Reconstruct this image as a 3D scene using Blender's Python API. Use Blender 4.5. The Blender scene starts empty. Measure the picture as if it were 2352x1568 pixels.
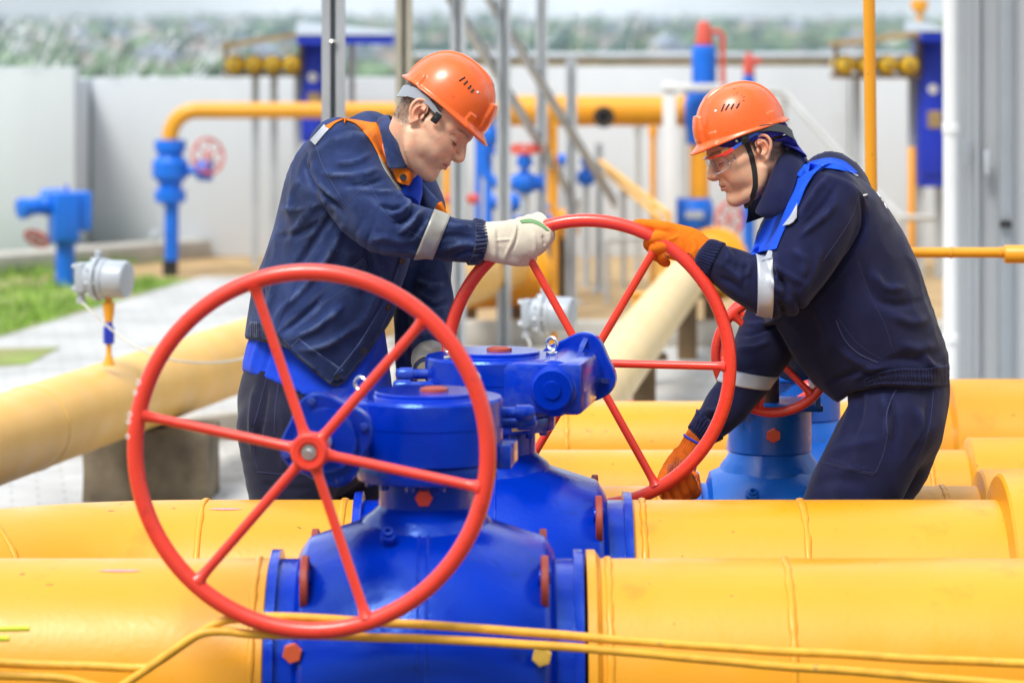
import bpy, bmesh, math, random
import numpy as np
from mathutils import Vector, Matrix, noise as mnoise
rnd = random.Random(7)
sc = bpy.context.scene
COL = sc.collection

# ---------------------------------------------------------------- camera, sky, sun, exposure
H = 1.8            # eye height
F = 7500.0         # focal length in units of a 2352 px wide frame
cam_d = bpy.data.cameras.new('camera')
cam_d.sensor_width = 36.0
cam_d.lens = F / 2352.0 * 36.0
cam_d.shift_y = -(784 - 56) / 2352.0
cam_d.clip_start = 0.1
cam_d.clip_end = 9000
cam_d.dof.use_dof = True
cam_d.dof.focus_distance = 8.02
cam_d.dof.aperture_fstop = 3.3
cam_d.dof.aperture_blades = 0
cam = bpy.data.objects.new('camera', cam_d)
COL.objects.link(cam)
cam.location = (0, 0, H)
cam.rotation_euler = (math.radians(90), 0, 0)
sc.camera = cam

SUN_EL, SUN_AZ = 56.0, 212.0      # azimuth clockwise from +Y: behind the camera to the left
world = bpy.data.worlds.new('World')
sc.world = world
world.use_nodes = True
wn = world.node_tree
for n in list(wn.nodes):
    wn.nodes.remove(n)
w_out = wn.nodes.new('ShaderNodeOutputWorld')
w_bg = wn.nodes.new('ShaderNodeBackground')
w_sky = wn.nodes.new('ShaderNodeTexSky')
w_sky.sky_type = 'NISHITA'
w_sky.sun_disc = False
w_sky.sun_elevation = math.radians(SUN_EL)
w_sky.sun_rotation = math.radians(SUN_AZ)
w_sky.dust_density = 2.0
w_sky.air_density = 1.0
# broken white cloud over the blue of the sky
w_tc = wn.nodes.new('ShaderNodeTexCoord')
w_map = wn.nodes.new('ShaderNodeMapping')
w_map.inputs['Scale'].default_value = (1.0, 1.0, 2.2)
w_noi = wn.nodes.new('ShaderNodeTexNoise')
w_noi.inputs['Scale'].default_value = 2.3
w_noi.inputs['Detail'].default_value = 5.0
w_ramp = wn.nodes.new('ShaderNodeValToRGB')
w_ramp.color_ramp.elements[0].position = 0.42
w_ramp.color_ramp.elements[0].color = (0.30, 0.30, 0.30, 1)
w_ramp.color_ramp.elements[1].position = 0.56
w_ramp.color_ramp.elements[1].color = (0.97, 0.97, 0.97, 1)
w_mix = wn.nodes.new('ShaderNodeMix')
w_mix.data_type = 'RGBA'
w_mix.inputs[7].default_value = (8.6, 9.3, 9.9, 1)
wn.links.new(w_tc.outputs['Generated'], w_map.inputs['Vector'])
wn.links.new(w_map.outputs[0], w_noi.inputs['Vector'])
wn.links.new(w_noi.outputs['Fac'], w_ramp.inputs['Fac'])
wn.links.new(w_ramp.outputs['Color'], w_mix.inputs[0])
wn.links.new(w_sky.outputs['Color'], w_mix.inputs[6])
# an overcast sky is brighter overhead than along the horizon
w_sep = wn.nodes.new('ShaderNodeSeparateXYZ')
w_mr = wn.nodes.new('ShaderNodeMapRange')
w_mr.inputs['To Min'].default_value = 1.80
w_mr.inputs['To Max'].default_value = 1.70
w_mul = wn.nodes.new('ShaderNodeVectorMath')
w_mul.operation = 'SCALE'
wn.links.new(w_tc.outputs['Generated'], w_sep.inputs[0])
wn.links.new(w_sep.outputs['Z'], w_mr.inputs['Value'])
wn.links.new(w_mix.outputs[2], w_mul.inputs[0])
w_rear_dim = wn.nodes.new('ShaderNodeMapRange')      # added dimming of the unseen sky behind the camera, for darker reflections
w_rear_dim.inputs['From Min'].default_value = -0.75
w_rear_dim.inputs['From Max'].default_value = 0.35
w_rear_dim.inputs['To Min'].default_value = 0.30
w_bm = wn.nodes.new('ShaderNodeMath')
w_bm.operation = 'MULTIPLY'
wn.links.new(w_sep.outputs['Y'], w_rear_dim.inputs['Value'])
wn.links.new(w_rear_dim.outputs[0], w_bm.inputs[0])
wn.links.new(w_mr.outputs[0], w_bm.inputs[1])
# glow added to the sky around the sun, for broad highlights on glossy paint
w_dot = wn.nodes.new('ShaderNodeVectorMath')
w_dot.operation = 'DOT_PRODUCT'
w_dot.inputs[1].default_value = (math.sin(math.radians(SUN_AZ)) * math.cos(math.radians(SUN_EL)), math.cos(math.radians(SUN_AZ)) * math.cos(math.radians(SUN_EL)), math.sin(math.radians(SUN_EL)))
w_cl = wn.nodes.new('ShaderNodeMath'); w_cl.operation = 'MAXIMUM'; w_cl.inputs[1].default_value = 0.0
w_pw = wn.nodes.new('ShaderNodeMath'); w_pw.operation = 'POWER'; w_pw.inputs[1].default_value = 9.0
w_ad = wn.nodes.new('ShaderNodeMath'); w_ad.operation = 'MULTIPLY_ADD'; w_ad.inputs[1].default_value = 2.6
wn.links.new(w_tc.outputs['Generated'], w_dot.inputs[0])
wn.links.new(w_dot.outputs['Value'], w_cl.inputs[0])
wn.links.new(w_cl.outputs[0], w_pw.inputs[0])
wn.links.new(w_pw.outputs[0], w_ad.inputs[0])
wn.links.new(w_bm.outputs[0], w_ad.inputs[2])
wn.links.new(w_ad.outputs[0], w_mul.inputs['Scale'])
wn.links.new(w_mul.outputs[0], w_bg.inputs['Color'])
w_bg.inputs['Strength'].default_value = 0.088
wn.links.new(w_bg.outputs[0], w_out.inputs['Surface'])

sun_d = bpy.data.lights.new('sun', 'SUN')
sun_d.energy = 2.6
sun_d.angle = math.radians(18)
sun_d.color = (1.0, 0.95, 0.87)
sun = bpy.data.objects.new('sun', sun_d)
COL.objects.link(sun)
_a, _e = math.radians(SUN_AZ), math.radians(SUN_EL)
to_sun = Vector((math.sin(_a) * math.cos(_e), math.cos(_a) * math.cos(_e), math.sin(_e)))
sun.rotation_euler = to_sun.to_track_quat('Z', 'Y').to_euler()
sun.location = (0, 0, 30)

sc.view_settings.view_transform = 'Standard'
sc.view_settings.look = 'None'
sc.view_settings.exposure = 0.22
sc.view_settings.gamma = 1.0
sc.view_settings.use_curve_mapping = False
sc.cycles.use_denoising = True
sc.cycles.max_bounces = 8
sc.cycles.sample_clamp_indirect = 8.0

# ---------------------------------------------------------------- helpers
def P(u, v, Y):
    """point at depth Y that stands at (u, v) of a 2352 x 1568 frame seen from eye height"""
    return Vector(((u - 1176.0) * Y / F, Y, H - (v - 56.0) * Y / F))

def mpp(Y):
    return Y / F

def srgb(r, g, b):
    f = lambda c: (c / 12.92) if c <= 0.04045 else ((c + 0.055) / 1.055) ** 2.4
    return (f(r / 255), f(g / 255), f(b / 255))

def tag(o, label, cat=None, group=None, kind=None):
    if label: o['label'] = label
    if cat: o['category'] = cat
    if group: o['group'] = group
    if kind: o['kind'] = kind
    return o

def thing(name, label, cat, loc=(0, 0, 0), group=None):
    o = bpy.data.objects.new(name, None)
    o.empty_display_size = 0.1
    COL.objects.link(o)
    o.location = loc
    o['wloc'] = [float(c) for c in loc]
    return tag(o, label, cat, group)

def wloc(o):
    if o is None: return Vector((0, 0, 0))
    return Vector(o['wloc']) if 'wloc' in o else Vector((0, 0, 0))

def link_mesh(name, me, mat, parent=None, label=None, base=None):
    o = bpy.data.objects.new(name, me)
    COL.objects.link(o)
    if parent is not None:
        o.parent = parent
        L = wloc(parent)
        o['wloc'] = [float(c) for c in L]
        me.transform(Matrix.Translation(-L))
    elif base is not None:
        o.location = base
        o['wloc'] = [float(c) for c in base]
        me.transform(Matrix.Translation(-Vector(base)))
    if mat is not None:
        for m in (mat if isinstance(mat, (list, tuple)) else [mat]):
            me.materials.append(m)
    if label: o['label'] = label
    return o

def frame(d, up=None):
    d = Vector(d).normalized()
    up = Vector(up) if up is not None else (Vector((0, 0, 1)) if abs(d.z) < 0.95 else Vector((0, 1, 0)))
    a = up.cross(d).normalized()
    b = d.cross(a).normalized()
    return d, a, b

class MB:
    def __init__(s):
        s.bm = bmesh.new()
    def ring(s, c, a, b, ra, rb, n, ph=0.0):
        return [s.bm.verts.new(c + a * (ra * math.cos(ph + 2 * math.pi * i / n)) + b * (rb * math.sin(ph + 2 * math.pi * i / n))) for i in range(n)]
    def skin(s, rings, cap=True, close=False):
        n = len(rings[0])
        m = len(rings)
        for k in range(m if close else m - 1):
            r0, r1 = rings[k], rings[(k + 1) % m]
            for i in range(n):
                try: s.bm.faces.new((r0[i], r0[(i + 1) % n], r1[(i + 1) % n], r1[i]))
                except ValueError: pass
        if cap and not close:
            s.bm.faces.new(list(reversed(rings[0])))
            s.bm.faces.new(rings[-1])
        return s
    def lathe(s, o, d, prof, n=48, cap=True, up=None, ph=0.0):
        """prof: (distance along d, radius)"""
        d, a, b = frame(d, up)
        o = Vector(o)
        rings = [s.ring(o + d * t, a, b, max(r, 1e-4), max(r, 1e-4), n, ph) for t, r in prof]
        return s.skin(rings, cap)
    def cyl(s, p0, p1, r, r1=None, n=24, ph=0.0):
        p0, p1 = Vector(p0), Vector(p1)
        L = (p1 - p0).length
        return s.lathe(p0, p1 - p0, [(0, r), (L, r if r1 is None else r1)], n, ph=ph)
    def rcyl(s, p0, p1, r, bev=0.003, n=32, ph=0.0):
        p0, p1 = Vector(p0), Vector(p1)
        L = (p1 - p0).length
        return s.lathe(p0, p1 - p0, [(0, r - bev), (bev * .3, r - bev * .3), (bev, r), (L - bev, r), (L - bev * .3, r - bev * .3), (L, r - bev)], n, ph=ph)
    def hexa(s, p0, d, r, h, n=6, ph=0.0, bev=0.002):
        return s.lathe(p0, d, [(0, r), (h - bev, r), (h, r - bev)], n, ph=ph)
    def tube(s, pts, r, n=12, cap=True, closed=False):
        pts = [Vector(p) for p in pts]
        rr = r if isinstance(r, (list, tuple)) else [r] * len(pts)
        m = len(pts)
        rings = []
        prev = None
        for i, p in enumerate(pts):
            if closed: t = pts[(i + 1) % m] - pts[i - 1]
            else: t = pts[min(i + 1, m - 1)] - pts[max(i - 1, 0)]
            t.normalize()
            if prev is None:
                _, a, b = frame(t)
            else:
                a = (prev - t * prev.dot(t)).normalized()
                b = t.cross(a)
            prev = a
            rings.append(s.ring(p, a, b, rr[i], rr[i], n))
        return s.skin(rings, cap, closed)
    def torus(s, c, d, R, r, n=64, m=16, squash=1.0):
        d, a, b = frame(d)
        c = Vector(c)
        rings = []
        for i in range(n):
            t = 2 * math.pi * i / n
            e = a * math.cos(t) + b * math.sin(t)
            rings.append(s.ring(c + e * R, e, d, r, r * squash, m))
        return s.skin(rings, close=True)
    def box(s, c, size, R=None, bev=0.0):
        c = Vector(c)
        hx, hy, hz = size[0] / 2, size[1] / 2, size[2] / 2
        vs = []
        for x in (-1, 1):
            for y in (-1, 1):
                for z in (-1, 1):
                    p = Vector((x * hx, y * hy, z * hz))
                    if R is not None: p = R @ p
                    vs.append(s.bm.verts.new(c + p))
        fs = []
        for f in ((0, 1, 3, 2), (4, 6, 7, 5), (0, 4, 5, 1), (2, 3, 7, 6), (0, 2, 6, 4), (1, 5, 7, 3)):
            fs.append(s.bm.faces.new([vs[i] for i in f]))
        if bev > 0:
            es = list({e for f in fs for e in f.edges})
            bmesh.ops.bevel(s.bm, geom=es, offset=bev, segments=2, affect='EDGES', profile=0.5)
        return s
    def beam(s, p0, p1, w, h, up=None, bev=0.0):
        p0, p1 = Vector(p0), Vector(p1)
        d, a, b = frame(p1 - p0, up)
        R = Matrix((a, d, b)).transposed()
        return s.box((p0 + p1) / 2, (w, (p1 - p0).length, h), R, bev)
    def prism(s, poly, d, both=True):
        """poly: list of world points (planar), extruded by vector d"""
        d = Vector(d)
        v0 = [s.bm.verts.new(Vector(p)) for p in poly]
        v1 = [s.bm.verts.new(Vector(p) + d) for p in poly]
        n = len(v0)
        s.bm.faces.new(v0)
        s.bm.faces.new(list(reversed(v1)))
        for i in range(n):
            s.bm.faces.new((v0[i], v1[i], v1[(i + 1) % n], v0[(i + 1) % n]))
        return s
    def done(s, name, mat, parent=None, label=None, sharp=35, bevel=0.0, base=None):
        bmesh.ops.recalc_face_normals(s.bm, faces=s.bm.faces[:])
        me = bpy.data.meshes.new(name)
        s.bm.to_mesh(me)
        s.bm.free()
        me.polygons.foreach_set('use_smooth', [True] * len(me.polygons))
        me.set_sharp_from_angle(angle=math.radians(sharp))
        o = link_mesh(name, me, mat, parent, label, base)
        if bevel > 0:
            b = o.modifiers.new('bevel', 'BEVEL')
            b.width = bevel; b.segments = 2; b.limit_method = 'ANGLE'; b.angle_limit = math.radians(40)
        return o

def arc(c, a, b, R, t0, t1, n):
    return [Vector(c) + Vector(a) * (R * math.cos(t0 + (t1 - t0) * i / n)) + Vector(b) * (R * math.sin(t0 + (t1 - t0) * i / n)) for i in range(n + 1)]

def spline(pts, n=8):
    pts = [Vector(p) for p in pts]
    out = []
    m = len(pts)
    for i in range(m - 1):
        p0, p1, p2, p3 = pts[max(i - 1, 0)], pts[i], pts[i + 1], pts[min(i + 2, m - 1)]
        for k in range(n):
            t = k / n
            out.append(0.5 * ((2 * p1) + (p2 - p0) * t + (2 * p0 - 5 * p1 + 4 * p2 - p3) * t * t + (3 * p1 - p0 - 3 * p2 + p3) * t ** 3))
    out.append(pts[-1])
    return out

# ---------------------------------------------------------------- materials
MATS = {}
def mat(name, col, rough=0.5, metal=0.0, var=0.12, vscale=6.0, bump=0.0, bscale=40.0, coat=0.0, spec=0.5,
        dirt=None, dirt_amt=0.0, dirt_scale=9.0, attr=None, sheen=0.0, sss=0.0, bump2=0.0, b2scale=300.0, rvar=0.1, alpha=None, stretch=None, wear=None, specks=None):
    if name in MATS: return MATS[name]
    m = bpy.data.materials.new(name)
    m.use_nodes = True
    nt = m.node_tree
    N, Lk = nt.nodes, nt.links
    pb = N['Principled BSDF']
    tc = N.new('ShaderNodeTexCoord')
    src = tc.outputs['Object']
    if stretch:
        mp = N.new('ShaderNodeMapping'); mp.inputs['Scale'].default_value = stretch
        Lk.new(src, mp.inputs['Vector']); src = mp.outputs[0]
    nz = N.new('ShaderNodeTexNoise')
    nz.inputs['Scale'].default_value = vscale
    nz.inputs['Detail'].default_value = 6
    Lk.new(src, nz.inputs['Vector'])
    if attr:
        at = N.new('ShaderNodeAttribute'); at.attribute_name = attr
        base = at.outputs['Color']
    else:
        rgb = N.new('ShaderNodeRGB'); rgb.outputs[0].default_value = (*col, 1)
        base = rgb.outputs[0]
    hsv = N.new('ShaderNodeHueSaturation')
    mr = N.new('ShaderNodeMapRange')
    mr.inputs['From Min'].default_value = 0.3; mr.inputs['From Max'].default_value = 0.7
    mr.inputs['To Min'].default_value = 1 - var; mr.inputs['To Max'].default_value = 1 + var
    Lk.new(nz.outputs['Fac'], mr.inputs['Value'])
    Lk.new(mr.outputs[0], hsv.inputs['Value'])
    Lk.new(base, hsv.inputs['Color'])
    colout = hsv.outputs['Color']
    if dirt is not None:
        dn = N.new('ShaderNodeTexNoise'); dn.inputs['Scale'].default_value = dirt_scale; dn.inputs['Detail'].default_value = 8
        dn.inputs['Roughness'].default_value = 0.65
        Lk.new(src, dn.inputs['Vector'])
        dm = N.new('ShaderNodeMapRange')
        dm.inputs['From Min'].default_value = 0.60; dm.inputs['From Max'].default_value = 0.72
        dm.inputs['To Min'].default_value = 0; dm.inputs['To Max'].default_value = dirt_amt
        Lk.new(dn.outputs['Fac'], dm.inputs['Value'])
        mx = N.new('ShaderNodeMix'); mx.data_type = 'RGBA'
        mx.inputs[7].default_value = (*dirt, 1)
        Lk.new(dm.outputs[0], mx.inputs[0]); Lk.new(colout, mx.inputs[6])
        colout = mx.outputs[2]
    if wear is not None:            # rubbed edges and fold crests, worn lighter (or chipped)
        ge = N.new('ShaderNodeNewGeometry')
        wm = N.new('ShaderNodeMapRange'); wm.inputs['From Min'].default_value = wear[2]; wm.inputs['From Max'].default_value = wear[3]
        Lk.new(ge.outputs['Pointiness'], wm.inputs['Value'])
        wz = N.new('ShaderNodeTexNoise'); wz.inputs['Scale'].default_value = wear[4]; wz.inputs['Detail'].default_value = 5; Lk.new(src, wz.inputs['Vector'])
        wr = N.new('ShaderNodeMapRange'); wr.inputs['From Min'].default_value = .4; wr.inputs['From Max'].default_value = .62; wr.inputs['To Max'].default_value = wear[1]
        Lk.new(wz.outputs['Fac'], wr.inputs['Value'])
        mm = N.new('ShaderNodeMath'); mm.operation = 'MULTIPLY'; Lk.new(wm.outputs[0], mm.inputs[0]); Lk.new(wr.outputs[0], mm.inputs[1])
        mx = N.new('ShaderNodeMix'); mx.data_type = 'RGBA'; mx.inputs[7].default_value = (*wear[0], 1)
        Lk.new(mm.outputs[0], mx.inputs[0]); Lk.new(colout, mx.inputs[6]); colout = mx.outputs[2]
    if specks is not None:          # small dark chips and splashes
        vz = N.new('ShaderNodeTexNoise'); vz.inputs['Scale'].default_value = specks[1]; vz.inputs['Detail'].default_value = 3; Lk.new(src, vz.inputs['Vector'])
        vr = N.new('ShaderNodeMapRange'); vr.inputs['From Min'].default_value = specks[2]; vr.inputs['From Max'].default_value = specks[2] + .03; vr.inputs['To Max'].default_value = specks[3]
        Lk.new(vz.outputs['Fac'], vr.inputs['Value'])
        mx = N.new('ShaderNodeMix'); mx.data_type = 'RGBA'; mx.inputs[7].default_value = (*specks[0], 1)
        Lk.new(vr.outputs[0], mx.inputs[0]); Lk.new(colout, mx.inputs[6]); colout = mx.outputs[2]
    Lk.new(colout, pb.inputs['Base Color'])
    rr = N.new('ShaderNodeMapRange')
    rr.inputs['From Min'].default_value = 0.3; rr.inputs['From Max'].default_value = 0.7
    rr.inputs['To Min'].default_value = max(0.02, rough - rvar); rr.inputs['To Max'].default_value = min(1, rough + rvar)
    nz2 = N.new('ShaderNodeTexNoise'); nz2.inputs['Scale'].default_value = vscale * 2.7; nz2.inputs['Detail'].default_value = 4
    Lk.new(src, nz2.inputs['Vector'])
    Lk.new(nz2.outputs['Fac'], rr.inputs['Value'])
    Lk.new(rr.outputs[0], pb.inputs['Roughness'])
    pb.inputs['Metallic'].default_value = metal
    pb.inputs['Specular IOR Level'].default_value = spec
    if coat: 
        pb.inputs['Coat Weight'].default_value = coat; pb.inputs['Coat Roughness'].default_value = 0.08
    if sheen:
        pb.inputs['Sheen Weight'].default_value = sheen; pb.inputs['Sheen Roughness'].default_value = 0.5
    if sss:
        pb.inputs['Subsurface Weight'].default_value = sss
        pb.inputs['Subsurface Radius'].default_value = (0.012, 0.005, 0.003)
        pb.inputs['Subsurface Scale'].default_value = 1.0
    last = None
    for st, bs in ((bump, bscale), (bump2, b2scale)):
        if st > 0:
            bn = N.new('ShaderNodeTexNoise'); bn.inputs['Scale'].default_value = bs; bn.inputs['Detail'].default_value = 4
            Lk.new(src, bn.inputs['Vector'])
            bu = N.new('ShaderNodeBump'); bu.inputs['Strength'].default_value = st; bu.inputs['Distance'].default_value = 0.004
            Lk.new(bn.outputs['Fac'], bu.inputs['Height'])
            if last is not None: Lk.new(last.outputs[0], bu.inputs['Normal'])
            last = bu
    if last is not None: Lk.new(last.outputs[0], pb.inputs['Normal'])
    if alpha is not None: pb.inputs['Alpha'].default_value = alpha
    MATS[name] = m
    return m

YEL = (0.77, 0.338, 0.014)
M_yel = mat('yellow_pipe_paint', YEL, 0.36, var=.05, vscale=3.0, bump=.12, bscale=70, bump2=.06, b2scale=9, dirt=(.46, .18, .015), dirt_amt=.38, dirt_scale=6, specks=((.20, .09, .02), 38, .715, .8))
M_yel2 = mat('pale_yellow_paint', (0.82, 0.46, 0.095), 0.45, var=0.07, vscale=3.0, bump=0.05, bscale=60, dirt=(0.6, 0.3, 0.05), dirt_amt=0.35, dirt_scale=5)
M_cream = mat('cream_paint', (0.80, 0.58, 0.27), 0.5, var=0.06, vscale=3.0)
M_blue = mat('cobalt_paint', (0.0, 0.024, 0.40), 0.11, var=.25, vscale=5.0, bump=.20, bscale=55, bump2=.12, b2scale=220, spec=.75, dirt=(0.002, 0.012, 0.12), dirt_amt=.6, dirt_scale=9, rvar=.06, wear=((.20, .28, .45), .3, .54, .62, 30))
M_blue.node_tree.nodes['Principled BSDF'].inputs['Specular Tint'].default_value = (.22, .46, 1.0, 1)
M_lblue = mat('sky_blue_paint', (0.003, 0.135, 0.62), 0.34, var=0.12, vscale=6.0, bump=0.15, bscale=60, dirt=(0.02, 0.06, 0.10), dirt_amt=0.5, dirt_scale=12)
M_red = mat('red_wheel_paint', (0.80, 0.048, 0.024), 0.33, var=0.06, vscale=8.0, bump=0.08, bscale=45, coat=0.25, dirt=(0.35, 0.02, 0.01), dirt_amt=0.45, dirt_scale=25)
M_redbrown = mat('red_brown_primer', (0.33, 0.045, 0.025), 0.5, var=0.2, vscale=20, bump=0.1)
M_steel = mat('galvanised_steel', (0.46, 0.50, 0.54), 0.45, metal=0.3, var=0.10, vscale=5, dirt=(0.30, 0.24, 0.14), dirt_amt=0.4, dirt_scale=4)
M_chrome = mat('bright_steel', (0.72, 0.72, 0.72), 0.22, metal=1.0, var=0.05)
M_dark = mat('dark_rubber', (0.012, 0.012, 0.014), 0.55, var=0.2)
M_grey_al = mat('grey_enamel', (0.40, 0.445, 0.50), 0.35, var=0.05, bump=0.04, coat=0.2)
M_conc = mat('weathered_concrete', (0.165, 0.13, 0.085), 0.9, var=0.45, vscale=7, bump=0.5, bscale=40, dirt=(0.10, 0.09, 0.05), dirt_amt=0.8, dirt_scale=6)
M_ochre = mat('ochre_rust_steel', (0.34, 0.24, 0.11), 0.7, var=0.25, vscale=10)
# ---------------------------------------------------------------- ground
AX = 0.436          # height of every pipe axis
def sheet(name, pts, z, m, kind='structure'):
    b = MB()
    b.bm.faces.new([b.bm.verts.new(Vector((x, y, z))) for x, y in pts])
    o = b.done(name, m)
    o['kind'] = kind
    return o

# ---------------------------------------------------------------- pipes
def weld(c, d, R, parent, mtl=None, r=0.0075):
    d, a, bb = frame(d)
    b = MB()
    rings = []
    n = 140
    for i in range(n):
        t = 2 * math.pi * i / n
        e = a * math.cos(t) + bb * math.sin(t)
        k = r * (0.8 + 0.35 * mnoise.noise(Vector((i * 0.45, R * 50, c[0] * 9))))
        off = d * (0.002 * mnoise.noise(Vector((i * 0.23, 3.3, c[0] * 5))))
        rings.append(b.ring(Vector(c) + e * R + off, e, d, k * 0.7, k * 1.3, 8))
    b.skin(rings, close=True)
    return b.done('weld_seam', mtl or M_yel, parent, sharp=80)

def straight_pipe(p0, p1, R, label, group='yellow gas pipes', welds=(), m=None, name='gas_pipe', steps=None, cat='pipe'):
    p0, p1 = Vector(p0), Vector(p1)
    t = thing(name, label, cat, ((p0 + p1) / 2).xy.to_3d(), group)
    b = MB()
    L = (p1 - p0).length
    prof = [(0, R), (L, R)]
    if steps: prof = steps
    d = (p1 - p0).normalized()
    b.lathe(p0, d, prof, 96, up=(0, 0, 1) if abs(d.z) < .9 else None)
    b.done('pipe_wall', m or M_yel, t, sharp=30)
    for w, rr in welds:
        weld(p0 + d * w, d, rr, t, m)
    return t

def xat(u, Y): return (u - 1176) * Y / F

# first row, in front
Y1, Y2, Y3, Y4, Y5 = 6.8, 7.64, 8.5, 9.2, 10.3
xl, xr = xat(620, Y1), xat(1346, Y1)
straight_pipe((-4.2, Y1, AX), (xl, Y1, AX), 0.25, 'long yellow gas pipe in the foreground, left of the nearest blue valve', welds=[(xl + 4.2 - 0.022, 0.25)])
straight_pipe((xr, Y1, AX), (4.5, Y1, AX), 0.25, 'long yellow gas pipe in the foreground, right of the nearest blue valve',
              steps=[(0, 0.268), (0.018, 0.268), (0.03, 0.25), (4.5 - xr, 0.25)], welds=[(0.045, 0.25), (xat(1803, Y1) - xr, 0.25)])
# second row
xl2, xr2 = xat(820, Y2), xat(1445, Y2)
t = thing('gas_pipe', 'yellow gas pipe with a bend, left of the second blue valve', 'pipe', (-1.4, Y2, 0), 'yellow gas pipes')
bx = xat(470, Y2)
pts = [Vector((xl2, Y2, AX)), Vector((bx, Y2, AX))]
Rb = 0.80
el = [Vector((bx - Rb * math.sin(a), Y2 - Rb * (1 - math.cos(a)), AX)) for a in [math.radians(3 * k) for k in range(1, 14)]]
pts += el
e = pts[-1]; dirv = (pts[-1] - pts[-2]).normalized()
dn = Vector((0, 0, -1))
c2 = e + dn * 0.5
el2 = [c2 + (-dn) * (0.5 * math.cos(a)) + dirv * (0.5 * math.sin(a)) for a in [math.radians(7.5 * k) for k in range(1, 13)]]
pts += el2
b = MB(); b.tube(pts, 0.25, 96); b.done('pipe_wall', M_yel, t, sharp=30)
weld((bx, Y2, AX), (1, 0, 0), 0.25, t)
weld(e, dirv, 0.25, t, r=0.007)
weld((xl2 - 0.03, Y2, AX), (1, 0, 0), 0.25, t)
xs = xat(2295, Y2)
straight_pipe((xr2, Y2, AX), (4.5, Y2, AX), 0.25, 'yellow gas pipe with a thicker sleeve, right of the second blue valve',
              steps=[(0, 0.25), (xs - xr2 - 0.006, 0.25), (xs - xr2, 0.305), (xs - xr2 + 0.006, 0.311), (4.5 - xr2, 0.311)], welds=[(0.03, 0.25), (xat(1840, Y2) - xr2, 0.25)])
# rows behind the workers
def row(Y, R, lab, us, Rs, wl=(), slope=0.0):
    x0, x1 = xat(900, Y), 4.8
    s = xat(us, Y)
    straight_pipe((x0, Y, AX), (x1, Y + slope, AX), R, lab, steps=[(0, R), (s - x0 - 0.008, R), (s - x0, Rs - 0.006), (s - x0 + 0.006, Rs), (x1 - x0, Rs)],
                  welds=[(xat(w, Y) - x0, R) for w in wl])
row(Y3, 0.162, 'thin low yellow pipe just behind the worker in orange gloves', 2250, 0.205, (1500, 2165))
row(Y4, 0.165, 'yellow pipe, second one back behind the worker in orange gloves', 2222, 0.200, (2130,))
row(Y5, 0.175, 'yellow pipe, rearmost of the rows behind the worker in orange gloves', 2180, 0.245, (1300, 2190))

# ---------------------------------------------------------------- valves
def handwheel(parent, c, ax, R, rt, ang0, m, hub_r=0.037, spoke_r=0.0100, label=None):
    """c hub centre, ax unit axis pointing out of the valve"""
    ax = Vector(ax).normalized()
    side = Vector((0, 0, 1)).cross(ax).normalized()      # seen from outside: to the right
    up = ax.cross(side).normalized()
    hw = MB()
    hw.lathe(c - ax * 0.018, ax, [(0, hub_r * .9), (0.004, hub_r), (0.032, hub_r), (0.037, hub_r * .86), (0.036, hub_r * .55), (0.030, hub_r * .5), (0.030, 0.001)], 40)
    h = hw.done('handwheel', m, parent, label)
    rim = MB(); rim.torus(c, ax, R, rt, 128, 20); rim.done('rim', m, h, sharp=80)
    for k in range(6):
        a = math.radians(ang0 + 60 * k)
        d = side * math.cos(a) + up * math.sin(a)
        s = MB()
        L = R - rt * 0.6
        s.lathe(c, d, [(hub_r * .8, spoke_r * 1.7), (hub_r * 1.08, spoke_r * 1.15), (hub_r * 1.4, spoke_r), (L - 0.03, spoke_r), (L - 0.012, spoke_r * 1.15), (L, spoke_r * 1.8)], 16)
        s.done('spoke', m, h, sharp=60)
    n = MB()
    n.lathe(c, ax, [(0.004, 0.0155), (0.0165, 0.0155), (0.018, 0.0145), (0.018, 0.001)], 24)
    n.hexa(c + ax * 0.0175, ax, 0.008, 0.006)
    n.done('axle_nut', M_chrome, h)
    return h

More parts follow.
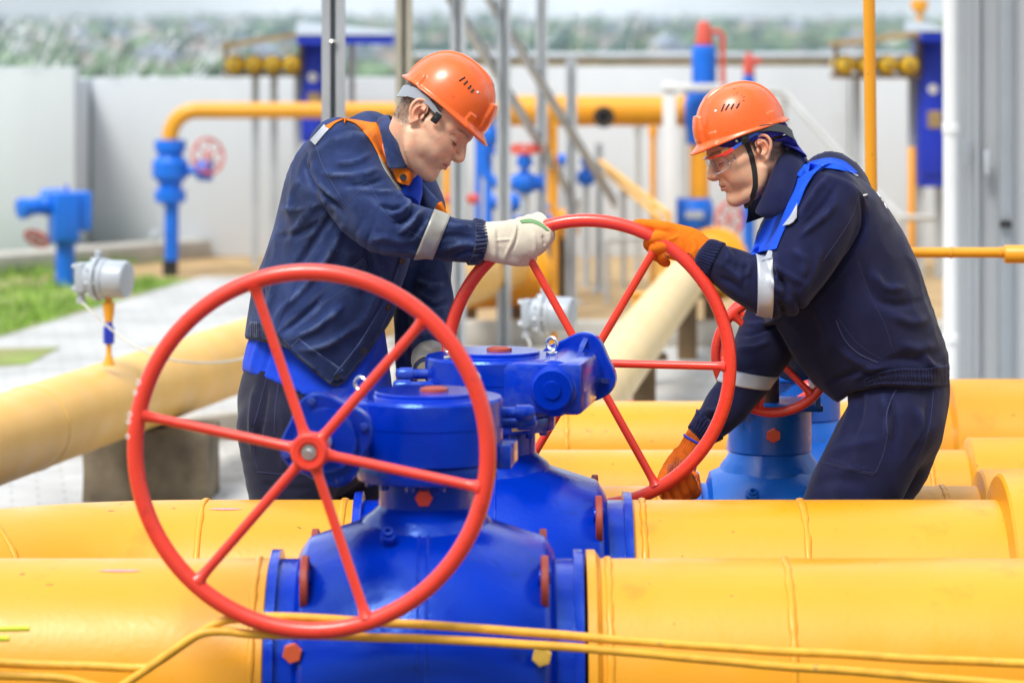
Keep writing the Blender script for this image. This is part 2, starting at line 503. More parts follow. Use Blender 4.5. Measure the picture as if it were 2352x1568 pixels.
def ball_valve(label, cx, cy, m, spin, wheel_out, wheel_R, wheel_ang, yaw_deg, detail=True):
    """spin +1: hand wheel on the near left; -1: the same assembly turned half a turn"""
    t = thing('gas_valve', label, 'valve', (cx, cy, 0), 'blue ball valves on the yellow pipes')
    O = Vector((cx, cy, 0))
    # body turned about the pipe axis
    pr = [(-.325, .258), (-.323, .269), (-.309, .269), (-.304, .27), (-.303, .250), (-.268, .250), (-.266, .262), (-.264, .268), (-.246, .294), (-.240, .298), (-.10, .343), (-.03, .350)]
    pr = pr + [(-x, r) for x, r in reversed(pr)]
    b = MB(); b.lathe(O + Vector((0, 0, AX)), (1, 0, 0), pr, 96, up=(0, 0, 1)); body = b.done('valve_body', m, t, sharp=28)
    sm = MB()
    for xx in (-0.012, 0.006):
        sm.torus(O + Vector((xx, 0, AX)), (1, 0, 0), 0.350, 0.0030, 96, 8)
    sm.done('weld_seam', m, body)
    # neck
    b = MB(); b.lathe(O, (0, 0, 1), [(.745, .150), (.778, .128), (.790, .112), (.797, .104), (.802, .100), (.858, .100)], 64)
    nk = b.done('neck', m, t, sharp=28)
    b = MB(); b.rcyl(O + Vector((0, 0, .856)), O + Vector((0, 0, .8915)), .146, .004, 72)
    fl = b.done('mounting_flange', m, t)
    for k in range(12):
        a = 2 * math.pi * (k + .5) / 12
        hb = MB(); hb.hexa(O + Vector((.122 * math.cos(a), .122 * math.sin(a), .857)), (0, 0, -1), .010, .014); hb.done('bolt', m, fl)
    # gearbox
    b = MB()
    b.lathe(O, (0, 0, 1), [(.893, .150), (.897, .157), (.968, .157), (.970, .1585), (1.020, .1585), (1.026, .1545), (1.027, .112), (1.029, .110), (1.036, .110), (1.038, .107), (1.038, .002)], 96)
    gb = b.done('gearbox', m, t, sharp=28)
    Rz = Matrix.Rotation(math.radians(yaw_deg) + (0 if spin > 0 else math.pi), 3, 'Z')
    W = lambda x, y, z: O + Rz @ Vector((x, y, z))
    zw = 0.966
    b = MB(); b.box(W(-.135, .015, zw), (.19, .27, .118), Rz, 0.012)
    wb = b.done('worm_housing', m, gb, sharp=30)
    ax = Rz @ Vector((0, -1, 0))
    b = MB(); b.lathe(W(-.165, .155, zw), ax, [(-.022, .002), (-.022, .020), (-.017, .022), (-.017, .044), (-.012, .049), (.0, .050), (.02, .064), (.06, .066), (.36, .066), (.40, .058), (.415, .058)], 48)
    b.done('worm_casing', m, gb, sharp=28)
    # octagonal flange plate with ribs
    b = MB()
    sd0 = Rz @ Vector((1, 0, 0)); rings = []
    def lob(t_, rr): return rr * (1 + .085 * math.cos(4 * (t_ - .35)))
    for dd, rr in ((0, .086), (.004, .090), (.032, .090), (.036, .086)):
        c_ = W(-.165, -.235, zw) + ax * dd
        rings.append([b.bm.verts.new(c_ + (sd0 * math.cos(q) + Vector((0, 0, 1)) * math.sin(q)) * lob(q, rr)) for q in [2 * math.pi * k / 72 for k in range(72)]])
    b.skin(rings)
    for k in range(4):
        a = math.pi / 2 * k + .35; b.hexa(W(-.165, -.235, zw) + (sd0 * math.cos(a) + Vector((0, 0, 1)) * math.sin(a)) * .083 + ax * .035, ax, .009, .009)
    for k in range(4):
        a = math.pi / 2 * k + .35
        side = Rz @ Vector((1, 0, 0))
        d = side * math.cos(a) + Vector((0, 0, 1)) * math.sin(a)
        r0 = W(-.165, -.236, zw)
        b.prism([r0 + d * .05 - ax * .05, r0 + d * .084, r0 + d * .05], (d.cross(ax)).normalized() * 0.012)
    b.lathe(W(-.165, -.275, zw), ax, [(0, .066), (.012, .064), (.014, .048), (.018, .030)], 48)
    b.done('end_flange', m, gb, sharp=28)
    sh = MB(); sh.cyl(W(-.165, -.28, zw), W(-.165, -wheel_out + .012, zw), .017, n=24); sh.done('shaft', M_steel, gb)
    handwheel(t, W(-.165, -wheel_out, zw), ax, wheel_R, .0165, wheel_ang, M_red)
    if detail:
        # lifting lugs
        for sx in (-1, 1):
            for ang in (38, -38):
                a = math.radians(ang)
                rad = Vector((0, -math.sin(a), math.cos(a)))
                tan = Vector((0, math.cos(a), math.sin(a)))
                c = O + Vector((sx * .243, 0, AX)) + rad * .285
                poly = [c - tan * .058, c + tan * .058] + [c + tan * (.058 * math.cos(q)) + rad * (.012 + .050 * math.sin(q)) for q in [math.pi * k / 10 for k in range(11)]]
                b = MB(); b.prism([p - Vector((.008, 0, 0)) for p in poly], (.016, 0, 0)); lug = b.done('lifting_lug', M_redbrown, t, bevel=.003)
                b = MB(); b.rcyl(c + rad * .028 - Vector((.0125, 0, 0)), c + rad * .028 + Vector((.0125, 0, 0)), .014, .002, 16); b.done('eye', M_blue, lug)
        # drain plugs low on the front
        for sx, mm in ((-.262, M_plug1), (.236, M_plug2)):
            b = MB()
            p = O + Vector((sx, -.268 if sx < 0 else -.302, .545))
            b.cyl(p + Vector((0, .06, 0)), p, .0175, n=20)
            b.done('plug_boss', m, t)
            b = MB(); b.hexa(p, (0, -1, 0), .0205, .018, ph=.3); b.done('drain_plug', mm, t)
        b = MB(); p = O + Vector((-.075, -.162, .756)); b.lathe(p, (-.0, -.6, .8), [(0, .016), (.012, .016), (.013, .011), (.022, .011), (.023, .006), (.012, .005)], 18); b.done('grease_nipple', M_blue, t)
        # eye bolts on the gearbox
        for (x, y) in ((-.135, -.03), (.085, .10)):
            b = MB(); p = W(x, y, 1.026)
            b.rcyl(p, p + Vector((0, 0, .008)), .014, .002, 16); b.torus(p + Vector((0, 0, .027)), (.5, .85, 0), .0135, .0040, 28, 10); b.done('eye_bolt', M_chrome, gb)
        b = MB(); p = W(.0, .0, 1.038); b.lathe(p + Vector((.015, -.01, 0)), (0, 0, 1), [(0, .030), (.006, .029), (.009, .02), (.0095, .001)], 24); b.done('indicator_cap', M_redbrown, gb)
        # stop screws
        for dz, yy in ((.02, .05), (-.005, .085)):
            b = MB(); p = W(.11, yy, zw + dz); d = Rz @ Vector((1, .25, 0)); b.cyl(p, p + d.normalized() * .075, .012, n=16); b.lathe(p + d.normalized() * .07, d, [(0, .0165), (.030, .0165), (.038, .012), (.040, .002)], 20)
            b.done('stop_screw', m, gb)
        b = MB(); b.box(W(.145, .03, .905), (.07, .11, .05), Rz, .006); b.done('stop_bracket', m, gb)
    b = MB(); p = O + Vector((-.004, -.100, .829)); b.hexa(p + Vector((0, .006, 0)), (0, -1, 0), .0185, .016); b.done('hex_plug', M_red, nk)
    return t

M_plug1 = mat('worn_plug_paint', (0.62, 0.10, 0.03), 0.5, var=0.2, dirt=(0.75, 0.42, 0.05), dirt_amt=0.9, dirt_scale=30)
M_plug2 = mat('yellow_plug_paint', (0.60, 0.38, 0.06), 0.5, var=0.3, vscale=30, dirt=(0.55, 0.08, 0.03), dirt_amt=0.8, dirt_scale=40)

ball_valve('cobalt blue ball valve nearest the camera, with a red hand wheel in front of it', xat(981, Y1), Y1, M_blue, 1, .44, .350, 109, -7)
ball_valve('cobalt blue ball valve behind the nearest one, its red hand wheel held by both workers', xat(1132, Y2), Y2, M_blue, -1, .44, .351, 0.5 + 0, -9)

# plate of worn brass on the second valve's neck
# thin tubes across the front
def tubeline(label, uv, Y, r, m, name='thin_tube', grp='thin yellow tubes across the front'):
    pts = [P(u, v, Y(u) if callable(Y) else Y) for u, v in uv]
    pts = spline(pts, 8)
    pts = [p + Vector((0, 0.002 * mnoise.noise(p * 9), 0.0025 * mnoise.noise(p * 7 + Vector((5, 5, 5))))) for p in pts]
    b = MB(); b.tube(pts, r, 14)
    o = b.done(name, m, base=pts[0].xy.to_3d(), sharp=80)
    return tag(o, label, 'tube', grp)
yf = lambda u: 6.415
M_tube = mat('yellow_tube_paint', (0.80, 0.40, 0.03), 0.45, var=0.15, vscale=30, bump=0.3, bscale=60, dirt=(0.25, 0.18, 0.08), dirt_amt=0.7, dirt_scale=30)
tubeline('upper of the two thin yellow tubes crossing in front of the nearest valve', [(-1400, 1500), (-150, 1512), (0, 1521), (180, 1527), (320, 1533), (360, 1520), (440, 1467), (500, 1430), (550, 1419), (640, 1416), (900, 1431), (1200, 1450), (1500, 1475), (1900, 1501), (2352, 1523), (2600, 1533), (3600, 1560)], yf, .0088, M_tube)
tubeline('lower of the two thin yellow tubes crossing in front of the nearest valve', [(60, 1900), (110, 1760), (200, 1640), (290, 1568), (345, 1530), (400, 1492), (455, 1458), (510, 1449), (620, 1456), (1000, 1468), (1335, 1487), (1700, 1521), (2100, 1552), (2352, 1573), (2600, 1590), (3600, 1640)], lambda u: 6.41, .0088, M_tube)
tubeline('short thin yellow tube sinking below the lower left edge of the photo', [(-1400, 1530), (-150, 1545), (0, 1549), (120, 1553), (190, 1566), (260, 1600), (330, 1720), (350, 1900)], lambda u: 6.40, .0085, M_tube)
M_lime = mat('lime_yellow_plastic', (0.62, 0.66, 0.03), 0.4, var=0.1)
for lab, u1, v1 in (('longer lime yellow rod at the left edge in front of the pipe', 68, 1443), ('shorter lime yellow rod at the left edge in front of the pipe', 22, 1466)):
    b = MB(); b.rcyl(P(-1400, v1 + 30, 6.35), P(u1, v1, 6.35), .0055, .001, 16); tag(b.done('plastic_rod', M_lime, base=P(u1, v1, 6.35)), lab, 'rod', 'lime yellow rods')

# chalk and paint marks that the pipes and the wheel carry
M_pink = mat('pink_chalk', (.75, .34, .36), .9, var=.2, vscale=60)
def chalk(pipe_label, x0, x1, Y, R, a0, m):
    pr = [o for o in sc.objects if o.parent is None and o.get('label') == pipe_label][0]
    b = MB(); n = 14; rows = []
    for i in range(n + 1):
        x = x0 + (x1 - x0) * i / n; w = .022 * (1 - abs(2 * i / n - 1) ** 3) * (.7 + .5 * mnoise.noise(Vector((i * .9, x0, 1)))) + .004
        rows.append([b.bm.verts.new((x, Y - (R + .0012) * math.sin(a0 + w * q), AX + (R + .0012) * math.cos(a0 + w * q))) for q in (-1, -.3, .3, 1)])
    for r0, r1 in zip(rows, rows[1:]):
        for i in range(3): b.bm.faces.new((r0[i], r0[i + 1], r1[i + 1], r1[i]))
    b.done('chalk_mark', m, pr)
chalk('long yellow gas pipe in the foreground, left of the nearest blue valve', xat(238, Y1), xat(332, Y1), Y1, .25, .30, M_pink)
chalk('yellow gas pipe with a bend, left of the second blue valve', xat(488, Y2), xat(560, Y2), Y2, .25, .28, M_pink)
hw = [o for o in sc.objects if o.name.startswith('handwheel') and o.parent and 'nearest the camera' in o.parent.get('label', '')][0]
M_mark = mat('white_marker', (.75, .72, .70), .7, var=.1)
for (u, v, r_, tl) in ((320, 876, 5.5, .6), (312, 900, 4.5, 1.2), (300, 950, 5, .2), (297, 966, 5, .2), (295, 1000, 4.5, .3)):
    b = MB(); c = P(u, v, 6.352); b.torus(c + Vector((0, -.0135, 0)), (-.45, -1, 0), r_ * mpp(6.35), .0012, 18, 6); b.done('painted_digit', M_mark, hw)
# worn brass tag on the second valve's neck
gv = [o for o in sc.objects if o.parent is None and 'held by both workers' in o.get('label', '')][0]
b = MB(); c = P(1196, 978, 7.50); b.box(c, (.046, .004, .024), Matrix.Rotation(.5, 3, 'Z'), .0015); b.done('rating_plate', mat('worn_brass', (.55, .40, .15), .5, metal=.6, var=.5, vscale=90), gv)
# ---------------------------------------------------------------- ground, paths, hills
def ground_mat(name, c1, c2, scale, rough=0.95, bump=0.4, bscale=60, c3=None, s3=1.0):
    m = bpy.data.materials.new(name); m.use_nodes = True
    nt = m.node_tree; N, Lk = nt.nodes, nt.links
    pb = N['Principled BSDF']; tc = N.new('ShaderNodeTexCoord')
    nz = N.new('ShaderNodeTexNoise'); nz.inputs['Scale'].default_value = scale; nz.inputs['Detail'].default_value = 8
    Lk.new(tc.outputs['Object'], nz.inputs['Vector'])
    rp = N.new('ShaderNodeValToRGB')
    rp.color_ramp.elements[0].position = .35; rp.color_ramp.elements[0].color = (*c1, 1)
    rp.color_ramp.elements[1].position = .65; rp.color_ramp.elements[1].color = (*c2, 1)
    Lk.new(nz.outputs['Fac'], rp.inputs['Fac'])
    out = rp.outputs['Color']
    if c3:
        n3 = N.new('ShaderNodeTexNoise'); n3.inputs['Scale'].default_value = s3; n3.inputs['Detail'].default_value = 5
        Lk.new(tc.outputs['Object'], n3.inputs['Vector'])
        mr = N.new('ShaderNodeMapRange'); mr.inputs['From Min'].default_value = .48; mr.inputs['From Max'].default_value = .6
        Lk.new(n3.outputs['Fac'], mr.inputs['Value'])
        mx = N.new('ShaderNodeMix'); mx.data_type = 'RGBA'; mx.inputs[7].default_value = (*c3, 1)
        Lk.new(mr.outputs[0], mx.inputs[0]); Lk.new(out, mx.inputs[6]); out = mx.outputs[2]
    Lk.new(out, pb.inputs['Base Color'])
    pb.inputs['Roughness'].default_value = rough
    bn = N.new('ShaderNodeTexNoise'); bn.inputs['Scale'].default_value = bscale
    Lk.new(tc.outputs['Object'], bn.inputs['Vector'])
    bu = N.new('ShaderNodeBump'); bu.inputs['Strength'].default_value = bump; bu.inputs['Distance'].default_value = .01
    Lk.new(bn.outputs['Fac'], bu.inputs['Height']); Lk.new(bu.outputs[0], pb.inputs['Normal'])
    return m
M_field = ground_mat('field', (0.06, 0.11, 0.03), (0.13, 0.18, 0.06), .02, bump=.2, bscale=3, c3=(0.20, 0.18, 0.10), s3=.006)
M_gravel = ground_mat('tan_gravel', (0.34, 0.22, 0.10), (0.52, 0.36, 0.18), 5, bscale=90)
M_bed = ground_mat('dark_gravel', (.06, .055, .045), (.13, .115, .095), 6, bscale=80)
M_grassg = ground_mat('turf_soil', (0.15, 0.24, 0.04), (0.27, 0.36, 0.07), 3, bscale=50, c3=(0.27, 0.26, 0.10), s3=1.6)
# pavers
M_pav = bpy.data.materials.new('pale_pavers'); M_pav.use_nodes = True
nt = M_pav.node_tree; N, Lk = nt.nodes, nt.links
pb = N['Principled BSDF']; tc = N.new('ShaderNodeTexCoord')
mp = N.new('ShaderNodeMapping'); mp.inputs['Rotation'].default_value = (0, 0, -.16); Lk.new(tc.outputs['Object'], mp.inputs['Vector'])
br = N.new('ShaderNodeTexBrick'); br.inputs['Scale'].default_value = 1.0
br.inputs['Brick Width'].default_value = .20; br.inputs['Row Height'].default_value = .10; br.inputs['Mortar Size'].default_value = .006
br.inputs['Color1'].default_value = (.52, .52, .51, 1); br.inputs['Color2'].default_value = (.46, .46, .455, 1); br.inputs['Mortar'].default_value = (.38, .38, .375, 1)
Lk.new(mp.outputs[0], br.inputs['Vector'])
nz = N.new('ShaderNodeTexNoise'); nz.inputs['Scale'].default_value = 2.2; nz.inputs['Detail'].default_value = 7; Lk.new(tc.outputs['Object'], nz.inputs['Vector'])
hs = N.new('ShaderNodeHueSaturation'); mr = N.new('ShaderNodeMapRange'); mr.inputs['From Min'].default_value = .3; mr.inputs['From Max'].default_value = .7; mr.inputs['To Min'].default_value = .8; mr.inputs['To Max'].default_value = 1.12
Lk.new(nz.outputs['Fac'], mr.inputs['Value']); Lk.new(mr.outputs[0], hs.inputs['Value']); Lk.new(br.outputs['Color'], hs.inputs['Color']); Lk.new(hs.outputs[0], pb.inputs['Base Color'])
pb.inputs['Roughness'].default_value = .9
bu = N.new('ShaderNodeBump'); bu.inputs['Strength'].default_value = .5; bu.inputs['Distance'].default_value = .004; bu.invert = True
Lk.new(br.outputs['Fac'], bu.inputs['Height']); Lk.new(bu.outputs[0], pb.inputs['Normal'])

def terr(x, y):
    if y < 36: z = 0.0
    elif y < 200: z = -10.0 * ((y - 36) / 164.0) ** 1.2
    else: z = -10 + 15.0 * (y - 200) / 2300.0
    if y > 300:
        k = min(1, (y - 300) / 800)
        z += k * (2.2 * mnoise.noise(Vector((x * .0042, y * .0016, 1.7))) + 1.1 * mnoise.noise(Vector((x * .013, y * .004, 4.1)))) * (y / 1600)
    if y > 2500: z -= (y - 2500) * .02
    return z - .03
ys = [-60, 0, 3, 10, 20, 28, 36, 50, 70, 100, 140, 200, 260, 330, 420, 540, 680, 840, 1000, 1180, 1380, 1600, 1850, 2100, 2300, 2420, 2500, 2600, 3200, 5000]
b = MB(); grid = []
for y in ys:
    w = 40 + max(0, y) * .62
    grid.append([b.bm.verts.new((w * (i / 36 - 1), y, terr(w * (i / 36 - 1), y))) for i in range(73)])
for r0, r1 in zip(grid, grid[1:]):
    for i in range(72): b.bm.faces.new((r0[i], r0[i + 1], r1[i + 1], r1[i]))
o = b.done('ground', M_field, sharp=80); o['kind'] = 'structure'
sheet('gravel_yard', [(-14, 2), (16, 2), (16, 27), (-14, 27)], 0.0, M_gravel)
sheet('gravel_bed', [(-9, -6), (12, -6), (12, 11.2), (-9, 11.2)], .004, M_bed)
sheet('paved_path', [(-5.0, 11.2), (9, 11.2), (9, 18.2), (-.7, 18.2), (-.5, 23.2), (-2.2, 23.2)], .008, M_pav)
sheet('lawn', [(-12, 11.25), (-4.15, 11.25), (-2.24, 23), (-12, 23)], .012, M_grassg)
sheet('lawn', [(-3.2, 16.6), (-2.55, 17.2), (-2.5, 18.1), (-3.1, 18.0)], .012, M_grassg)
sheet('verge', [(-12, 23.2), (-3.4, 23.2), (-2.4, 25.2), (-12, 25.2)], .004, M_grassg)
M_kerb = mat('kerb_concrete', (.46, .44, .40), .9, var=.15, vscale=5, bump=.3)
def kerb(p0, p1, lab, w=.15, h=.14, z0=.0, name='kerb'):
    b = MB(); b.beam(Vector((*p0, z0 + h / 2)), Vector((*p1, z0 + h / 2)), w, h, bev=.012)
    o = b.done(name, M_kerb, base=(*p0, 0)); o['kind'] = 'structure'; return o
kerb((-5.6, 21.2), (-2.45, 25.3), '', w=.35)
kerb((-.68, 18.3), (6, 18.3), '', w=.16)
# far-off wood beyond the wall, one mass
M_leaf = mat('far_foliage', (0.14, 0.215, 0.12), .9, var=.6, vscale=.05)
M_leaf2 = mat('far_foliage_dark', (0.05, 0.105, 0.085), .9, var=.5, vscale=.05)
ico = bmesh.new(); bmesh.ops.create_icosphere(ico, subdivisions=1, radius=1)
iv = [v.co.copy() for v in ico.verts]; iff = [[v.index for v in f.verts] for f in ico.faces]; ico.free()
def wood(name, n, m, seed):
    r = random.Random(seed); V = []; Fc = []
    for k in range(n):
        y = 420 + 2050 * r.random() ** 1.15
        x = (r.random() * 2 - 1) * y * .23
        if mnoise.noise(Vector((x * .011, y * .006, seed))) < -.12: continue
        h = r.uniform(2.5, 6.0)
        for q in range(3):
            c = Vector((x + r.uniform(-.5, .5) * h, y + r.uniform(-.5, .5) * h, 0)); c.z = terr(x, y) + h * r.uniform(.35, .65)
            s = h * r.uniform(.28, .5); n0 = len(V)
            for v in iv: V.append(c + v * (s * r.uniform(.7, 1.25)))
            for f in iff: Fc.append([n0 + i for i in f])
    me = bpy.data.meshes.new(name); me.from_pydata([tuple(v) for v in V], [], Fc)
    o = link_mesh(name, me, m); return o
o = wood('far_wood', 1500, M_leaf, 3); tag(o, 'hazy mass of green trees covering the far slopes beyond the wall', 'trees', kind='stuff')
o = wood('far_wood', 1100, M_leaf2, 9); tag(o, 'darker clumps of trees among the pale ones on the far slopes', 'trees', kind='stuff')
# houses on the far slope
M_hw = [mat('house_wall_%d' % i, c, .85, var=.08) for i, c in enumerate([(.80, .80, .80), (.74, .70, .64), (.60, .50, .44), (.75, .77, .80)])]
M_hr = [mat('house_roof_%d' % i, c, .7, var=.15) for i, c in enumerate([(.33, .25, .23), (.28, .30, .33), (.27, .32, .42), (.55, .57, .60)])]
def house(k, w, d, h):
    root = thing('house', 'small pale house among the trees on the far slope', 'house', (0, 0, 0), 'houses on the far slope')
    b = MB(); b.box((0, 0, h / 2 - 1), (w, d, h + 2)); b.done('wall', M_hw[k], root)
    b = MB(); b.prism([(-w * .56, -d * .58, h + .01), (w * .56, -d * .58, h + .01), (0, -d * .58, h + w * .36)], (0, d * 1.16, 0)); b.done('roof', M_hr[k], root)
    return root
protos = [house(0, 4.6, 5.2, 3), house(1, 5.2, 5, 3.2), house(2, 6.4, 5, 4.2), house(3, 4, 4.6, 3)]
hl = ['small white house with a brownish roof among trees on the far slope', 'beige house with a dark grey roof among trees on the far slope', 'tan house with a blue grey roof among trees on the far slope', 'pale grey house with a light roof among trees on the far slope']
r = random.Random(21)
for i in range(150):
    k = r.randrange(4) if i >= 4 else i
    if i < 4: o = protos[i]
    else:
        o = protos[k].copy(); COL.objects.link(o)
        for ch in protos[k].children:
            c = ch.copy(); COL.objects.link(c); c.parent = o
    y = 520 + 1500 * r.random() ** 1.1
    x = (r.random() * 2 - 1) * y * .16 
    if i % 3 == 0: x = -abs(x)
    o.location = (x, y, terr(x, y)); o.rotation_euler = (0, 0, r.uniform(-.6, .6)); o['label'] = hl[k]; o['group'] = 'houses on the far slope'
# grass blades
M_blade = mat('grass_blade', (0.20, 0.34, 0.045), .8, var=.4, vscale=3)
def blades(name, n, pick, lab, hmax=.09):
    V = []; Fc = []; r = random.Random(len(lab))
    for k in range(n):
        x, y = pick(r)
        if mnoise.noise(Vector((x * 1.6, y * 1.1, 0))) < -.18: continue
        h = r.uniform(.03, hmax); a = r.random() * 6.28; w = r.uniform(.006, .014); l = r.uniform(-.04, .04); l2 = r.uniform(-.04, .04)
        n0 = len(V)
        V += [(x - w * math.cos(a), y - w * math.sin(a), 0), (x + w * math.cos(a), y + w * math.sin(a), 0), (x + l, y + l2, h)]
        Fc.append((n0, n0 + 1, n0 + 2))
    me = bpy.data.meshes.new(name); me.from_pydata(V, [], Fc)
    tag(link_mesh(name, me, M_blade), lab, 'grass', kind='stuff')
def pk(r):
    y = 13 + 10 * r.random(); e = -5.05 + (y - 6) * (2.81 / 17) - .03
    return e - 3.2 * r.random() ** 1.3, y
blades('grass', 14000, pk, 'patchy green grass between the kerbs at the left')
blades('grass', 4000, lambda r: (lambda y: (-3.4 + (y - 23.2) * .5 - 3.5 * r.random(), y))(23.3 + 1.8 * r.random()), 'thin grass strip along the foot of the left wall', .13)

# air between the yard and the far slopes
M_haze = bpy.data.materials.new('haze_air'); M_haze.use_nodes = True
nt = M_haze.node_tree; nt.nodes.remove(nt.nodes['Principled BSDF'])
pv = nt.nodes.new('ShaderNodeVolumePrincipled'); pv.inputs['Density'].default_value = .00024; pv.inputs['Color'].default_value = (.78, .90, 1, 1)
nt.links.new(pv.outputs[0], nt.nodes['Material Output'].inputs['Volume'])
b = MB(); b.box((0, 1340, 1), (3600, 2800, 36)); hz = b.done('haze', M_haze); tag(hz, None, None, None, 'stuff')
# ---------------------------------------------------------------- boundary wall, wire
M_wall = mat('pale_render_wall', (.60, .645, .69), .9, var=.09, vscale=.8, bump=.15, bscale=20, dirt=(.38, .39, .38), dirt_amt=.5, dirt_scale=1.7, stretch=(1, 1, .3))
M_coping = mat('rust_brown_coping', (.22, .16, .09), .8, var=.3, vscale=8)
WY = 25.4
def wall(label, x0, x1, y0, y1, h, thick=.22, joints=3.0):
    t = thing('concrete_wall', label, 'wall', ((x0 + x1) / 2, (y0 + y1) / 2, 0), 'boundary wall of the yard')
    p0, p1 = Vector((x0, y0, 0)), Vector((x1, y1, 0)); L = (p1 - p0).length; d = (p1 - p0).normalized()
    n = max(1, round(L / joints)); 
    for k in range(n):
        b = MB(); a, c = p0 + d * (L * k / n + .006), p0 + d * (L * (k + 1) / n - .006)
        b.beam(a + Vector((0, 0, h / 2)), c + Vector((0, 0, h / 2)), thick, h, bev=.01); b.done('wall_panel', M_wall, t)
    return t
xc = xat(178, 24.6)
wall('taller near section of the pale wall at the far left', -9.5, xc, 24.6, 24.6, 1.475)
wall('long pale concrete wall behind the yard, left of the grey posts', xc + .02, xat(1000, WY), WY, WY, 1.385)
wall('short return of the pale wall at the step in the far left corner', xc - .11, xc - .11, 24.72, WY + .1, 1.38)
wr = wall('pale concrete wall behind the yard with a rusty rail along its top, right of the posts', xat(1000, WY) + .02, 9, WY, WY, 1.47)
b = MB(); b.beam((xat(950, WY), WY, 1.50), (9, WY, 1.50), .10, .045); b.done('rail', M_coping, wr)
b = MB(); b.cyl((xat(950, WY), WY - .02, 1.555), (9, WY - .02, 1.555), .028, n=14); b.done('top_tube', M_steel, wr)
M_wire = mat('razor_wire_steel', (.82, .84, .87), .55, metal=.35, var=.2, vscale=30)
def coil(label, x0, x1, y, z, R, pitch, r=.004, barbs=True, seed=1):
    rr = random.Random(seed); b = MB(); n = int((x1 - x0) / pitch * 22); pts = []
    for i in range(n + 1):
        a = 2 * math.pi * i / 22; k = 1 + .35 * mnoise.noise(Vector((i * .05, seed, 0))); sw = (.35 if pitch < .2 else .1)
        pts.append(Vector((x0 + pitch * i / 22 + sw * mnoise.noise(Vector((i * .035, 7, seed))) + R * .55 * math.sin(a * 1.0 + .6 * math.sin(i * .011)), y + R * k * math.cos(a), z + R * k * math.sin(a))))
    b.tube(pts, r * .5, 5)
    if barbs:
        for i in range(0, n, 3):
            b.box(pts[i], (rr.uniform(.012, .026), .006, rr.uniform(.012, .024)), Matrix.Rotation(rr.uniform(0, 3), 3, 'Y') @ Matrix.Rotation(rr.uniform(-1.2, 1.2), 3, 'X'))
    return tag(b.done('razor_wire', M_wire, base=(x0, y, z)), label, 'razor wire', 'razor wire coils on the wall')
coil('razor wire coil on the tall wall section at the far left', -9, xc, 24.6, 1.475 + .17, .19, .085)
coil('razor wire coil along the lower pale wall left of the yellow bottles', xc, xat(560, WY), WY, 1.385 + .17, .18, .10, seed=4)
coil('sparse razor wire loops on the wall between the grey posts and the blue column', xat(1150, WY), xat(1560, WY), WY, 1.58 + .15, .20, .42, r=.006, seed=7)

# ---------------------------------------------------------------- grey steel posts and stair stringers
def channel(b, p0, p1, w, dep, th=.006, up=(0, 1, 0)):
    p0, p1 = Vector(p0), Vector(p1); d, a, c = frame(p1 - p0, up)
    R = Matrix((a, d, c)).transposed(); L = (p1 - p0).length; m = (p0 + p1) / 2
    b.box(m + c * (dep / 2 - th / 2), (w, L, th), R)
    for s in (-1, 1): b.box(m + a * (s * (w / 2 - th / 2)) - c * th / 2, (th, L, dep - th), R)
    for s in (-1, 1): b.box(m + a * (s * (w / 2 - w * .19 - th / 2)) - c * (dep / 2 - th / 2), (w * .38 - th, L, th), R)
def post(u, Y, wpx, vtop, label, grp='grey steel posts', bolt=None, mtl=None):
    w = wpx * mpp(Y); x = xat(u, Y); zt = H - (vtop - 56) * mpp(Y)
    t = thing('steel_post', label, 'post', (x, Y, 0), grp)
    b = MB(); channel(b, (x, Y, 0.0), (x, Y, zt), w, w * .9); b.done('channel', mtl or M_steel, t)
    b = MB(); b.box((x, Y, .008), (w * 2, w * 2, .012), bev=.002); b.done('base_plate', mtl or M_steel, t)
    if bolt:
        b = MB(); z = H - (bolt - 56) * mpp(Y); b.rcyl((x - .01, Y - w * .45 - .012, z), (x + .012, Y - w * .45 - .012, z), .006, .001, 12); b.done('bolt', M_chrome, t)
    return t
post(766, 11.0, 52, -260, 'nearest grey slotted steel post, behind the shoulder of the worker in white gloves', bolt=96)
post(928, 14.5, 38, -200, 'rust stained grey post directly behind the left worker\'s helmet', mtl=mat('rusty_galvanised', (.40, .38, .31), .6, metal=.2, var=.15, vscale=6, dirt=(.30, .22, .10), dirt_amt=.6, dirt_scale=5))
post(1052, 16.5, 36, -200, 'grey post in front of the left worker\'s face, first with a slanting brace')
post(1157, 17.9, 32, -160, 'grey post rising above the white glove on the far wheel')
post(1244, 20.0, 26, -120, 'slim grey post just right of the white glove')
post(1312, 21.0, 25, 135, 'slim grey post whose top ends below the wall rail')
post(1376, 22.0, 19, 330, 'shortest grey post, below the round black pipe flange')
M_string = mat('stair_steel', (.48, .50, .51), .6, metal=.2, var=.12, vscale=5, dirt=(.32, .23, .10), dirt_amt=.7, dirt_scale=3)
for lab, a, c in (('left slanting stair beam bolted between the grey posts', P(1025, -20, 16.4), P(1330, 478, 21.6)), ('right slanting stair beam bolted between the grey posts', P(1115, -15, 17.6), P(1415, 470, 22.2))):
    t = thing('stair_beam', lab, 'steel beam', (a + c).to_3d() * .5, 'slanting stair beams')
    b = MB(); b.beam(a, c, .010, .045); b.done('web', M_string, t)
    b = MB(); 
    d, s, n = frame(c - a)
    for q in (-1, 1): b.beam(a + n * (.0255 * q), c + n * (.0255 * q), .028, .007)
    b.done('beam_flange', M_string, t)
    b = MB()
    for k in range(8):
        p = a.lerp(c, (k + .5) / 8); b.box(p, (.05, .09, .012))
    b.done('bracket', M_steel, t)

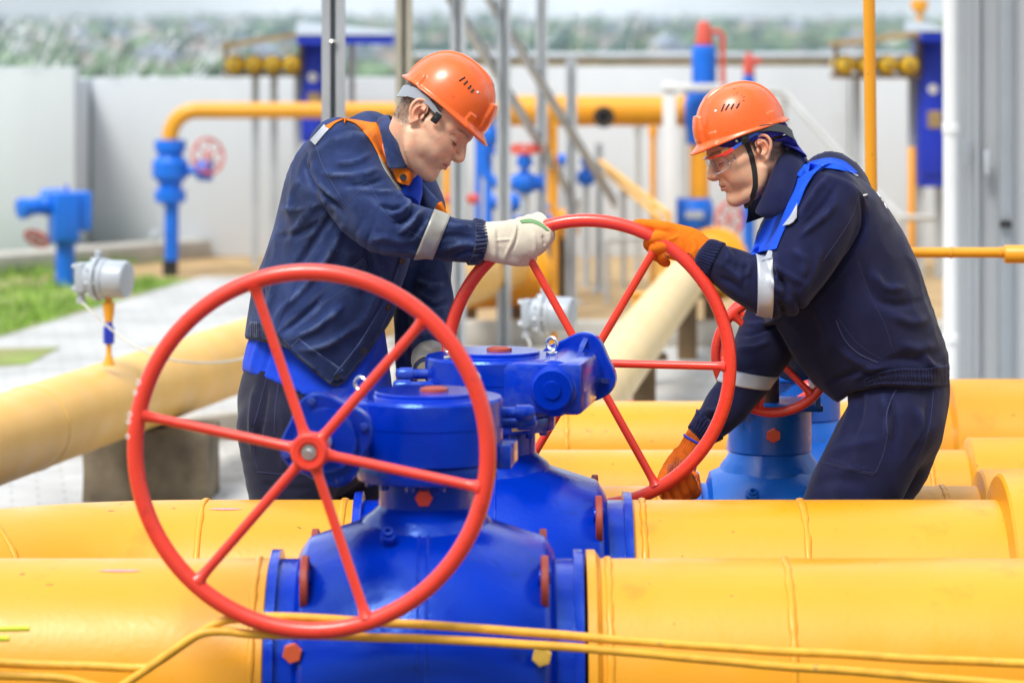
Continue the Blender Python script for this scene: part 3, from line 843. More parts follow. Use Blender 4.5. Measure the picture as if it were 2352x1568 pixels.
# ---------------------------------------------------------------- yellow stand pipe and sleeve on the right
Y = 9.7
t = thing('vent_pipe', 'slim yellow vertical pipe behind the shoulder of the worker in orange gloves', 'pipe', (xat(2002, Y), Y, 0), 'slim yellow pipes at the right')
b = MB(); b.tube([P(1994, -160, Y), P(1999, 250, Y), P(2006, 900, Y), Vector((xat(2008, Y), Y, .0))], 14.2 * mpp(Y), 28); b.done('pipe_wall', M_yel, t, sharp=60)
t = thing('handrail_pipe', 'slim yellow horizontal pipe with a thicker sleeve at the right edge', 'pipe', P(2230, 582, 9.9), 'slim yellow pipes at the right')
Y = 9.9
b = MB(); b.lathe(P(1950, 580, Y), (1, 0, 0), [(0, 12 * mpp(Y)), (P(2310, 0, Y).x - P(1950, 0, Y).x, 12 * mpp(Y))], 28); b.done('pipe_wall', M_yel, t)
b = MB(); b.lathe(P(2306, 584, Y), (1, 0, 0), [(0, 19 * mpp(Y)), (.004, 21 * mpp(Y)), (.9, 21 * mpp(Y))], 32); b.done('sleeve', M_yel, t, bevel=.002)
for u in (2185, 2298): weld(P(u, 580, Y), (1, 0, 0), 12 * mpp(Y), t, r=.0035)
b = MB(); b.cyl((xat(1960, Y), Y, 0), (xat(1960, Y), Y, P(0, 590, Y).z), .016); b.done('support', M_yel, t)

# ---------------------------------------------------------------- corrugated building on the right
M_clad = mat('grey_cladding', (.47, .50, .53), .5, metal=.15, var=.05, vscale=1.5, dirt=(.4, .38, .34), dirt_amt=.4, dirt_scale=2)
M_clad2 = mat('darker_grey_trim', (.33, .37, .41), .5, metal=.15, var=.06)
Y = 15.0
t = thing('metal_building', 'pale grey metal clad building wall at the right edge', 'building', (xat(2280, Y), Y, 0))
x0 = xat(2172, Y); b = MB(); x = x0; prof = []
while x < x0 + 4.5:
    prof += [(x, 0), (x + .10, 0), (x + .115, .022), (x + .145, .022), (x + .16, 0)]; x += .17
b = MB(); lo = [b.bm.verts.new((px, Y - py, 0)) for px, py in prof]; hi = [b.bm.verts.new((px, Y - py, 4.2)) for px, py in prof]
for i in range(len(lo) - 1): b.bm.faces.new((lo[i], lo[i + 1], hi[i + 1], hi[i]))
b.done('cladding', M_clad, t, sharp=20)
b = MB(); b.prism([(x0 + .01, Y + .03, 0), (x0 + 4.5, Y + .03, 0), (x0 + 4.5, Y + 4, 0), (x0 + .8, Y + 4, 0)], (0, 0, 4.19)); b.done('wall', M_clad, t)
for u, w in ((2306, 30), (2240, 9)):
    b = MB(); b.box((xat(u, Y), Y - .045, 2.1), (w * mpp(Y), .04, 4.2), bev=.004); b.done('trim_strip', M_clad2 if w > 20 else M_clad, t)
b = MB(); b.box(P(2304, 512, Y) + Vector((0, -.08, 0)), (.05, .04, .03), bev=.004); b.done('clip', M_dark, t)
for (u, v) in ((2216, 350), (2262, 372)):
    b = MB(); b.box(P(u, v, Y) + Vector((0, -.06, 0)), (.03, .03, .11), bev=.006); b.done('latch', M_steel, t)
M_white = mat('white_paint', (.74, .76, .78), .4, var=.04)
t = thing('drain_pipe', 'white round drain pipe down the corner of the metal building', 'pipe', (xat(2183, 14.8), 14.8, 0))
b = MB(); b.cyl((xat(2184, 14.8), 14.8, 0), (xat(2181, 14.8), 14.8, 4.1), .034, n=28); b.done('pipe_wall', M_white, t)
for z in (.35, 1.3, 2.3):
    b = MB(); b.rcyl((xat(2184, 14.8), 14.8, z), (xat(2184, 14.8), 14.8, z + .05), .039, .003, 28); b.done('collar', M_white, t)

# ---------------------------------------------------------------- blue roofed cabinets with rows of yellow bottles
M_cab = mat('royal_blue_cabinet', (.008, .035, .52), .45, var=.07, vscale=2)
M_roof = mat('pale_blue_roof', (.62, .72, .88), .4, var=.04)
M_bot = mat('yellow_bottle_paint', (.72, .46, .02), .4, var=.1)
M_frame = mat('brown_frame_steel', (.16, .10, .045), .7, var=.25)
def cabinet(label, grp_lab, u0, u1, v0, v1, cab, roof, Y, legs, rise, bot_label):
    t = thing('gas_cabinet', label, 'cabinet', (xat((cab[0] + cab[1]) / 2, Y), Y, 0), 'blue gas cabinets')
    m = mpp(Y)
    b = MB(); c = (P(cab[0], cab[2], Y) + P(cab[1], cab[3], Y)) / 2; b.box(c + Vector((0, .25, 0)), ((cab[1] - cab[0]) * m, .5, (cab[3] - cab[2]) * m), bev=.01); b.done('housing', M_cab, t)
    b = MB(); b.box(c + Vector((0, -.008, -.02)), ((cab[1] - cab[0]) * m * .8, .02, (cab[3] - cab[2]) * m * .8), bev=.004); d = b.done('door', M_cab, t)
    b = MB(); b.box(P((cab[0] + cab[1]) / 2 + 4, (cab[2] + cab[3]) / 2 + 20, Y) + Vector((0, -.022, 0)), (.10, .012, .12)); b.done('sign_plate', M_ochre, d)
    b = MB(); b.lathe(P((cab[0] + cab[1]) / 2 , cab[2] + (cab[3] - cab[2]) * .36, Y) + Vector((0, -.018, 0)), (0, -1, 0), [(0, .035), (.01, .035)], 24); b.done('gauge', M_white, d)
    b = MB(); c = (P(roof[0], roof[2], Y) + P(roof[1], roof[3], Y)) / 2
    b.prism([P(roof[0], roof[3], Y) + Vector((0, -.35, 0)), P(roof[1], roof[3], Y) + Vector((0, -.35, 0)), P(roof[1], roof[2] + 22, Y) + Vector((0, -.35, 0)), P(roof[0], roof[2], Y) + Vector((0, -.35, 0))], (0, 1.0, 0)); b.done('roof', M_roof, t)
    b = MB(); b.box(P((roof[0] + roof[1]) / 2, roof[3] + 11, Y) + Vector((0, .12, 0)), ((roof[1] - roof[0]) * m, .9, 20 * m)); b.done('roof_beam', M_cab, t)
    for u, vb in legs:
        b = MB(); b.box((xat(u, Y), Y + .2, P(0, vb, Y).z / 2), (.05, .05, P(0, vb, Y).z)); b.done('leg', M_steel, t)
    b = MB(); b.box((P(u0, v1 + 4, Y) + P(u1, v1 + 4, Y)) / 2 + Vector((0, .15, 0)), ((u1 - u0) * m, .5, 9 * m)); b.done('shelf', M_frame, t)
    b = MB(); b.beam(P(u0 - 6, v0 - 10, Y) + Vector((0, .1, 0)), P(u1 + 6, v0 - 10 - rise, Y) + Vector((0, .1, 0)), .6, .035); b.done('rain_cover', M_ochre, t)
    for u in (u0, u1):
        b = MB(); b.box(P(u, (v0 + v1) / 2 - 8, Y) + Vector((0, -.05, 0)), (.03, .04, (v1 - v0 + 22) * m)); b.done('rack_upright', M_frame, t)
    n = 4; r = (u1 - u0) / n / 2 * m * .95
    for k in range(n):
        p = P(u0 + (u1 - u0) * (k + .5) / n, v1 - r / m - 1, Y)
        q = thing('gas_bottle', bot_label % ['first', 'second', 'third', 'fourth'][k], 'gas bottle', p, 'yellow gas bottles')
        b = MB(); b.lathe(p + Vector((0, -.12, 0)), (0, 1, 0), [(-.02, .02), (-.018, r * .5), (0, r * .8), (.03, r * .96), (.06, r), (.5, r)], 32); b.done('bottle_body', M_bot, q)
        b = MB(); b.lathe(p + Vector((0, -.17, 0)), (0, 1, 0), [(-.01, .012), (0, .02), (.04, .02)], 14); b.done('outlet', M_frame, q)
cabinet('blue cabinet with a wide canopy behind the left worker\'s shoulder post', '', 520, 692, 115, 168, (692, 745, 92, 330), (688, 905, 52, 80), 24.2, ((582, 176), (625, 176), (680, 176), (805, 100), (735, 330)), 26, 'yellow gas bottle in the left rack, %s from the left')
cabinet('tall blue cabinet beside the white drain pipe at the right', '', 1918, 2108, 112, 172, (2112, 2172, 78, 430), (2104, 2172, 50, 72), 23.0, ((1975, 180), (2102, 180), (2120, 430), (2165, 430)), 24, 'yellow gas bottle in the right rack, %s from the left')
M_amb = mat('amber_paint', (.83, .36, .02), .45, var=.06)
b = MB(); p = P(2094, 445, 22.6); b.rcyl((p.x, p.y, .0), (p.x, p.y, P(0, 338, 22.6).z), .026, .004, 16); tag(b.done('marker_post', M_amb, base=(p.x, p.y, 0)), 'short yellow marker post in front of the right blue cabinet', 'post')
b = MB(); p = P(2112, 0, 23.4); b.cyl((p.x, p.y, 1.7), (p.x, p.y, P(0, 30, 23.4).z), .02, n=12); b.lathe((p.x, p.y, P(0, 30, 23.4).z), (0, 0, 1), [(0, .03), (.03, .06), (.09, .06), (.10, .02)], 16); tag(b.done('roof_vent', M_amb, base=(p.x, p.y, 1.7)), 'yellow vent cap rising above the right blue cabinet', 'vent')
# rails beyond
M_rail = mat('dull_rail', (.45, .46, .45), .6, var=.1)
def railing(label, pts, r, m, name='handrail', posts=()):
    t = thing(name, label, 'handrail', Vector(pts[0]).xy.to_3d(), 'handrails')
    b = MB(); b.tube(pts, r, 10); b.done('rail', m, t, sharp=60)
    for p in posts:
        b = MB(); b.cyl((p[0], p[1], 0), p, r, n=10); b.done('post', m, t)
    return t
a = [P(1570, 205, 24.0), P(1800, 212, 24.0), P(1960, 385, 23.0), P(2070, 500, 22.0), P(2150, 500, 22.0)]
railing('thin grey handrail sloping down behind the right worker', a, .022, M_rail, posts=[a[0], a[1], a[3]])
a = [P(1380, 372, 21.8), P(1535, 492, 19.8)]; c = [P(1390, 395, 21.8), P(1515, 500, 19.8)]
railing('nearer of two cream sloping handrails in the middle of the yard', a, .020, M_yel2, posts=[a[1]])
railing('lower of two cream sloping handrails in the middle of the yard', c, .016, M_yel2, posts=[c[1]])

# ---------------------------------------------------------------- yellow elbow line and blue valves, far left to middle
Y = 23.4; m_ = mpp(Y); R = 18.5 * m_
t = thing('gas_pipe', 'thin yellow pipe running level from the blue column valve at the left', 'pipe', (xat(392, Y), Y, 0), 'yellow gas pipes')
z = P(0, 254, Y).z; x = xat(391, Y); rb = 62 * m_
pts = [Vector((x, Y, P(0, 330, Y).z))] + arc((x + rb, Y, z - rb), (-1, 0, 0), (0, 0, 1), rb, 0, math.pi / 2, 10) + [Vector((xat(1200, Y), Y, z))]
b = MB(); b.tube(pts, R, 32); b.done('pipe_wall', M_yel, t, sharp=60)
b = MB(); b.tube([P(905, 254, Y), P(880, 268, Y), P(868, 290, Y), P(864, 420, Y)], R * .9, 24); b.done('branch', M_yel, t, sharp=60)
def wheel_small(parent, c, ax, R, r, n=5):
    h = handwheel(parent, Vector(c), ax, R, r, 20, M_redf, hub_r=R * .14, spoke_r=r * .7)
    return h
M_redf = mat('faded_red_paint', (.62, .09, .06), .5, var=.1)
M_vblue = mat('valve_blue_paint', (.003, .145, .70), .38, var=.12, vscale=5)
t = thing('column_valve', 'blue flanged valve on a blue post under the yellow elbow at the left', 'valve', (x, Y, 0), 'blue valves in the background')
def Z(v, Y=Y): return P(0, v, Y).z
b = MB(); b.lathe((x, Y, 0), (0, 0, 1), [(0, .055), (Z(597), .055)], 24); b.done('footing', M_dark, t)
b = MB(); b.lathe((x + .01, Y, 0), (0, 0, 1), [(Z(598), .050), (Z(470), .052)], 24); b.done('post', M_vblue, t)
b = MB(); b.lathe((x, Y, 0), (0, 0, 1), [(Z(470), .06), (Z(462), .112), (Z(438), .112), (Z(432), .08), (Z(420), .085), (Z(405), .13), (Z(372), .13), (Z(362), .10), (Z(355), .085), (Z(346), .112), (Z(322), .112), (Z(320), .05)], 40); vb = b.done('valve_body', M_vblue, t, sharp=30)
b = MB(); b.cyl((x + .1, Y, Z(392)), (x + .20, Y - .03, Z(392)), .03, n=16); b.lathe((x + .20, Y - .03, Z(392)), (1, -.1, 0), [(0, .07), (.10, .075), (.11, .03)], 24); b.done('gearbox', M_vblue, t)
wheel_small(t, (xat(482, Y), Y - .14, Z(357)), (.55, -.8, .1), .125, .010)
b = MB(); b.lathe(P(358, 540, Y) + Vector((0, -.02, 0)), (0, -1, 0), [(0, .03), (.02, .045), (.05, .045), (.055, .03)], 24); b.done('gauge', M_grey_al, t)

Y = 22.4
t = thing('valve_actuator', 'blue boxy valve actuator on a blue post at the far left', 'actuator', (xat(150, Y), Y, 0), 'blue valves in the background')
b = MB(); b.lathe((xat(150, Y), Y, 0), (0, 0, 1), [(0, .066), (Z(560, Y), .066), (Z(556, Y), .1), (Z(548, Y), .1)], 28); b.done('post', M_vblue, t)
b = MB(); b.box((P(120, 440, Y) + P(172, 552, Y)) / 2, (58 * mpp(Y), .26, 112 * mpp(Y)), Matrix.Rotation(.35, 3, 'Z'), .02); b.done('housing', M_vblue, t)
b = MB(); b.box((P(165, 440, Y) + P(200, 530, Y)) / 2 + Vector((0, .05, 0)), (40 * mpp(Y), .2, 90 * mpp(Y)), Matrix.Rotation(.35, 3, 'Z'), .015); b.done('side_box', M_vblue, t)
b = MB(); b.lathe(P(105, 470, Y), (-.8, -.6, -.12), [(-.1, .075), (.02, .075), (.04, .06), (.14, .06), (.15, .072), (.2, .072), (.205, .06)], 28); b.done('motor', M_vblue, t)
b = MB(); b.lathe(P(95, 448, Y), (1, 0, 0), [(0, .04), (.1, .045), (.14, .045)], 20); b.done('terminal_box', M_vblue, t)
b = MB(); b.cyl(P(153, 445, Y), P(153, 425, Y), .014, n=12); b.done('indicator', M_vblue, t)
wheel_small(t, P(85, 548, Y), (-.3, -.6, -.75), .085, .012)

# ---------------------------------------------------------------- middle of the yard
Y = 22.0
t = thing('gas_pipe', 'thick yellow pipe with a round black flange in the middle of the background', 'pipe', (xat(1380, Y), Y, 0), 'yellow gas pipes')
R = 35 * mpp(Y); zc = Z(255, Y)
b = MB(); b.cyl((xat(1168, Y), Y, zc), (xat(1640, Y), Y, zc), R, n=48); b.done('pipe_wall', M_yel, t)
b = MB(); b.cyl((xat(1385, Y), Y, zc - .03), (xat(1385, Y), Y - R - .09, zc - .03), .055, n=28); nz_ = b.done('nozzle', M_yel, t)
b = MB(); p = Vector((xat(1385, Y), Y - R - .12, zc - .035)); b.lathe(p, (0, 1, 0), [(0, .030), (0, .072), (.03, .072), (.03, .03)], 40, cap=False); b.lathe(p + Vector((0, .025, 0)), (0, 1, 0), [(0, .031), (.01, .031)], 24); fl = b.done('flange', M_dark, t)
for k in range(8):
    a = k * math.pi / 4; b = MB(); b.hexa(p + Vector((.053 * math.cos(a), 0, .053 * math.sin(a))), (0, -1, 0), .010, .014); b.done('bolt', M_frame, fl)
t = thing('steel_post', 'white square post carrying the thick yellow pipe', 'post', (xat(1538, 21.6), 21.6, 0), 'white posts in the yard')
b = MB(); b.box((xat(1538, 21.6), 21.6, Z(190, 21.6) / 2), (.085, .085, Z(190, 21.6)), bev=.006); b.done('column', M_white, t)
b = MB(); b.box((xat(1590, 21.6), 21.6, Z(200, 21.6)), (.40, .12, .04), bev=.004); b.done('bracket', M_white, t)

pipe_valve_done = True
Y = 21.8
t = thing('relief_column', 'tall blue relief valve column with a red cap right of the middle', 'valve', (xat(1612, Y), Y, 0), 'blue valves in the background')
x = xat(1617, Y)
b = MB(); b.lathe((x, Y, 0), (0, 0, 1), [(Z(196, Y), .08), (Z(190, Y), .083), (Z(112, Y), .083), (Z(108, Y), .07), (Z(104, Y), .07)], 32); b.done('spring_housing', M_vblue, t)
b = MB(); b.lathe((x, Y, 0), (0, 0, 1), [(Z(106, Y), .06), (Z(96, Y), .062), (Z(80, Y), .05), (Z(60, Y), .045), (Z(50, Y), .03), (Z(48, Y), .002)], 28); b.done('cap', M_redf, t)
b = MB(); b.tube([(x + .03, Y, Z(74, Y)), (x + .10, Y, Z(72, Y)), (x + .125, Y, Z(80, Y)), (x + .125, Y, Z(210, Y))], .018, 12); b.done('lever', M_redf, t)
x2 = xat(1606, Y)
b = MB(); b.lathe((x2, Y, 0), (0, 0, 1), [(Z(335, Y), .06), (Z(328, Y), .085), (Z(300, Y), .085), (Z(285, Y), .10), (Z(235, Y), .10), (Z(222, Y), .085), (Z(212, Y), .085)], 32); b.done('valve_body', M_vblue, t)
b = MB(); b.cyl((x2, Y, Z(462, Y)), (x2, Y, Z(332, Y)), .066, n=28); b.done('riser', M_amb, t)
b = MB(); b.lathe((xat(1592, Y), Y, 0), (0, 0, 1), [(Z(528, Y), .10), (Z(520, Y), .13), (Z(505, Y), .14), (Z(475, Y), .14), (Z(468, Y), .13), (Z(455, Y), .12)], 32); bb = b.done('base_valve', M_vblue, t)
b = MB(); b.box((xat(1592, Y), Y - .145, Z(490, Y)), (.12, .01, .05)); b.done('name_plate', M_grey_al, t)
b = MB(); b.lathe((xat(1592, Y), Y, 0), (0, 0, 1), [(0, .07), (Z(570, Y), .08), (Z(545, Y), .14), (Z(528, Y), .12)], 28); b.done('stand', M_amb, t)
wheel_small(t, (xat(1672, Y), Y - .15, Z(500, Y)), (.6, -.8, 0), .11, .011)
t = thing('relief_column', 'small distant blue valve with a red cap above the wall rail', 'valve', (xat(1722, 24.6), 24.6, 0), 'blue valves in the background')
Y = 24.6; x = xat(1720, Y)
b = MB(); b.lathe((x, Y, 0), (0, 0, 1), [(0, .045), (Z(172, Y), .045)], 20); b.done('spring_housing', M_vblue, t)
b = MB(); b.lathe((x, Y, 0), (0, 0, 1), [(Z(175, Y), .04), (Z(160, Y), .045), (Z(142, Y), .04), (Z(122, Y), .02), (Z(121, Y), .002)], 20); b.box((x + .05, Y, Z(140, Y)), (.09, .04, .045), bev=.01); b.done('cap', M_redf, t)

# blue valves behind the posts
def pipe_valve(label, u, v, s, Y, ax=(1, 0, 0), m=None, foot=None, top=True, wheel=None):
    c = P(u, v, Y); k = s * mpp(Y)
    t = thing('pipe_valve', label, 'valve', (c.x, c.y, 0), 'blue valves in the background')
    b = MB(); b.lathe(c, ax, [(-1.5 * k, .9 * k), (-1.3 * k, .9 * k), (-1.29 * k, .55 * k), (-.8 * k, .6 * k), (-.4 * k, .9 * k), (.4 * k, .9 * k), (.8 * k, .6 * k), (1.29 * k, .55 * k), (1.3 * k, .9 * k), (1.5 * k, .9 * k)], 32); b.done('valve_body', m or M_vblue, t, sharp=30)
    if top:
        b = MB(); b.lathe(c, (0, 0, 1), [(.6 * k, .35 * k), (1.2 * k, .3 * k), (1.25 * k, .6 * k), (1.6 * k, .65 * k), (2.1 * k, .5 * k), (2.3 * k, .2 * k)], 24); b.done('bonnet', m or M_vblue, t, sharp=30)
    b = MB(); b.lathe((c.x, c.y, 0), (0, 0, 1), [(0, .4 * k), (c.z - .5 * k, .35 * k)], 20); b.done('foot', foot or M_steel, t)
    if wheel: wheel_small(t, c + Vector(wheel[0]) * k, wheel[1], wheel[2], .011)
    return t
pipe_valve('blue valve with a domed bonnet between the third and fourth grey posts', 1205, 420, 30, 19.6, wheel=((0, -.6, 2.6), (0, -.2, 1), .1))
pipe_valve('blue horizontal valve with a red end, lower between the grey posts', 1168, 466, 28, 20.4, top=False, foot=M_vblue)
pipe_valve('small bright blue valve right of the slim grey posts', 1346, 408, 22, 22.3, top=True)
pipe_valve('blue valve behind the helmet brim of the left worker', 1122, 312, 27, 23.0, ax=(0, 0, 1), top=False, foot=M_vblue)
b = MB(); b.lathe(P(1098, 457, 20.4), (-1, 0, 0), [(0, .03), (.05, .035), (.06, .02)], 16); b.lathe(P(1045, 457, 20.4), (-1, 0, 0), [(-.09, .012), (0, .03), (.06, .03), (.065, .01)], 16); tag(b.done('red_plug', M_redf, base=P(1098, 457, 20.4)), 'red capped spindle left of the blue horizontal valve', 'spindle')
t = thing('blue_elbow', 'short bright blue bent pipe between the grey posts', 'pipe', P(1120, 400, 21), 'blue valves in the background')
b = MB(); b.tube(spline([P(1112, 372, 21), P(1116, 395, 21), P(1130, 415, 21), P(1160, 428, 21)], 6), .035, 20); b.done('pipe_wall', M_vblue, t)
b = MB(); b.cyl((P(1112, 0, 21).x, 21, Z(375, 21)), (P(1112, 0, 21).x, 21, Z(335, 21)), .03, n=14); b.done('riser', M_vblue, t)
pipe_valve('tiny blue valve left of the slimmest grey post', 1291, 367, 15, 21.6, top=False)
pipe_valve('low blue valve between the slim grey posts, beside a yellow riser', 1252, 505, 18, 20.8, foot=M_vblue)
pipe_valve('blue valve low behind the white glove', 1192, 528, 20, 19.2, ax=(0, 0, 1), top=False, foot=M_vblue)
for lab, u, Yq, vt, r_, m in (('thin grey upright pipe left of the cream handrails', 1432, 22.4, 440, .018, M_rail), ('thin grey upright pipe under the thick yellow pipe', 1465, 23.0, 292, .020, M_rail), ('thin yellow upright pipe just left of the white square post', 1500, 22.6, 300, .022, M_amb), ('thin blue upright pipe right of the third grey post', 1098, 21.4, 300, .020, M_vblue)):
    b = MB(); x_ = xat(u, Yq); b.cyl((x_, Yq, 0), (x_, Yq, P(0, vt, Yq).z), r_, n=14); b.lathe((x_, Yq, P(0, vt, Yq).z), (0, 0, 1), [(-.04, r_ * 1.5), (.02, r_ * 1.5), (.03, r_)], 14); tag(b.done('riser_pipe', m, base=(x_, Yq, 0)), lab, 'pipe')
a = [P(1395, 552, 21.0), P(1545, 540, 21.0)]
railing('thin grey horizontal rail low in front of the far wall', a, .016, M_rail, posts=[a[0], a[1]])
# yellow bodies near the ground
def yellow_body(label, u, v, R, L, Y, ax, m=None, legs=True):
    c = P(u, v, Y); t = thing('gas_filter', label, 'gas filter', (c.x, c.y, 0), 'yellow gas filters')
    d = Vector(ax).normalized()
    b = MB(); b.lathe(c - d * L / 2, d, [(0, R * .3), (.02, R * .7), (.07, R * .95), (.12, R), (L - .1, R), (L - .09, R * 1.3), (L - .05, R * 1.3), (L - .04, R), (L, R * .9)], 36); b.done('vessel', m or M_yel, t, sharp=30)
    for k in (-.25, .25):
        p = c + d * L * k; b = MB(); b.box((p.x, p.y, (c.z - R * .7) / 2), (.08, .10, c.z - R * .7)); b.done('leg', M_frame, t)
    return t
yellow_body('yellow vessel low behind the arm of the worker in white gloves', 1135, 640, .17, .62, 18.8, (1, .5, 0))
yellow_body('smaller yellow vessel left of the slimmest grey posts', 1282, 520, .085, .30, 21.4, (.5, .9, 0))
yellow_body('yellow vessel at the end of the cream pipe', 1608, 610, .16, .5, 18.4, (.6, .9, 0))
b = MB(); c0 = P(1275, 0, 20.3); b.cyl((c0.x, c0.y, 0), (c0.x, c0.y, Z(275, 20.3)), .018, n=14); tag(b.done('riser_pipe', M_amb, base=(c0.x, c0.y, 0)), 'slim yellow riser pipe between the slim grey posts', 'pipe')
b = MB(); c0 = P(1266, 0, 22); b.box((c0.x, 22.2, Z(330, 22)), (.08, .1, .24), bev=.02); b.cyl((c0.x, 22.2, 0), (c0.x, 22.2, Z(360, 22)), .03); tag(b.done('pressure_regulator', M_amb, base=(c0.x, 22.2, 0)), 'yellow regulator box behind the slim grey posts', 'regulator')
b = MB(); c0 = P(1062, 0, 22); b.cyl((c0.x - .1, c0.y, 0), (c0.x - .1, c0.y, Z(380, 22)), .03, n=14); tag(b.done('riser_pipe', M_amb, base=(c0.x, c0.y, 0)), 'dull yellow riser pipe beside the third grey post', 'pipe')
b = MB(); c0 = P(1196, 0, 18.9); b.prism([(c0.x - .06, c0.y, 0), (c0.x + .05, c0.y, 0), (c0.x + .10, c0.y, Z(560, 18.9)), (c0.x + .02, c0.y, Z(560, 18.9))], (0, .12, 0)); tag(b.done('pipe_support', M_vblue, base=(c0.x, c0.y, 0)), 'blue slanted pipe support below the white glove', 'support')
# cream pipe running away to the right, with supports
pc0, pc1 = P(1405, 870, 12.6), P(1598, 608, 18.3); pc0.z = pc1.z = .45
t = thing('gas_pipe', 'cream coloured pipe running away behind the far red wheel', 'pipe', pc0, 'yellow gas pipes')
b = MB(); b.cyl(pc0 - (pc1 - pc0) * .35, pc1, .112, n=40); b.done('pipe_wall', M_cream, t)
for lab, q in (('dark pipe stand under the far end of the cream pipe', .86), ('dark pipe stand under the near end of the cream pipe', .3)):
    p = pc0.lerp(pc1, q); b = MB(); b.box((p.x, p.y, .17), (.10, .12, .34)); b.box((p.x, p.y, .345), (.2, .16, .02)); tag(b.done('pipe_stand', M_frame, base=(p.x, p.y, 0)), lab, 'stand', 'dark pipe stands')
p = P(1472, 870, 16.2); b = MB(); b.box((p.x, p.y, .23), (.085, .085, .46), bev=.006); b.box((p.x, p.y, .466), (.11, .11, .012)); tag(b.done('bollard', M_amb, base=(p.x, p.y, 0)), 'short square yellow bollard beside the cream pipe', 'bollard')
p = P(1408, 905, 11.5); b = MB(); b.lathe((p.x, p.y, 0), (0, 0, 1), [(0, .03), (.38, .03), (.39, .05), (.44, .05)], 16); b.done; 
o = b.done('lever_valve', M_lblue, base=(p.x, p.y, 0)); tag(o, 'small blue valve stem with a red lever behind the second gearbox', 'valve')
b = MB(); b.beam((p.x - .02, p.y, .455), (p.x + .07, p.y - .02, .475), .02, .012); b.done('lever', M_red, o)

# ---------------------------------------------------------------- pale pipe at the left with its concrete block and transmitters
q0, q1 = P(0, 1010, 1), P(570, 815, 1)
zc = .43
def onz(u, v): Yq = (H - zc) * F / (v - 56); return P(u, v, Yq)
q0, q1 = onz(0, 1008), onz(570, 812)
d = (q1 - q0).normalized()
t = thing('gas_pipe', 'pale yellow pipe slanting across the left, resting on a concrete block', 'pipe', ((q0 + q1) / 2).xy.to_3d(), 'yellow gas pipes')
b = MB(); b.lathe(q0 - d * 4, d, [(0, .1445), (4, .1445), (12, .1445)], 72); b.done('pipe_wall', M_yel2, t)
w0 = onz(75, 985); weld(q0 + d * (w0 - q0).dot(d), d, .144, t, M_yel2, r=.006)
w1 = q0 + d * (onz(360, 890) - q0).dot(d)
b = MB(); b.beam(w1 + d * .13 + Vector((.04, 0, -.13)), w1 + d * .13 + Vector((.09, .02, -.04)), .03, .02); b.done('saddle', M_frame, t)
pb_ = w1
b = MB(); Rb = Matrix.Rotation(math.radians(-4), 3, 'Z'); b.box((pb_.x, pb_.y + .06, .14), (.47, .34, .28), Rb, .012)
bmesh.ops.subdivide_edges(b.bm, edges=b.bm.edges[:], cuts=6, use_grid_fill=True)
for v in b.bm.verts: v.co += Vector((mnoise.noise(v.co * 9), mnoise.noise(v.co * 9 + Vector((4, 0, 0))), mnoise.noise(v.co * 9 + Vector((0, 7, 0))))) * .008
tag(b.done('concrete_block', M_conc, base=(pb_.x, pb_.y, 0), sharp=50), 'rough stained concrete block under the pale yellow pipe', 'block')
kerb((-5.1, 10.6), (-1.2, 14.2), '', w=.12, h=.12)

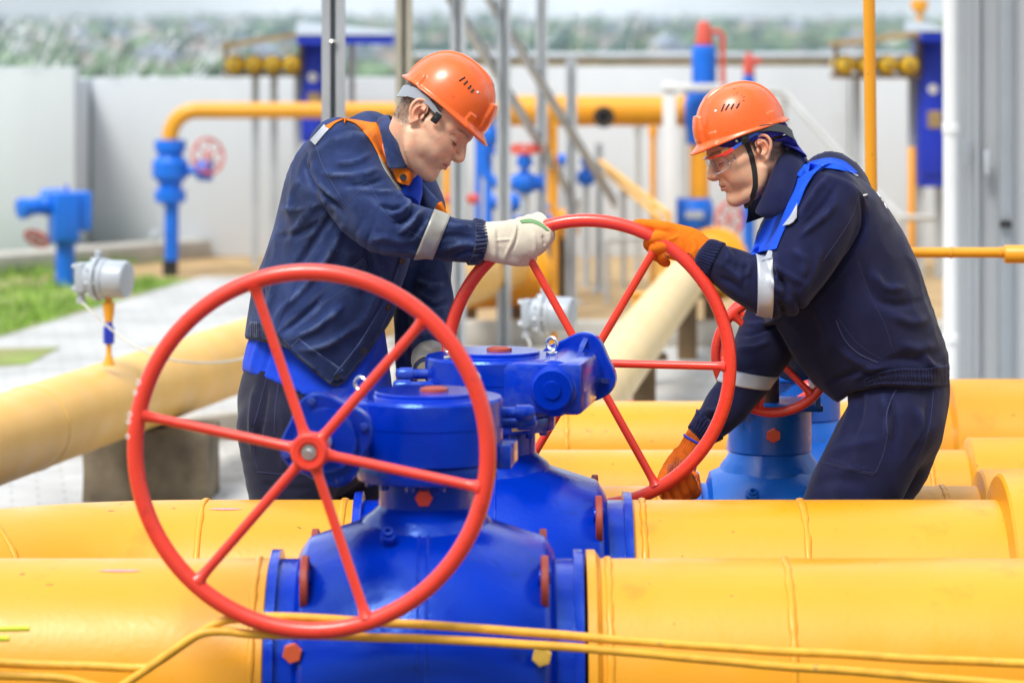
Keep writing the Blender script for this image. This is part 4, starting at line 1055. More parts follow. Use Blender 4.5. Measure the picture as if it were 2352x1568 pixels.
M_cable = mat('white_cable', (.62, .60, .54), .5, var=.05)
def transmitter(label, u, v, Y, stem_v, cable, cable_label, stemtop=None):
    """body centre at (u, v): a grey drum with a flanged neck and a bolted cell at its left"""
    c = P(u, v, Y); m = mpp(Y)
    t = thing('pressure_transmitter', label, 'transmitter', (c.x, c.y, 0), 'grey pressure transmitters')
    ax = Vector((.93, -.30, -.02)).normalized()
    b = MB(); b.lathe(c, ax, [(-.02 , .060), (-.018, .071), (.0, .072), (.003, .067), (.072, .067), (.080, .063), (.083, .055)], 48); b.done('drum', M_grey_al, t, sharp=30)
    b = MB(); b.lathe(c, ax, [(-.044, .054), (-.04, .078), (-.023, .080), (-.0205, .06)], 48); fl = b.done('flange', M_grey_al, t, sharp=30)
    for k in range(8):
        a = k * math.pi / 4 + .2; _, e1, e2 = frame(ax); p = c + (e1 * math.cos(a) + e2 * math.sin(a)) * .068 + ax * -.046
        b = MB(); b.hexa(p + ax * .03, -ax, .0075, .040); b.done('bolt', M_grey_al, fl)
    b = MB(); b.lathe(c, ax, [(-.075, .050), (-.07, .058), (-.045, .060)], 40); b.done('neck', M_grey_al, t, sharp=30)
    b = MB(); b.box(c + ax * -.098, (.036, .055, .105), Matrix.Rotation(-.3, 3, 'Z'), .006); cell = b.done('pressure_cell', M_grey_al, t)
    for dz in (-.04, .04):
        for dy in (-.02, .02):
            b = MB(); b.hexa(c + ax * -.117 + Vector((0, dy, dz)), -ax, .0085, .015); b.done('bolt', M_grey_al, cell)
    b = MB(); b.cyl(c + ax * -.10 + Vector((0, 0, -.05)), c + ax * -.10 + Vector((0, 0, -.085)), .014, n=16); b.hexa(c + ax * -.10 + Vector((0, 0, -.075)), (0, 0, -1), .017, .018); b.done('cable_gland', M_grey_al, t)
    b = MB(); b.rcyl(c + Vector((-.03, 0, .07)), c + Vector((-.03, 0, .10)), .012, .003, 16); b.done('vent_screw', M_grey_al, t)
    s = P(u + 5, v, Y)
    zt = P(0, stem_v[0], Y).z; zb = P(0, stem_v[1], Y).z
    b = MB(); b.cyl((s.x, Y, c.z - .04), (s.x, Y, zt - .02), .0125, n=16); b.lathe((s.x, Y, zt), (0, 0, 1), [(-.05, .012), (0, .02), (.03, .022), (.035, .012)], 16); b.done('valve_manifold', M_amb, t)
    b = MB(); b.hexa((s.x, Y, zt - .055), (0, 0, -1), .020, .060); b.lathe((s.x, Y, zt - .02), (0, 0, -1), [(0, .014), (.035, .014)], 16); b.done('shut_off_valve', M_cab, t)
    b = MB(); b.lathe((s.x, Y, zb), (0, 0, 1), [(-.02, .022), (.01, .014), (.02, .0095), (zt - zb - .10, .0095)], 16); b.done('stem', M_amb, t)
    g = c + ax * -.10 + Vector((0, 0, -.09))
    b = MB(); b.tube(spline([g] + [P(*q) for q in cable], 8), .0035, 8); tag(b.done('cable', M_cable, base=g, sharp=80), cable_label, 'cable', 'white transmitter cables')
    return t
Yt = 11.66
transmitter('grey pressure transmitter on a stem above the pale yellow pipe at the left', 245, 640, Yt, (715, 826), [(200, 705, Yt - .05), (260, 760, Yt - .1), (330, 805, Yt - .2), (420, 830, Yt - .2), (520, 830, Yt), (600, 812, Yt + .4), (660, 802, Yt + .8), (760, 860, Yt + 1.4), (800, 1010, Yt + 1.6)], 'thin white cable hanging from the left grey transmitter')
transmitter('grey pressure transmitter in the middle behind the second gearbox', 1268, 722, 12.3, (800, 900), [(1218, 795, 12.2), (1200, 812, 12.1), (1170, 835, 12.1), (1120, 880, 12.2), (1100, 980, 12.3)], 'thin white cable hanging from the middle grey transmitter')
b = MB(); p = P(1273, 900, 12.3); b.cyl((p.x, 12.3, 0), (p.x, 12.3, p.z), .012, n=16); tag(b.done('stand_pipe', M_amb, base=(p.x, 12.3, 0)), 'slim yellow stand pipe under the middle transmitter', 'pipe')

# ---------------------------------------------------------------- sky blue valves behind the right worker
def angle_valve(label, u, Yv, wheel_c, wheel_ax, wheel_r, m):
    x = xat(u, Yv); O = Vector((x, Yv, 0)); zz = lambda v: P(0, v, Yv).z
    t = thing('gas_valve', label, 'valve', O, 'sky blue valves behind the right worker')
    b = MB(); b.lathe(O + Vector((0, 0, AX)), (1, 0, 0), [(-.21, .175), (-.205, .20), (-.185, .20), (-.18, .17), (-.165, .17), (-.155, .20), (-.07, .238), (0, .242), (.07, .238), (.155, .20), (.165, .17), (.18, .17), (.185, .2), (.205, .2), (.21, .175)], 64, up=(0, 0, 1)); body = b.done('valve_body', m, t, sharp=28)
    b = MB(); b.lathe(O, (0, 0, 1), [(.60, .15), (.655, .128), (.672, .115), (.690, .104), (.694, .108), (.800, .108), (.802, .104)], 64); nk = b.done('neck', m, t, sharp=28)
    b = MB(); b.hexa(O + Vector((0, -.105, .745)), (0, -1, 0), .0195, .018, ph=.5); b.done('hex_plug', M_red, nk)
    b = MB(); b.lathe(O + Vector((-.06, -.205, .60)), (0, -.6, .8), [(0, .018), (.014, .018), (.015, .012), (.022, .012), (.023, .007), (.01, .005)], 18); b.done('grease_nipple', m, t)
    b = MB(); b.box(O + Vector((.01, 0, .812)), (.24, .22, .016), bev=.003); b.box(O + Vector((.115, -.02, .85)), (.012, .2, .07)); b.done('bracket', m, t)
    b = MB(); b.cyl(O + Vector((-.02, 0, .82)), O + Vector((-.02, 0, .90)), .045, n=24); b.done('stem', M_frame, t)
    b = MB(); b.box(O + Vector((.06, .02, .955)), (.20, .20, .13), bev=.008); gb = b.done('gearbox', m, t)
    b = MB(); b.rcyl(O + Vector((.06, -.08, .955)), O + Vector((.06, -.10, .955)), .075, .006, 48); b.done('cover', m, gb)
    for k in range(6):
        a = k * math.pi / 3 + .4; b = MB(); b.hexa(O + Vector((.06 + .06 * math.cos(a), -.098, .955 + .06 * math.sin(a))), (0, -1, 0), .012, .012); b.done('bolt', m, gb)
    c = Vector(wheel_c)
    b = MB(); b.cyl(O + Vector((0, -.06, .955)), c, .014, n=16); b.done('shaft', M_steel, gb)
    handwheel(t, c, wheel_ax, wheel_r, .0125, 75, M_red, hub_r=.03, spoke_r=.0085)
    return t
angle_valve('sky blue valve just behind the right worker\'s arm, with a red hand wheel', 1768, Y3, P(1775, 815, 8.28), (-.12, -1, .1), .145, M_lblue)
angle_valve('sky blue valve in the row behind, mostly hidden by the right worker', 1842, Y4, P(1778, 800, 8.85), (-.35, -1, .1), .155, M_lblue)
# ---------------------------------------------------------------- sculpting tools (signed distance grid -> one mesh)
from mathutils.bvhtree import BVHTree
def smin(a, b, k):
    if k <= 0: return np.minimum(a, b)
    h = np.clip(.5 + .5 * (b - a) / k, 0, 1)
    return b * (1 - h) + a * h - k * h * (1 - h)
class Field:
    def __init__(s, lo, hi, h):
        s.lo = np.array(lo, float); s.h = h
        s.n = np.ceil((np.array(hi) - s.lo) / h).astype(int) + 1
        s.D = np.full(s.n, .05 if h < .5 else 50.0, np.float32)
        s.ax = [(s.lo[i] + h * np.arange(s.n[i])).astype(np.float32) for i in range(3)]
    def box(s, pts, pad):
        pts = np.array(pts); a = np.floor((pts.min(0) - pad - s.lo) / s.h).astype(int); b = np.ceil((pts.max(0) + pad - s.lo) / s.h).astype(int) + 1
        a = np.clip(a, 0, s.n); b = np.clip(b, 0, s.n)
        return tuple(slice(i, j) for i, j in zip(a, b))
    def pts(s, sl):
        return s.ax[0][sl[0]][:, None, None], s.ax[1][sl[1]][None, :, None], s.ax[2][sl[2]][None, None, :]
    @staticmethod
    def seg_d(X, Y, Z, p0, p1, r0, r1, A, B, caps):
        d = p1 - p0; L2 = float(d @ d) + 1e-12; L = L2 ** .5; dh = d / L
        qx, qy, qz = X - p0[0], Y - p0[1], Z - p0[2]
        s_ = qx * dh[0] + qy * dh[1] + qz * dh[2]
        t = np.clip(s_ / L, 0, 1); ov = s_ - t * L
        qa = qx * A[0] + qy * A[1] + qz * A[2]; qb = qx * B[0] + qy * B[1] + qz * B[2]
        a = r0[0] + t * (r1[0] - r0[0]); b = r0[1] + t * (r1[1] - r0[1])
        rc = np.minimum(a, b) * caps
        q = np.sqrt(qa * qa + qb * qb + ov * ov) + 1e-9
        e = np.sqrt((qa / a) ** 2 + (qb / b) ** 2 + (ov / rc) ** 2) + 1e-9
        return np.where(e > .35, q * (1 - 1 / e), (e - 1) * np.minimum(a, b))
    def chain(s, nodes, k, bdir=(0, 1, 0), sub=False, kin=None, sm=4, caps=1.0):
        """nodes: (x, y, z, a, b)"""
        N = [np.array(n, float) for n in nodes]
        if len(N) == 1: N = [N[0], N[0] + np.array([0, 0, 1e-4 * (1 if s.h < .5 else 1000), 0, 0])]; sm = 1
        if len(N) > 2 and sm > 1:
            out = []
            for i in range(len(N) - 1):
                p0, p1, p2, p3 = N[max(i - 1, 0)], N[i], N[i + 1], N[min(i + 2, len(N) - 1)]
                for q in range(sm):
                    t = q / sm
                    out.append(.5 * (2 * p1 + (p2 - p0) * t + (2 * p0 - 5 * p1 + 4 * p2 - p3) * t * t + (3 * p1 - p0 - 3 * p2 + p3) * t ** 3))
            N = out + [N[-1]]
        R = max(max(n[3], n[4]) for n in N); pad = R * .6 + 2.5 * abs(k) + 3 * s.h
        sl = s.box([n[:3] for n in N], R + pad)
        if any(q.stop <= q.start for q in sl): return
        acc = np.full([q.stop - q.start for q in sl], .2 if s.h < .5 else 200., np.float32)
        bd = np.array(bdir, float)
        for n0, n1 in zip(N, N[1:]):
            d = n1[:3] - n0[:3]; d = d / (np.linalg.norm(d) + 1e-12)
            B = bd - d * (bd @ d); B /= np.linalg.norm(B) + 1e-12; A = np.cross(d, B)
            sl2 = s.box([n0[:3], n1[:3]], max(n0[3], n0[4], n1[3], n1[4]) + pad)
            rel = tuple(slice(q.start - o.start, q.stop - o.start) for q, o in zip(sl2, sl))
            X, Y, Z = s.pts(sl2)
            dd = s.seg_d(X, Y, Z, n0[:3], n1[:3], (n0[3], n0[4]), (n1[3], n1[4]), A, B, caps).astype(np.float32)
            acc[rel] = np.minimum(acc[rel], dd) if not kin else smin(acc[rel], dd, kin)
        if sub: s.D[sl] = -smin(-s.D[sl], acc, k)
        else: s.D[sl] = smin(s.D[sl], acc, k)
    def ell(s, c, r, k, R=None, sub=False):
        c = np.array(c, float); r = np.array(r, float); pad = 2.5 * k + 3 * s.h + r.max() * .3
        sl = s.box([c - r.max(), c + r.max()], pad); X, Y, Z = s.pts(sl)
        q = [X - c[0], Y - c[1], Z - c[2]]
        if R is not None: q = [R[i][0] * q[0] + R[i][1] * q[1] + R[i][2] * q[2] for i in range(3)]
        e = np.sqrt((q[0] / r[0]) ** 2 + (q[1] / r[1]) ** 2 + (q[2] / r[2]) ** 2) + 1e-9
        L = np.sqrt(q[0] ** 2 + q[1] ** 2 + q[2] ** 2)
        d = np.where(e > .35, L * (1 - 1 / e), (e - 1) * r.min()).astype(np.float32)
        if sub: s.D[sl] = -smin(-s.D[sl], d, k)
        else: s.D[sl] = smin(s.D[sl], d, k)
    def cut(s, p, n, keep_below=True):
        """cut away everything on the +n side of a plane"""
        X, Y, Z = s.pts((slice(None),) * 3)
        d = ((X - p[0]) * n[0] + (Y - p[1]) * n[1] + (Z - p[2]) * n[2]).astype(np.float32)
        s.D = np.maximum(s.D, d)
    def mesh(s, smooth=2):
        D = s.D; S = D < 0
        n0, n1, n2 = D.shape
        c = np.zeros((n0 - 1, n1 - 1, n2 - 1), np.int8)
        offs = [(i, j, k) for i in (0, 1) for j in (0, 1) for k in (0, 1)]
        for i, j, k in offs: c += S[i:n0 - 1 + i, j:n1 - 1 + j, k:n2 - 1 + k]
        act = (c > 0) & (c < 8)
        idx = np.argwhere(act)
        pos = np.zeros((len(idx), 3)); cnt = np.zeros(len(idx))
        for a in offs:
            for ax in range(3):
                if a[ax]: continue
                b = list(a); b[ax] = 1
                d0 = D[idx[:, 0] + a[0], idx[:, 1] + a[1], idx[:, 2] + a[2]].astype(float); d1 = D[idx[:, 0] + b[0], idx[:, 1] + b[1], idx[:, 2] + b[2]].astype(float)
                x = (d0 < 0) != (d1 < 0); t = np.where(x, d0 / np.where(x, d0 - d1, 1), 0)
                for q in range(3): pos[:, q] += np.where(x, a[q] + (t if q == ax else 0), 0)
                cnt += x
        V = s.lo + s.h * (idx + pos / cnt[:, None])
        vid = np.full(act.shape, -1, np.int64); vid[idx[:, 0], idx[:, 1], idx[:, 2]] = np.arange(len(idx))
        Fc = []
        for ax in range(3):
            o1, o2 = [q for q in range(3) if q != ax]
            sl0 = [slice(1, D.shape[q] - 1) for q in range(3)]; sl0[ax] = slice(0, D.shape[ax] - 1)
            sl1 = list(sl0); sl1[ax] = slice(1, D.shape[ax])
            s0, s1 = S[tuple(sl0)], S[tuple(sl1)]
            e = np.argwhere(s0 != s1)
            base = e.copy(); base[:, o1] += 1; base[:, o2] += 1
            inside0 = s0[e[:, 0], e[:, 1], e[:, 2]]
            def cell(d1, d2):
                q = base.copy(); q[:, o1] += d1; q[:, o2] += d2; return vid[q[:, 0], q[:, 1], q[:, 2]]
            f = np.stack([cell(-1, -1), cell(0, -1), cell(0, 0), cell(-1, 0)], 1)
            flip = inside0 if ax != 1 else ~inside0
            f[~flip] = f[~flip][:, ::-1]
            Fc.append(f)
        Fc = np.concatenate(Fc); Fc = Fc[(Fc >= 0).all(1)]
        V = taubin(V, Fc, smooth)
        return V, Fc
def taubin(V, Fc, it):
    if it <= 0: return V
    E = np.concatenate([Fc[:, [0, 1]], Fc[:, [1, 2]], Fc[:, [2, 3]], Fc[:, [3, 0]]]); E = np.concatenate([E, E[:, ::-1]])
    n = len(V); deg = np.maximum(np.bincount(E[:, 0], minlength=n), 1)
    for i in range(it):
        for lam in (.55, -.57):
            M = np.stack([np.bincount(E[:, 0], V[E[:, 1], q], minlength=n) for q in range(3)], 1) / deg[:, None]
            V = V + lam * (M - V)
    return V
def largest(V, Fc):
    return V, Fc
def vnormals(V, Fc):
    n = np.cross(V[Fc[:, 2]] - V[Fc[:, 0]], V[Fc[:, 3]] - V[Fc[:, 1]])
    N = np.zeros_like(V)
    for q in range(4):
        for a in range(3): N[:, a] += np.bincount(Fc[:, q], n[:, a], minlength=len(V))
    return N / (np.linalg.norm(N, axis=1)[:, None] + 1e-12)
def uv_of(V):
    return np.stack([1176 + V[:, 0] / V[:, 1] * F, 56 + (H - V[:, 2]) / V[:, 1] * F], 1)
def poly_dist(Q, pl):
    pl = np.array(pl, float); best = np.full(len(Q), 1e9); tt = np.zeros(len(Q)); L = 0
    seg = np.linalg.norm(np.diff(pl, axis=0), axis=1); tot = seg.sum()
    for a, b, l in zip(pl, pl[1:], seg):
        d = b - a; t = np.clip(((Q - a) @ d) / (d @ d + 1e-9), 0, 1); r = np.linalg.norm(Q - a - t[:, None] * d, axis=1)
        m = r < best; best[m] = r[m]; tt[m] = (L + t[m] * l) / tot; L += l
    return best, tt
def smooth_pl(pl, n=5):
    return np.array([list(p)[:2] for p in spline([Vector((x, y, 0)) for x, y in pl], n)]) if len(pl) > 2 else np.array(pl, float)
def fold(V, Fc, strokes, front=True):
    """strokes: (points in frame units, width, height in mm): raised (+) or sunk (-) folds on the side that faces the eye"""
    N = vnormals(V, Fc); Q = uv_of(V)
    view = V - np.array([0, 0, H]); view /= np.linalg.norm(view, axis=1)[:, None]
    face = np.clip(-(N * view).sum(1) * 2.2 + .1, 0, 1)
    D = np.zeros(len(V))
    for pl, w, amp in strokes:
        pl = smooth_pl(pl); lo = pl.min(0) - 3 * w; hi = pl.max(0) + 3 * w
        m = ((Q > lo) & (Q < hi)).all(1) & (face > 0)
        if not m.any(): continue
        d, t = poly_dist(Q[m], pl)
        D[m] += amp * .001 * np.exp(-(d / w) ** 2) * np.minimum(1, np.minimum(t, 1 - t) * 4 + .12) * face[m]
    return V + N * D[:, None]
def cloth_noise(V, Fc, a1=.004, s1=8, a2=.0015, s2=24, stretch=(1, 1, 1), seed=0):
    N = vnormals(V, Fc); st = Vector(stretch); o = Vector((seed * 3.1, seed * 1.7, 0))
    D = np.array([a1 * mnoise.noise(Vector((v[0] * st.x, v[1] * st.y, v[2] * st.z)) * s1 + o) + a2 * (1 - 2 * abs(mnoise.noise(Vector((v[0] * st.x, v[1] * st.y, v[2] * st.z)) * s2 + o))) for v in V])
    return V + N * D[:, None]
def np_mesh(name, V, Fc, m, parent, label=None, colors=None, sharp=None):
    me = bpy.data.meshes.new(name)
    me.vertices.add(len(V)); me.vertices.foreach_set('co', np.asarray(V, np.float32).ravel())
    k = Fc.shape[1]
    me.loops.add(len(Fc) * k); me.loops.foreach_set('vertex_index', np.asarray(Fc, np.int32).ravel())
    me.polygons.add(len(Fc)); me.polygons.foreach_set('loop_start', np.arange(0, len(Fc) * k, k, dtype=np.int32))
    me.update(calc_edges=True); me.validate()
    me.polygons.foreach_set('use_smooth', [True] * len(me.polygons))
    if colors is not None:
        at = me.color_attributes.new('tint', 'FLOAT_COLOR', 'POINT')
        at.data.foreach_set('color', np.concatenate([colors, np.ones((len(V), 1))], 1).astype(np.float32).ravel())
    return link_mesh(name, me, m, parent, label)
class Skin:
    """surface to lay patches, seams and buttons on"""
    def __init__(s, V, Fc):
        s.t = BVHTree.FromPolygons([tuple(v) for v in V], [tuple(int(i) for i in f) for f in Fc])
    def at(s, u, v, far=False):
        o = Vector((0, 0, H)); d = (P(u, v, 8.0) - o).normalized()
        h = s.t.ray_cast(o, d)
        if h[0] is not None: return h[0], h[1]
        p = o + d * 8.1
        h = s.t.find_nearest(p)
        return h[0], h[1]
    def out(s, c, d):
        h = s.t.ray_cast(Vector(c), Vector(d).normalized(), .4)
        if h[0] is None: return Vector(c) + Vector(d).normalized() * .05, Vector(d)
        return h[0], Vector(d).normalized()
    def patch(s, name, ea, eb, m, parent, off=.0022, n=40, mm=10, label=None, thick=.0016, drape=6):
        """strip between two edges given in frame units"""
        ea, eb = smooth_pl(ea, 8), smooth_pl(eb, 8)
        def res(pl):
            L = np.concatenate([[0], np.cumsum(np.linalg.norm(np.diff(pl, axis=0), axis=1))]); q = np.linspace(0, L[-1], n)
            return np.stack([np.interp(q, L, pl[:, 0]), np.interp(q, L, pl[:, 1])], 1)
        A, B = res(ea), res(eb)
        G = {}; b = MB(); o = Vector((0, 0, H)); T = np.zeros((n, mm)); Dv = {}
        for i in range(n):
            for j in range(mm):
                t = j / (mm - 1); u, v = A[i] * (1 - t) + B[i] * t
                d = (P(u, v, 8.0) - o).normalized(); p, nn = s.at(u, v)
                if abs(d.dot(nn)) < .12 or (p - o).cross(d).length > .004: d = ((p + nn * .001) - o).normalized()
                Dv[i, j] = d; T[i, j] = (p - o).dot(d) - off * min(2.2, 1 / max(.25, abs(nn.dot(d))))
        for k in range(drape):          # cloth bridges the gaps it lies over
            Q = np.pad(T, 1, mode='edge'); M_ = (Q[:-2, 1:-1] + Q[2:, 1:-1] + Q[1:-1, :-2] + Q[1:-1, 2:]) / 4
            T = np.minimum(T, M_)
        for i in range(n):
            for j in range(mm): G[i, j] = b.bm.verts.new(o + Dv[i, j] * T[i, j])
        for i in range(n - 1):
            for j in range(mm - 1):
                b.bm.faces.new((G[i, j], G[i + 1, j], G[i + 1, j + 1], G[i, j + 1]))
        o = b.done(name, m, parent, label, sharp=180)
        sd = o.modifiers.new('solid', 'SOLIDIFY'); sd.thickness = thick; sd.offset = 0
        return o
    def seam(s, name, pl, m, parent, r=.00065, off=.0003, dash=False):
        pl = smooth_pl(pl, 10); b = MB(); pts = []
        L = np.concatenate([[0], np.cumsum(np.linalg.norm(np.diff(pl, axis=0), axis=1))]); q = np.arange(0, L[-1], 2.0)
        for x in q:
            p, nn = s.at(np.interp(x, L, pl[:, 0]), np.interp(x, L, pl[:, 1])); pts.append(p + nn * off)
        b.tube(pts, r, 6)
        return b.done(name, m, parent, sharp=180)
    def button(s, u, v, r, m, parent, name='button'):
        p, nn = s.at(u, v); nn = (nn + (Vector((0, 0, H)) - p).normalized() * .6).normalized()
        b = MB(); b.lathe(p + nn * .0035, nn, [(0, r * .9), (.003, r), (.0045, r * .95), (.0045, r * .72), (.0032, r * .66), (.0032, .0005)], 24)
        return b.done(name, m, parent, sharp=30)
    def band(s, name, c0, c1, m, parent, off=.002, n=56, mm=7, thick=.0016, label=None, gather=0.0, ng=26, tilt=None):
        """ring round a limb between two axis points"""
        c0, c1 = Vector(c0), Vector(c1); d, a, e = frame(c1 - c0); b = MB(); rings = []
        if tilt is not None: 
            d2 = Vector(tilt).normalized(); 
        for j in range(mm):
            c = c0.lerp(c1, j / (mm - 1)); ring = []
            for i in range(n):
                t = 2 * math.pi * i / n; dr = a * math.cos(t) + e * math.sin(t)
                if tilt is not None: dr = (dr - d * (dr.dot(d2) / d.dot(d2)))
                p, nn = s.out(c, dr)
                g = gather * (abs(math.sin(ng * t / 2 + .5 * math.sin(3 * t) + .35 * j)) - .3) if gather else 0
                ring.append(b.bm.verts.new(p + nn.normalized() * (off + g)))
            rings.append(ring)
        b.skin(rings, cap=False)
        o = b.done(name, m, parent, label, sharp=180)
        sd = o.modifiers.new('solid', 'SOLIDIFY'); sd.thickness = thick; sd.offset = 0
        return o
def IM(u, v, Y, hw, hd=None):
    """chain node given in frame units: centre, half width across the picture, half depth in metres"""
    p = P(u, v, Y); a = hw * mpp(Y)
    return (p.x, p.y, p.z, a, a if hd is None else hd)
# ---------------------------------------------------------------- heads and helmets (millimetres in the head's own frame: x ahead, y left, z up, chin at 0)
def head_pose(face_right, yaw, tragus, nose, Y, tip=(122, 0, 78)):
    """turns head millimetres into metres so that the near ear and the nose tip stand where they should"""
    sx = 1 if face_right else -1
    near = -1 if face_right else 1                    # which side (y sign) is towards the eye
    def axes(p):
        cy, sy = math.cos(yaw), math.sin(yaw)
        f = Vector((sx * math.cos(p) * cy, -sy, -math.sin(p) * cy)).normalized()
        l = Vector((0, sx, 0)); l = (l - f * l.dot(f)).normalized()
        return f, l, f.cross(l)
    best = None
    tr = Vector((2, near * 76, 104))
    goal = Vector((nose[0] - tragus[0], 0, -(nose[1] - tragus[1]))) * mpp(Y)
    for k in range(-100, 1200):
        p = math.radians(k / 10); f, l, up = axes(p)
        q = (Vector(tip) - tr); w = f * q.x + l * q.y + up * q.z
        s = math.hypot(goal.x, goal.z) / math.hypot(w.x, w.z)
        e = math.hypot(w.x * s - goal.x, w.z * s - goal.z)
        if best is None or e < best[0]: best = (e, p, s, f, l, up)
    e, p, s, f, l, up = best
    o = P(tragus[0], tragus[1], Y) - (f * tr.x + l * tr.y + up * tr.z) * s
    M = Matrix(((f.x * s, l.x * s, up.x * s, o.x), (f.y * s, l.y * s, up.y * s, o.y), (f.z * s, l.z * s, up.z * s, o.z), (0, 0, 0, 1)))
    print('head pitch', math.degrees(p), 'scale', s * 1000)
    return M
def xf(M, p): return M @ Vector(p)
def np_xf(M, V):
    A = np.array(M); return V @ A[:3, :3].T + A[:3, 3]

def sculpt_head(M, neck_world, o):
    """o: small differences between the two men; neck_world: (point, radius mm) list in metres"""
    Mi = M.inverted()
    Fd = Field((-112, -98, -90), (136, 98, 238), 1.4)
    E = Fd.ell; C = Fd.chain
    E((2, 0, 150), (89, 75, 80), 8)
    E((30, 0, 148), (73, 65, 60), 18)
    E((36, 0, 84), (62, 60, 66), 16)
    E((42, 0, 38), (48, 47, 44), 14)
    E((78 + o.get('chin', 0), 0, 14), (18, 20, 17), 14)
    E((79, 0, 53), (20.5, 30, 27), 10)
    for y in (-1, 1):
        C([(6, y * 60, 62, 15, 15), (22, y * 56, 32, 15, 15), (52, y * 36, 13, 14, 14), (76, y * 12, 8, 12, 12)], 16, (0, 0, 1))
        C([(20, y * 64, 100, 11, 11), (55, y * 55, 93, 14, 14), (80, y * 33, 86, 14, 14)], 22, (0, 0, 1))
        C([(66, y * 50, 126, 11, 11), (86, y * 28, 130, 11, 11), (94, 0, 127, 10, 10)], 12, (0, 0, 1))
        E((60, y * 38, 64), (24, 20, 26), 16)
        E((30, y * 52, 62), (26, 16, 30), 16)
    for y in (-1, 1):
        E((98, y * 33, 107), (13, 19, 14), 12, sub=True)
    # nose
    C([(90, 0, 120, 8, 8), (101, 0, 103, 9, 9), (109, 0, 89, 9.5, 9.5), (112.5 + o.get('nose', 0), 0, 80, 9.8, 9.8)], 7, (0, 1, 0))
    for y in (-1, 1): C([(97, y * 13, 76, 7.6, 7), (106, y * 8.5, 77, 7.6, 7)], 4, (0, 1, 0))
    C([(100, 0, 70, 6, 6), (110, 0, 72, 6, 6)], 4)
    for y in (-1, 1): C([(101, y * 7.5, 66, 3, 3), (109, y * 6, 69, 2.6, 2.6)], 2, sub=True)
    # eyes: lids over the eyeball
    lid = o.get('lid', .5)
    for y in (-1, 1):
        E((77, y * 32, 108), (13.6, 14.5, 12.8), 4)
        C([(74, y * 48, 107, 2, 2), (86, y * 42, 107 - 5 * lid, 2, 2), (92, y * 33, 105 - 6 * lid, 2.2, 2.2), (90, y * 22, 104 - 2 * lid, 2, 2)], 3, (0, 0, 1))
        C([(70, y * 50, 116, 1.6, 1.6), (86, y * 42, 117, 1.6, 1.6), (91, y * 31, 117, 1.6, 1.6), (89, y * 20, 113, 1.6, 1.6)], 3, (0, 0, 1), sub=True)
        C([(74, y * 46, 98, 1.2, 1.2), (86, y * 36, 95, 1.2, 1.2), (89, y * 24, 99, 1.2, 1.2)], 4, (0, 0, 1), sub=True)
    # lips
    C([(97, -3, 54, 5, 5), (97, 3, 54, 5, 5)], 4, (0, 0, 1))
    for y in (-1, 1):
        C([(97, y * 2, 53.5, 4.6, 4.6), (92, y * 14, 51.5, 4, 4), (82, y * 25, 48.5, 2.2, 2.2)], 3, (0, 0, 1))
        C([(96, 0, 42.5, 5.8, 5.8), (91, y * 12, 43, 5, 5), (82, y * 24, 47, 2, 2)], 3.5, (0, 0, 1))
        C([(104, 0, 48, 1.5, 1.5), (97.5, y * 13, 47.6, 1.4, 1.4), (88, y * 22, 48.2, 1.2, 1.2), (84, y * 26, 48, 1.0, 1.0)], 2, (0, 0, 1), sub=True)
        C([(99, y * 17, 74, 1.2, 1.2), (90, y * 27, 64, 1.3, 1.3), (82, y * 32, 55, 1.1, 1.1)], 9, (0, 0, 1), sub=True)
    E((94, 0, 32), (5, 16, 4), 7, sub=True)
    C([(100.5, 0, 58, 2, 2), (99.5, 0, 65, 2, 2)], 4, sub=True)
    # ears
    for y in (-1, 1):
        A = math.radians(24) * y
        R = ((math.cos(A), math.sin(A), 0), (-math.sin(A), math.cos(A), 0), (0, 0, 1))
        E((-11, y * 77, 108), (17, 4.5, 29), 3, R=R)
        h = [(4, 75, 108), (6, 76, 119), (0, 78, 131), (-11, 81, 137), (-23, 84, 131), (-28, 85, 117), (-24, 84, 102), (-16, 80, 91), (-8, 77, 81)]
        C([(a, y * b, c, r, r) for (a, b, c), r in zip(h, (2.4, 2.8, 3.2, 3.6, 3.8, 3.8, 3.6, 3.8, 5.6))], 2.0, (0, 0, 1))
        C([(-4, y * 80, 128, 3, 3), (-14, y * 84, 121, 3.4, 3.4), (-17, y * 84, 107, 3.4, 3.4), (-10, y * 81, 94, 3.2, 3.2), (0, y * 78, 92, 3, 3)], 2.5, (0, 0, 1))
        E((-2, y * 84, 107), (10, 8, 11), 3, sub=True)
        E((-6, y * 86, 126), (8, 4, 4), 2, sub=True)
        E((5.5, y * 76, 104), (4, 4.2, 7), 2.5)
    # neck, and the trunk under the clothes
    nk = [(-14, 0, 84, 56, 56)]
    for p, r in neck_world:
        q = Mi @ Vector(p); nk.append((q.x, q.y, q.z, r, r * .96))
    C(nk, 18, (0, 1, 0))
    a = Vector(nk[0][:3]); e = Vector(nk[1][:3])
    for y in (-1, 1):
        C([(-20, y * 54, 66, 8, 8), ((e.x + 30), y * 20, e.z + 5, 8, 8)], 20, (0, 1, 0))
    V, Fc = Fd.mesh(2)
    return V, Fc

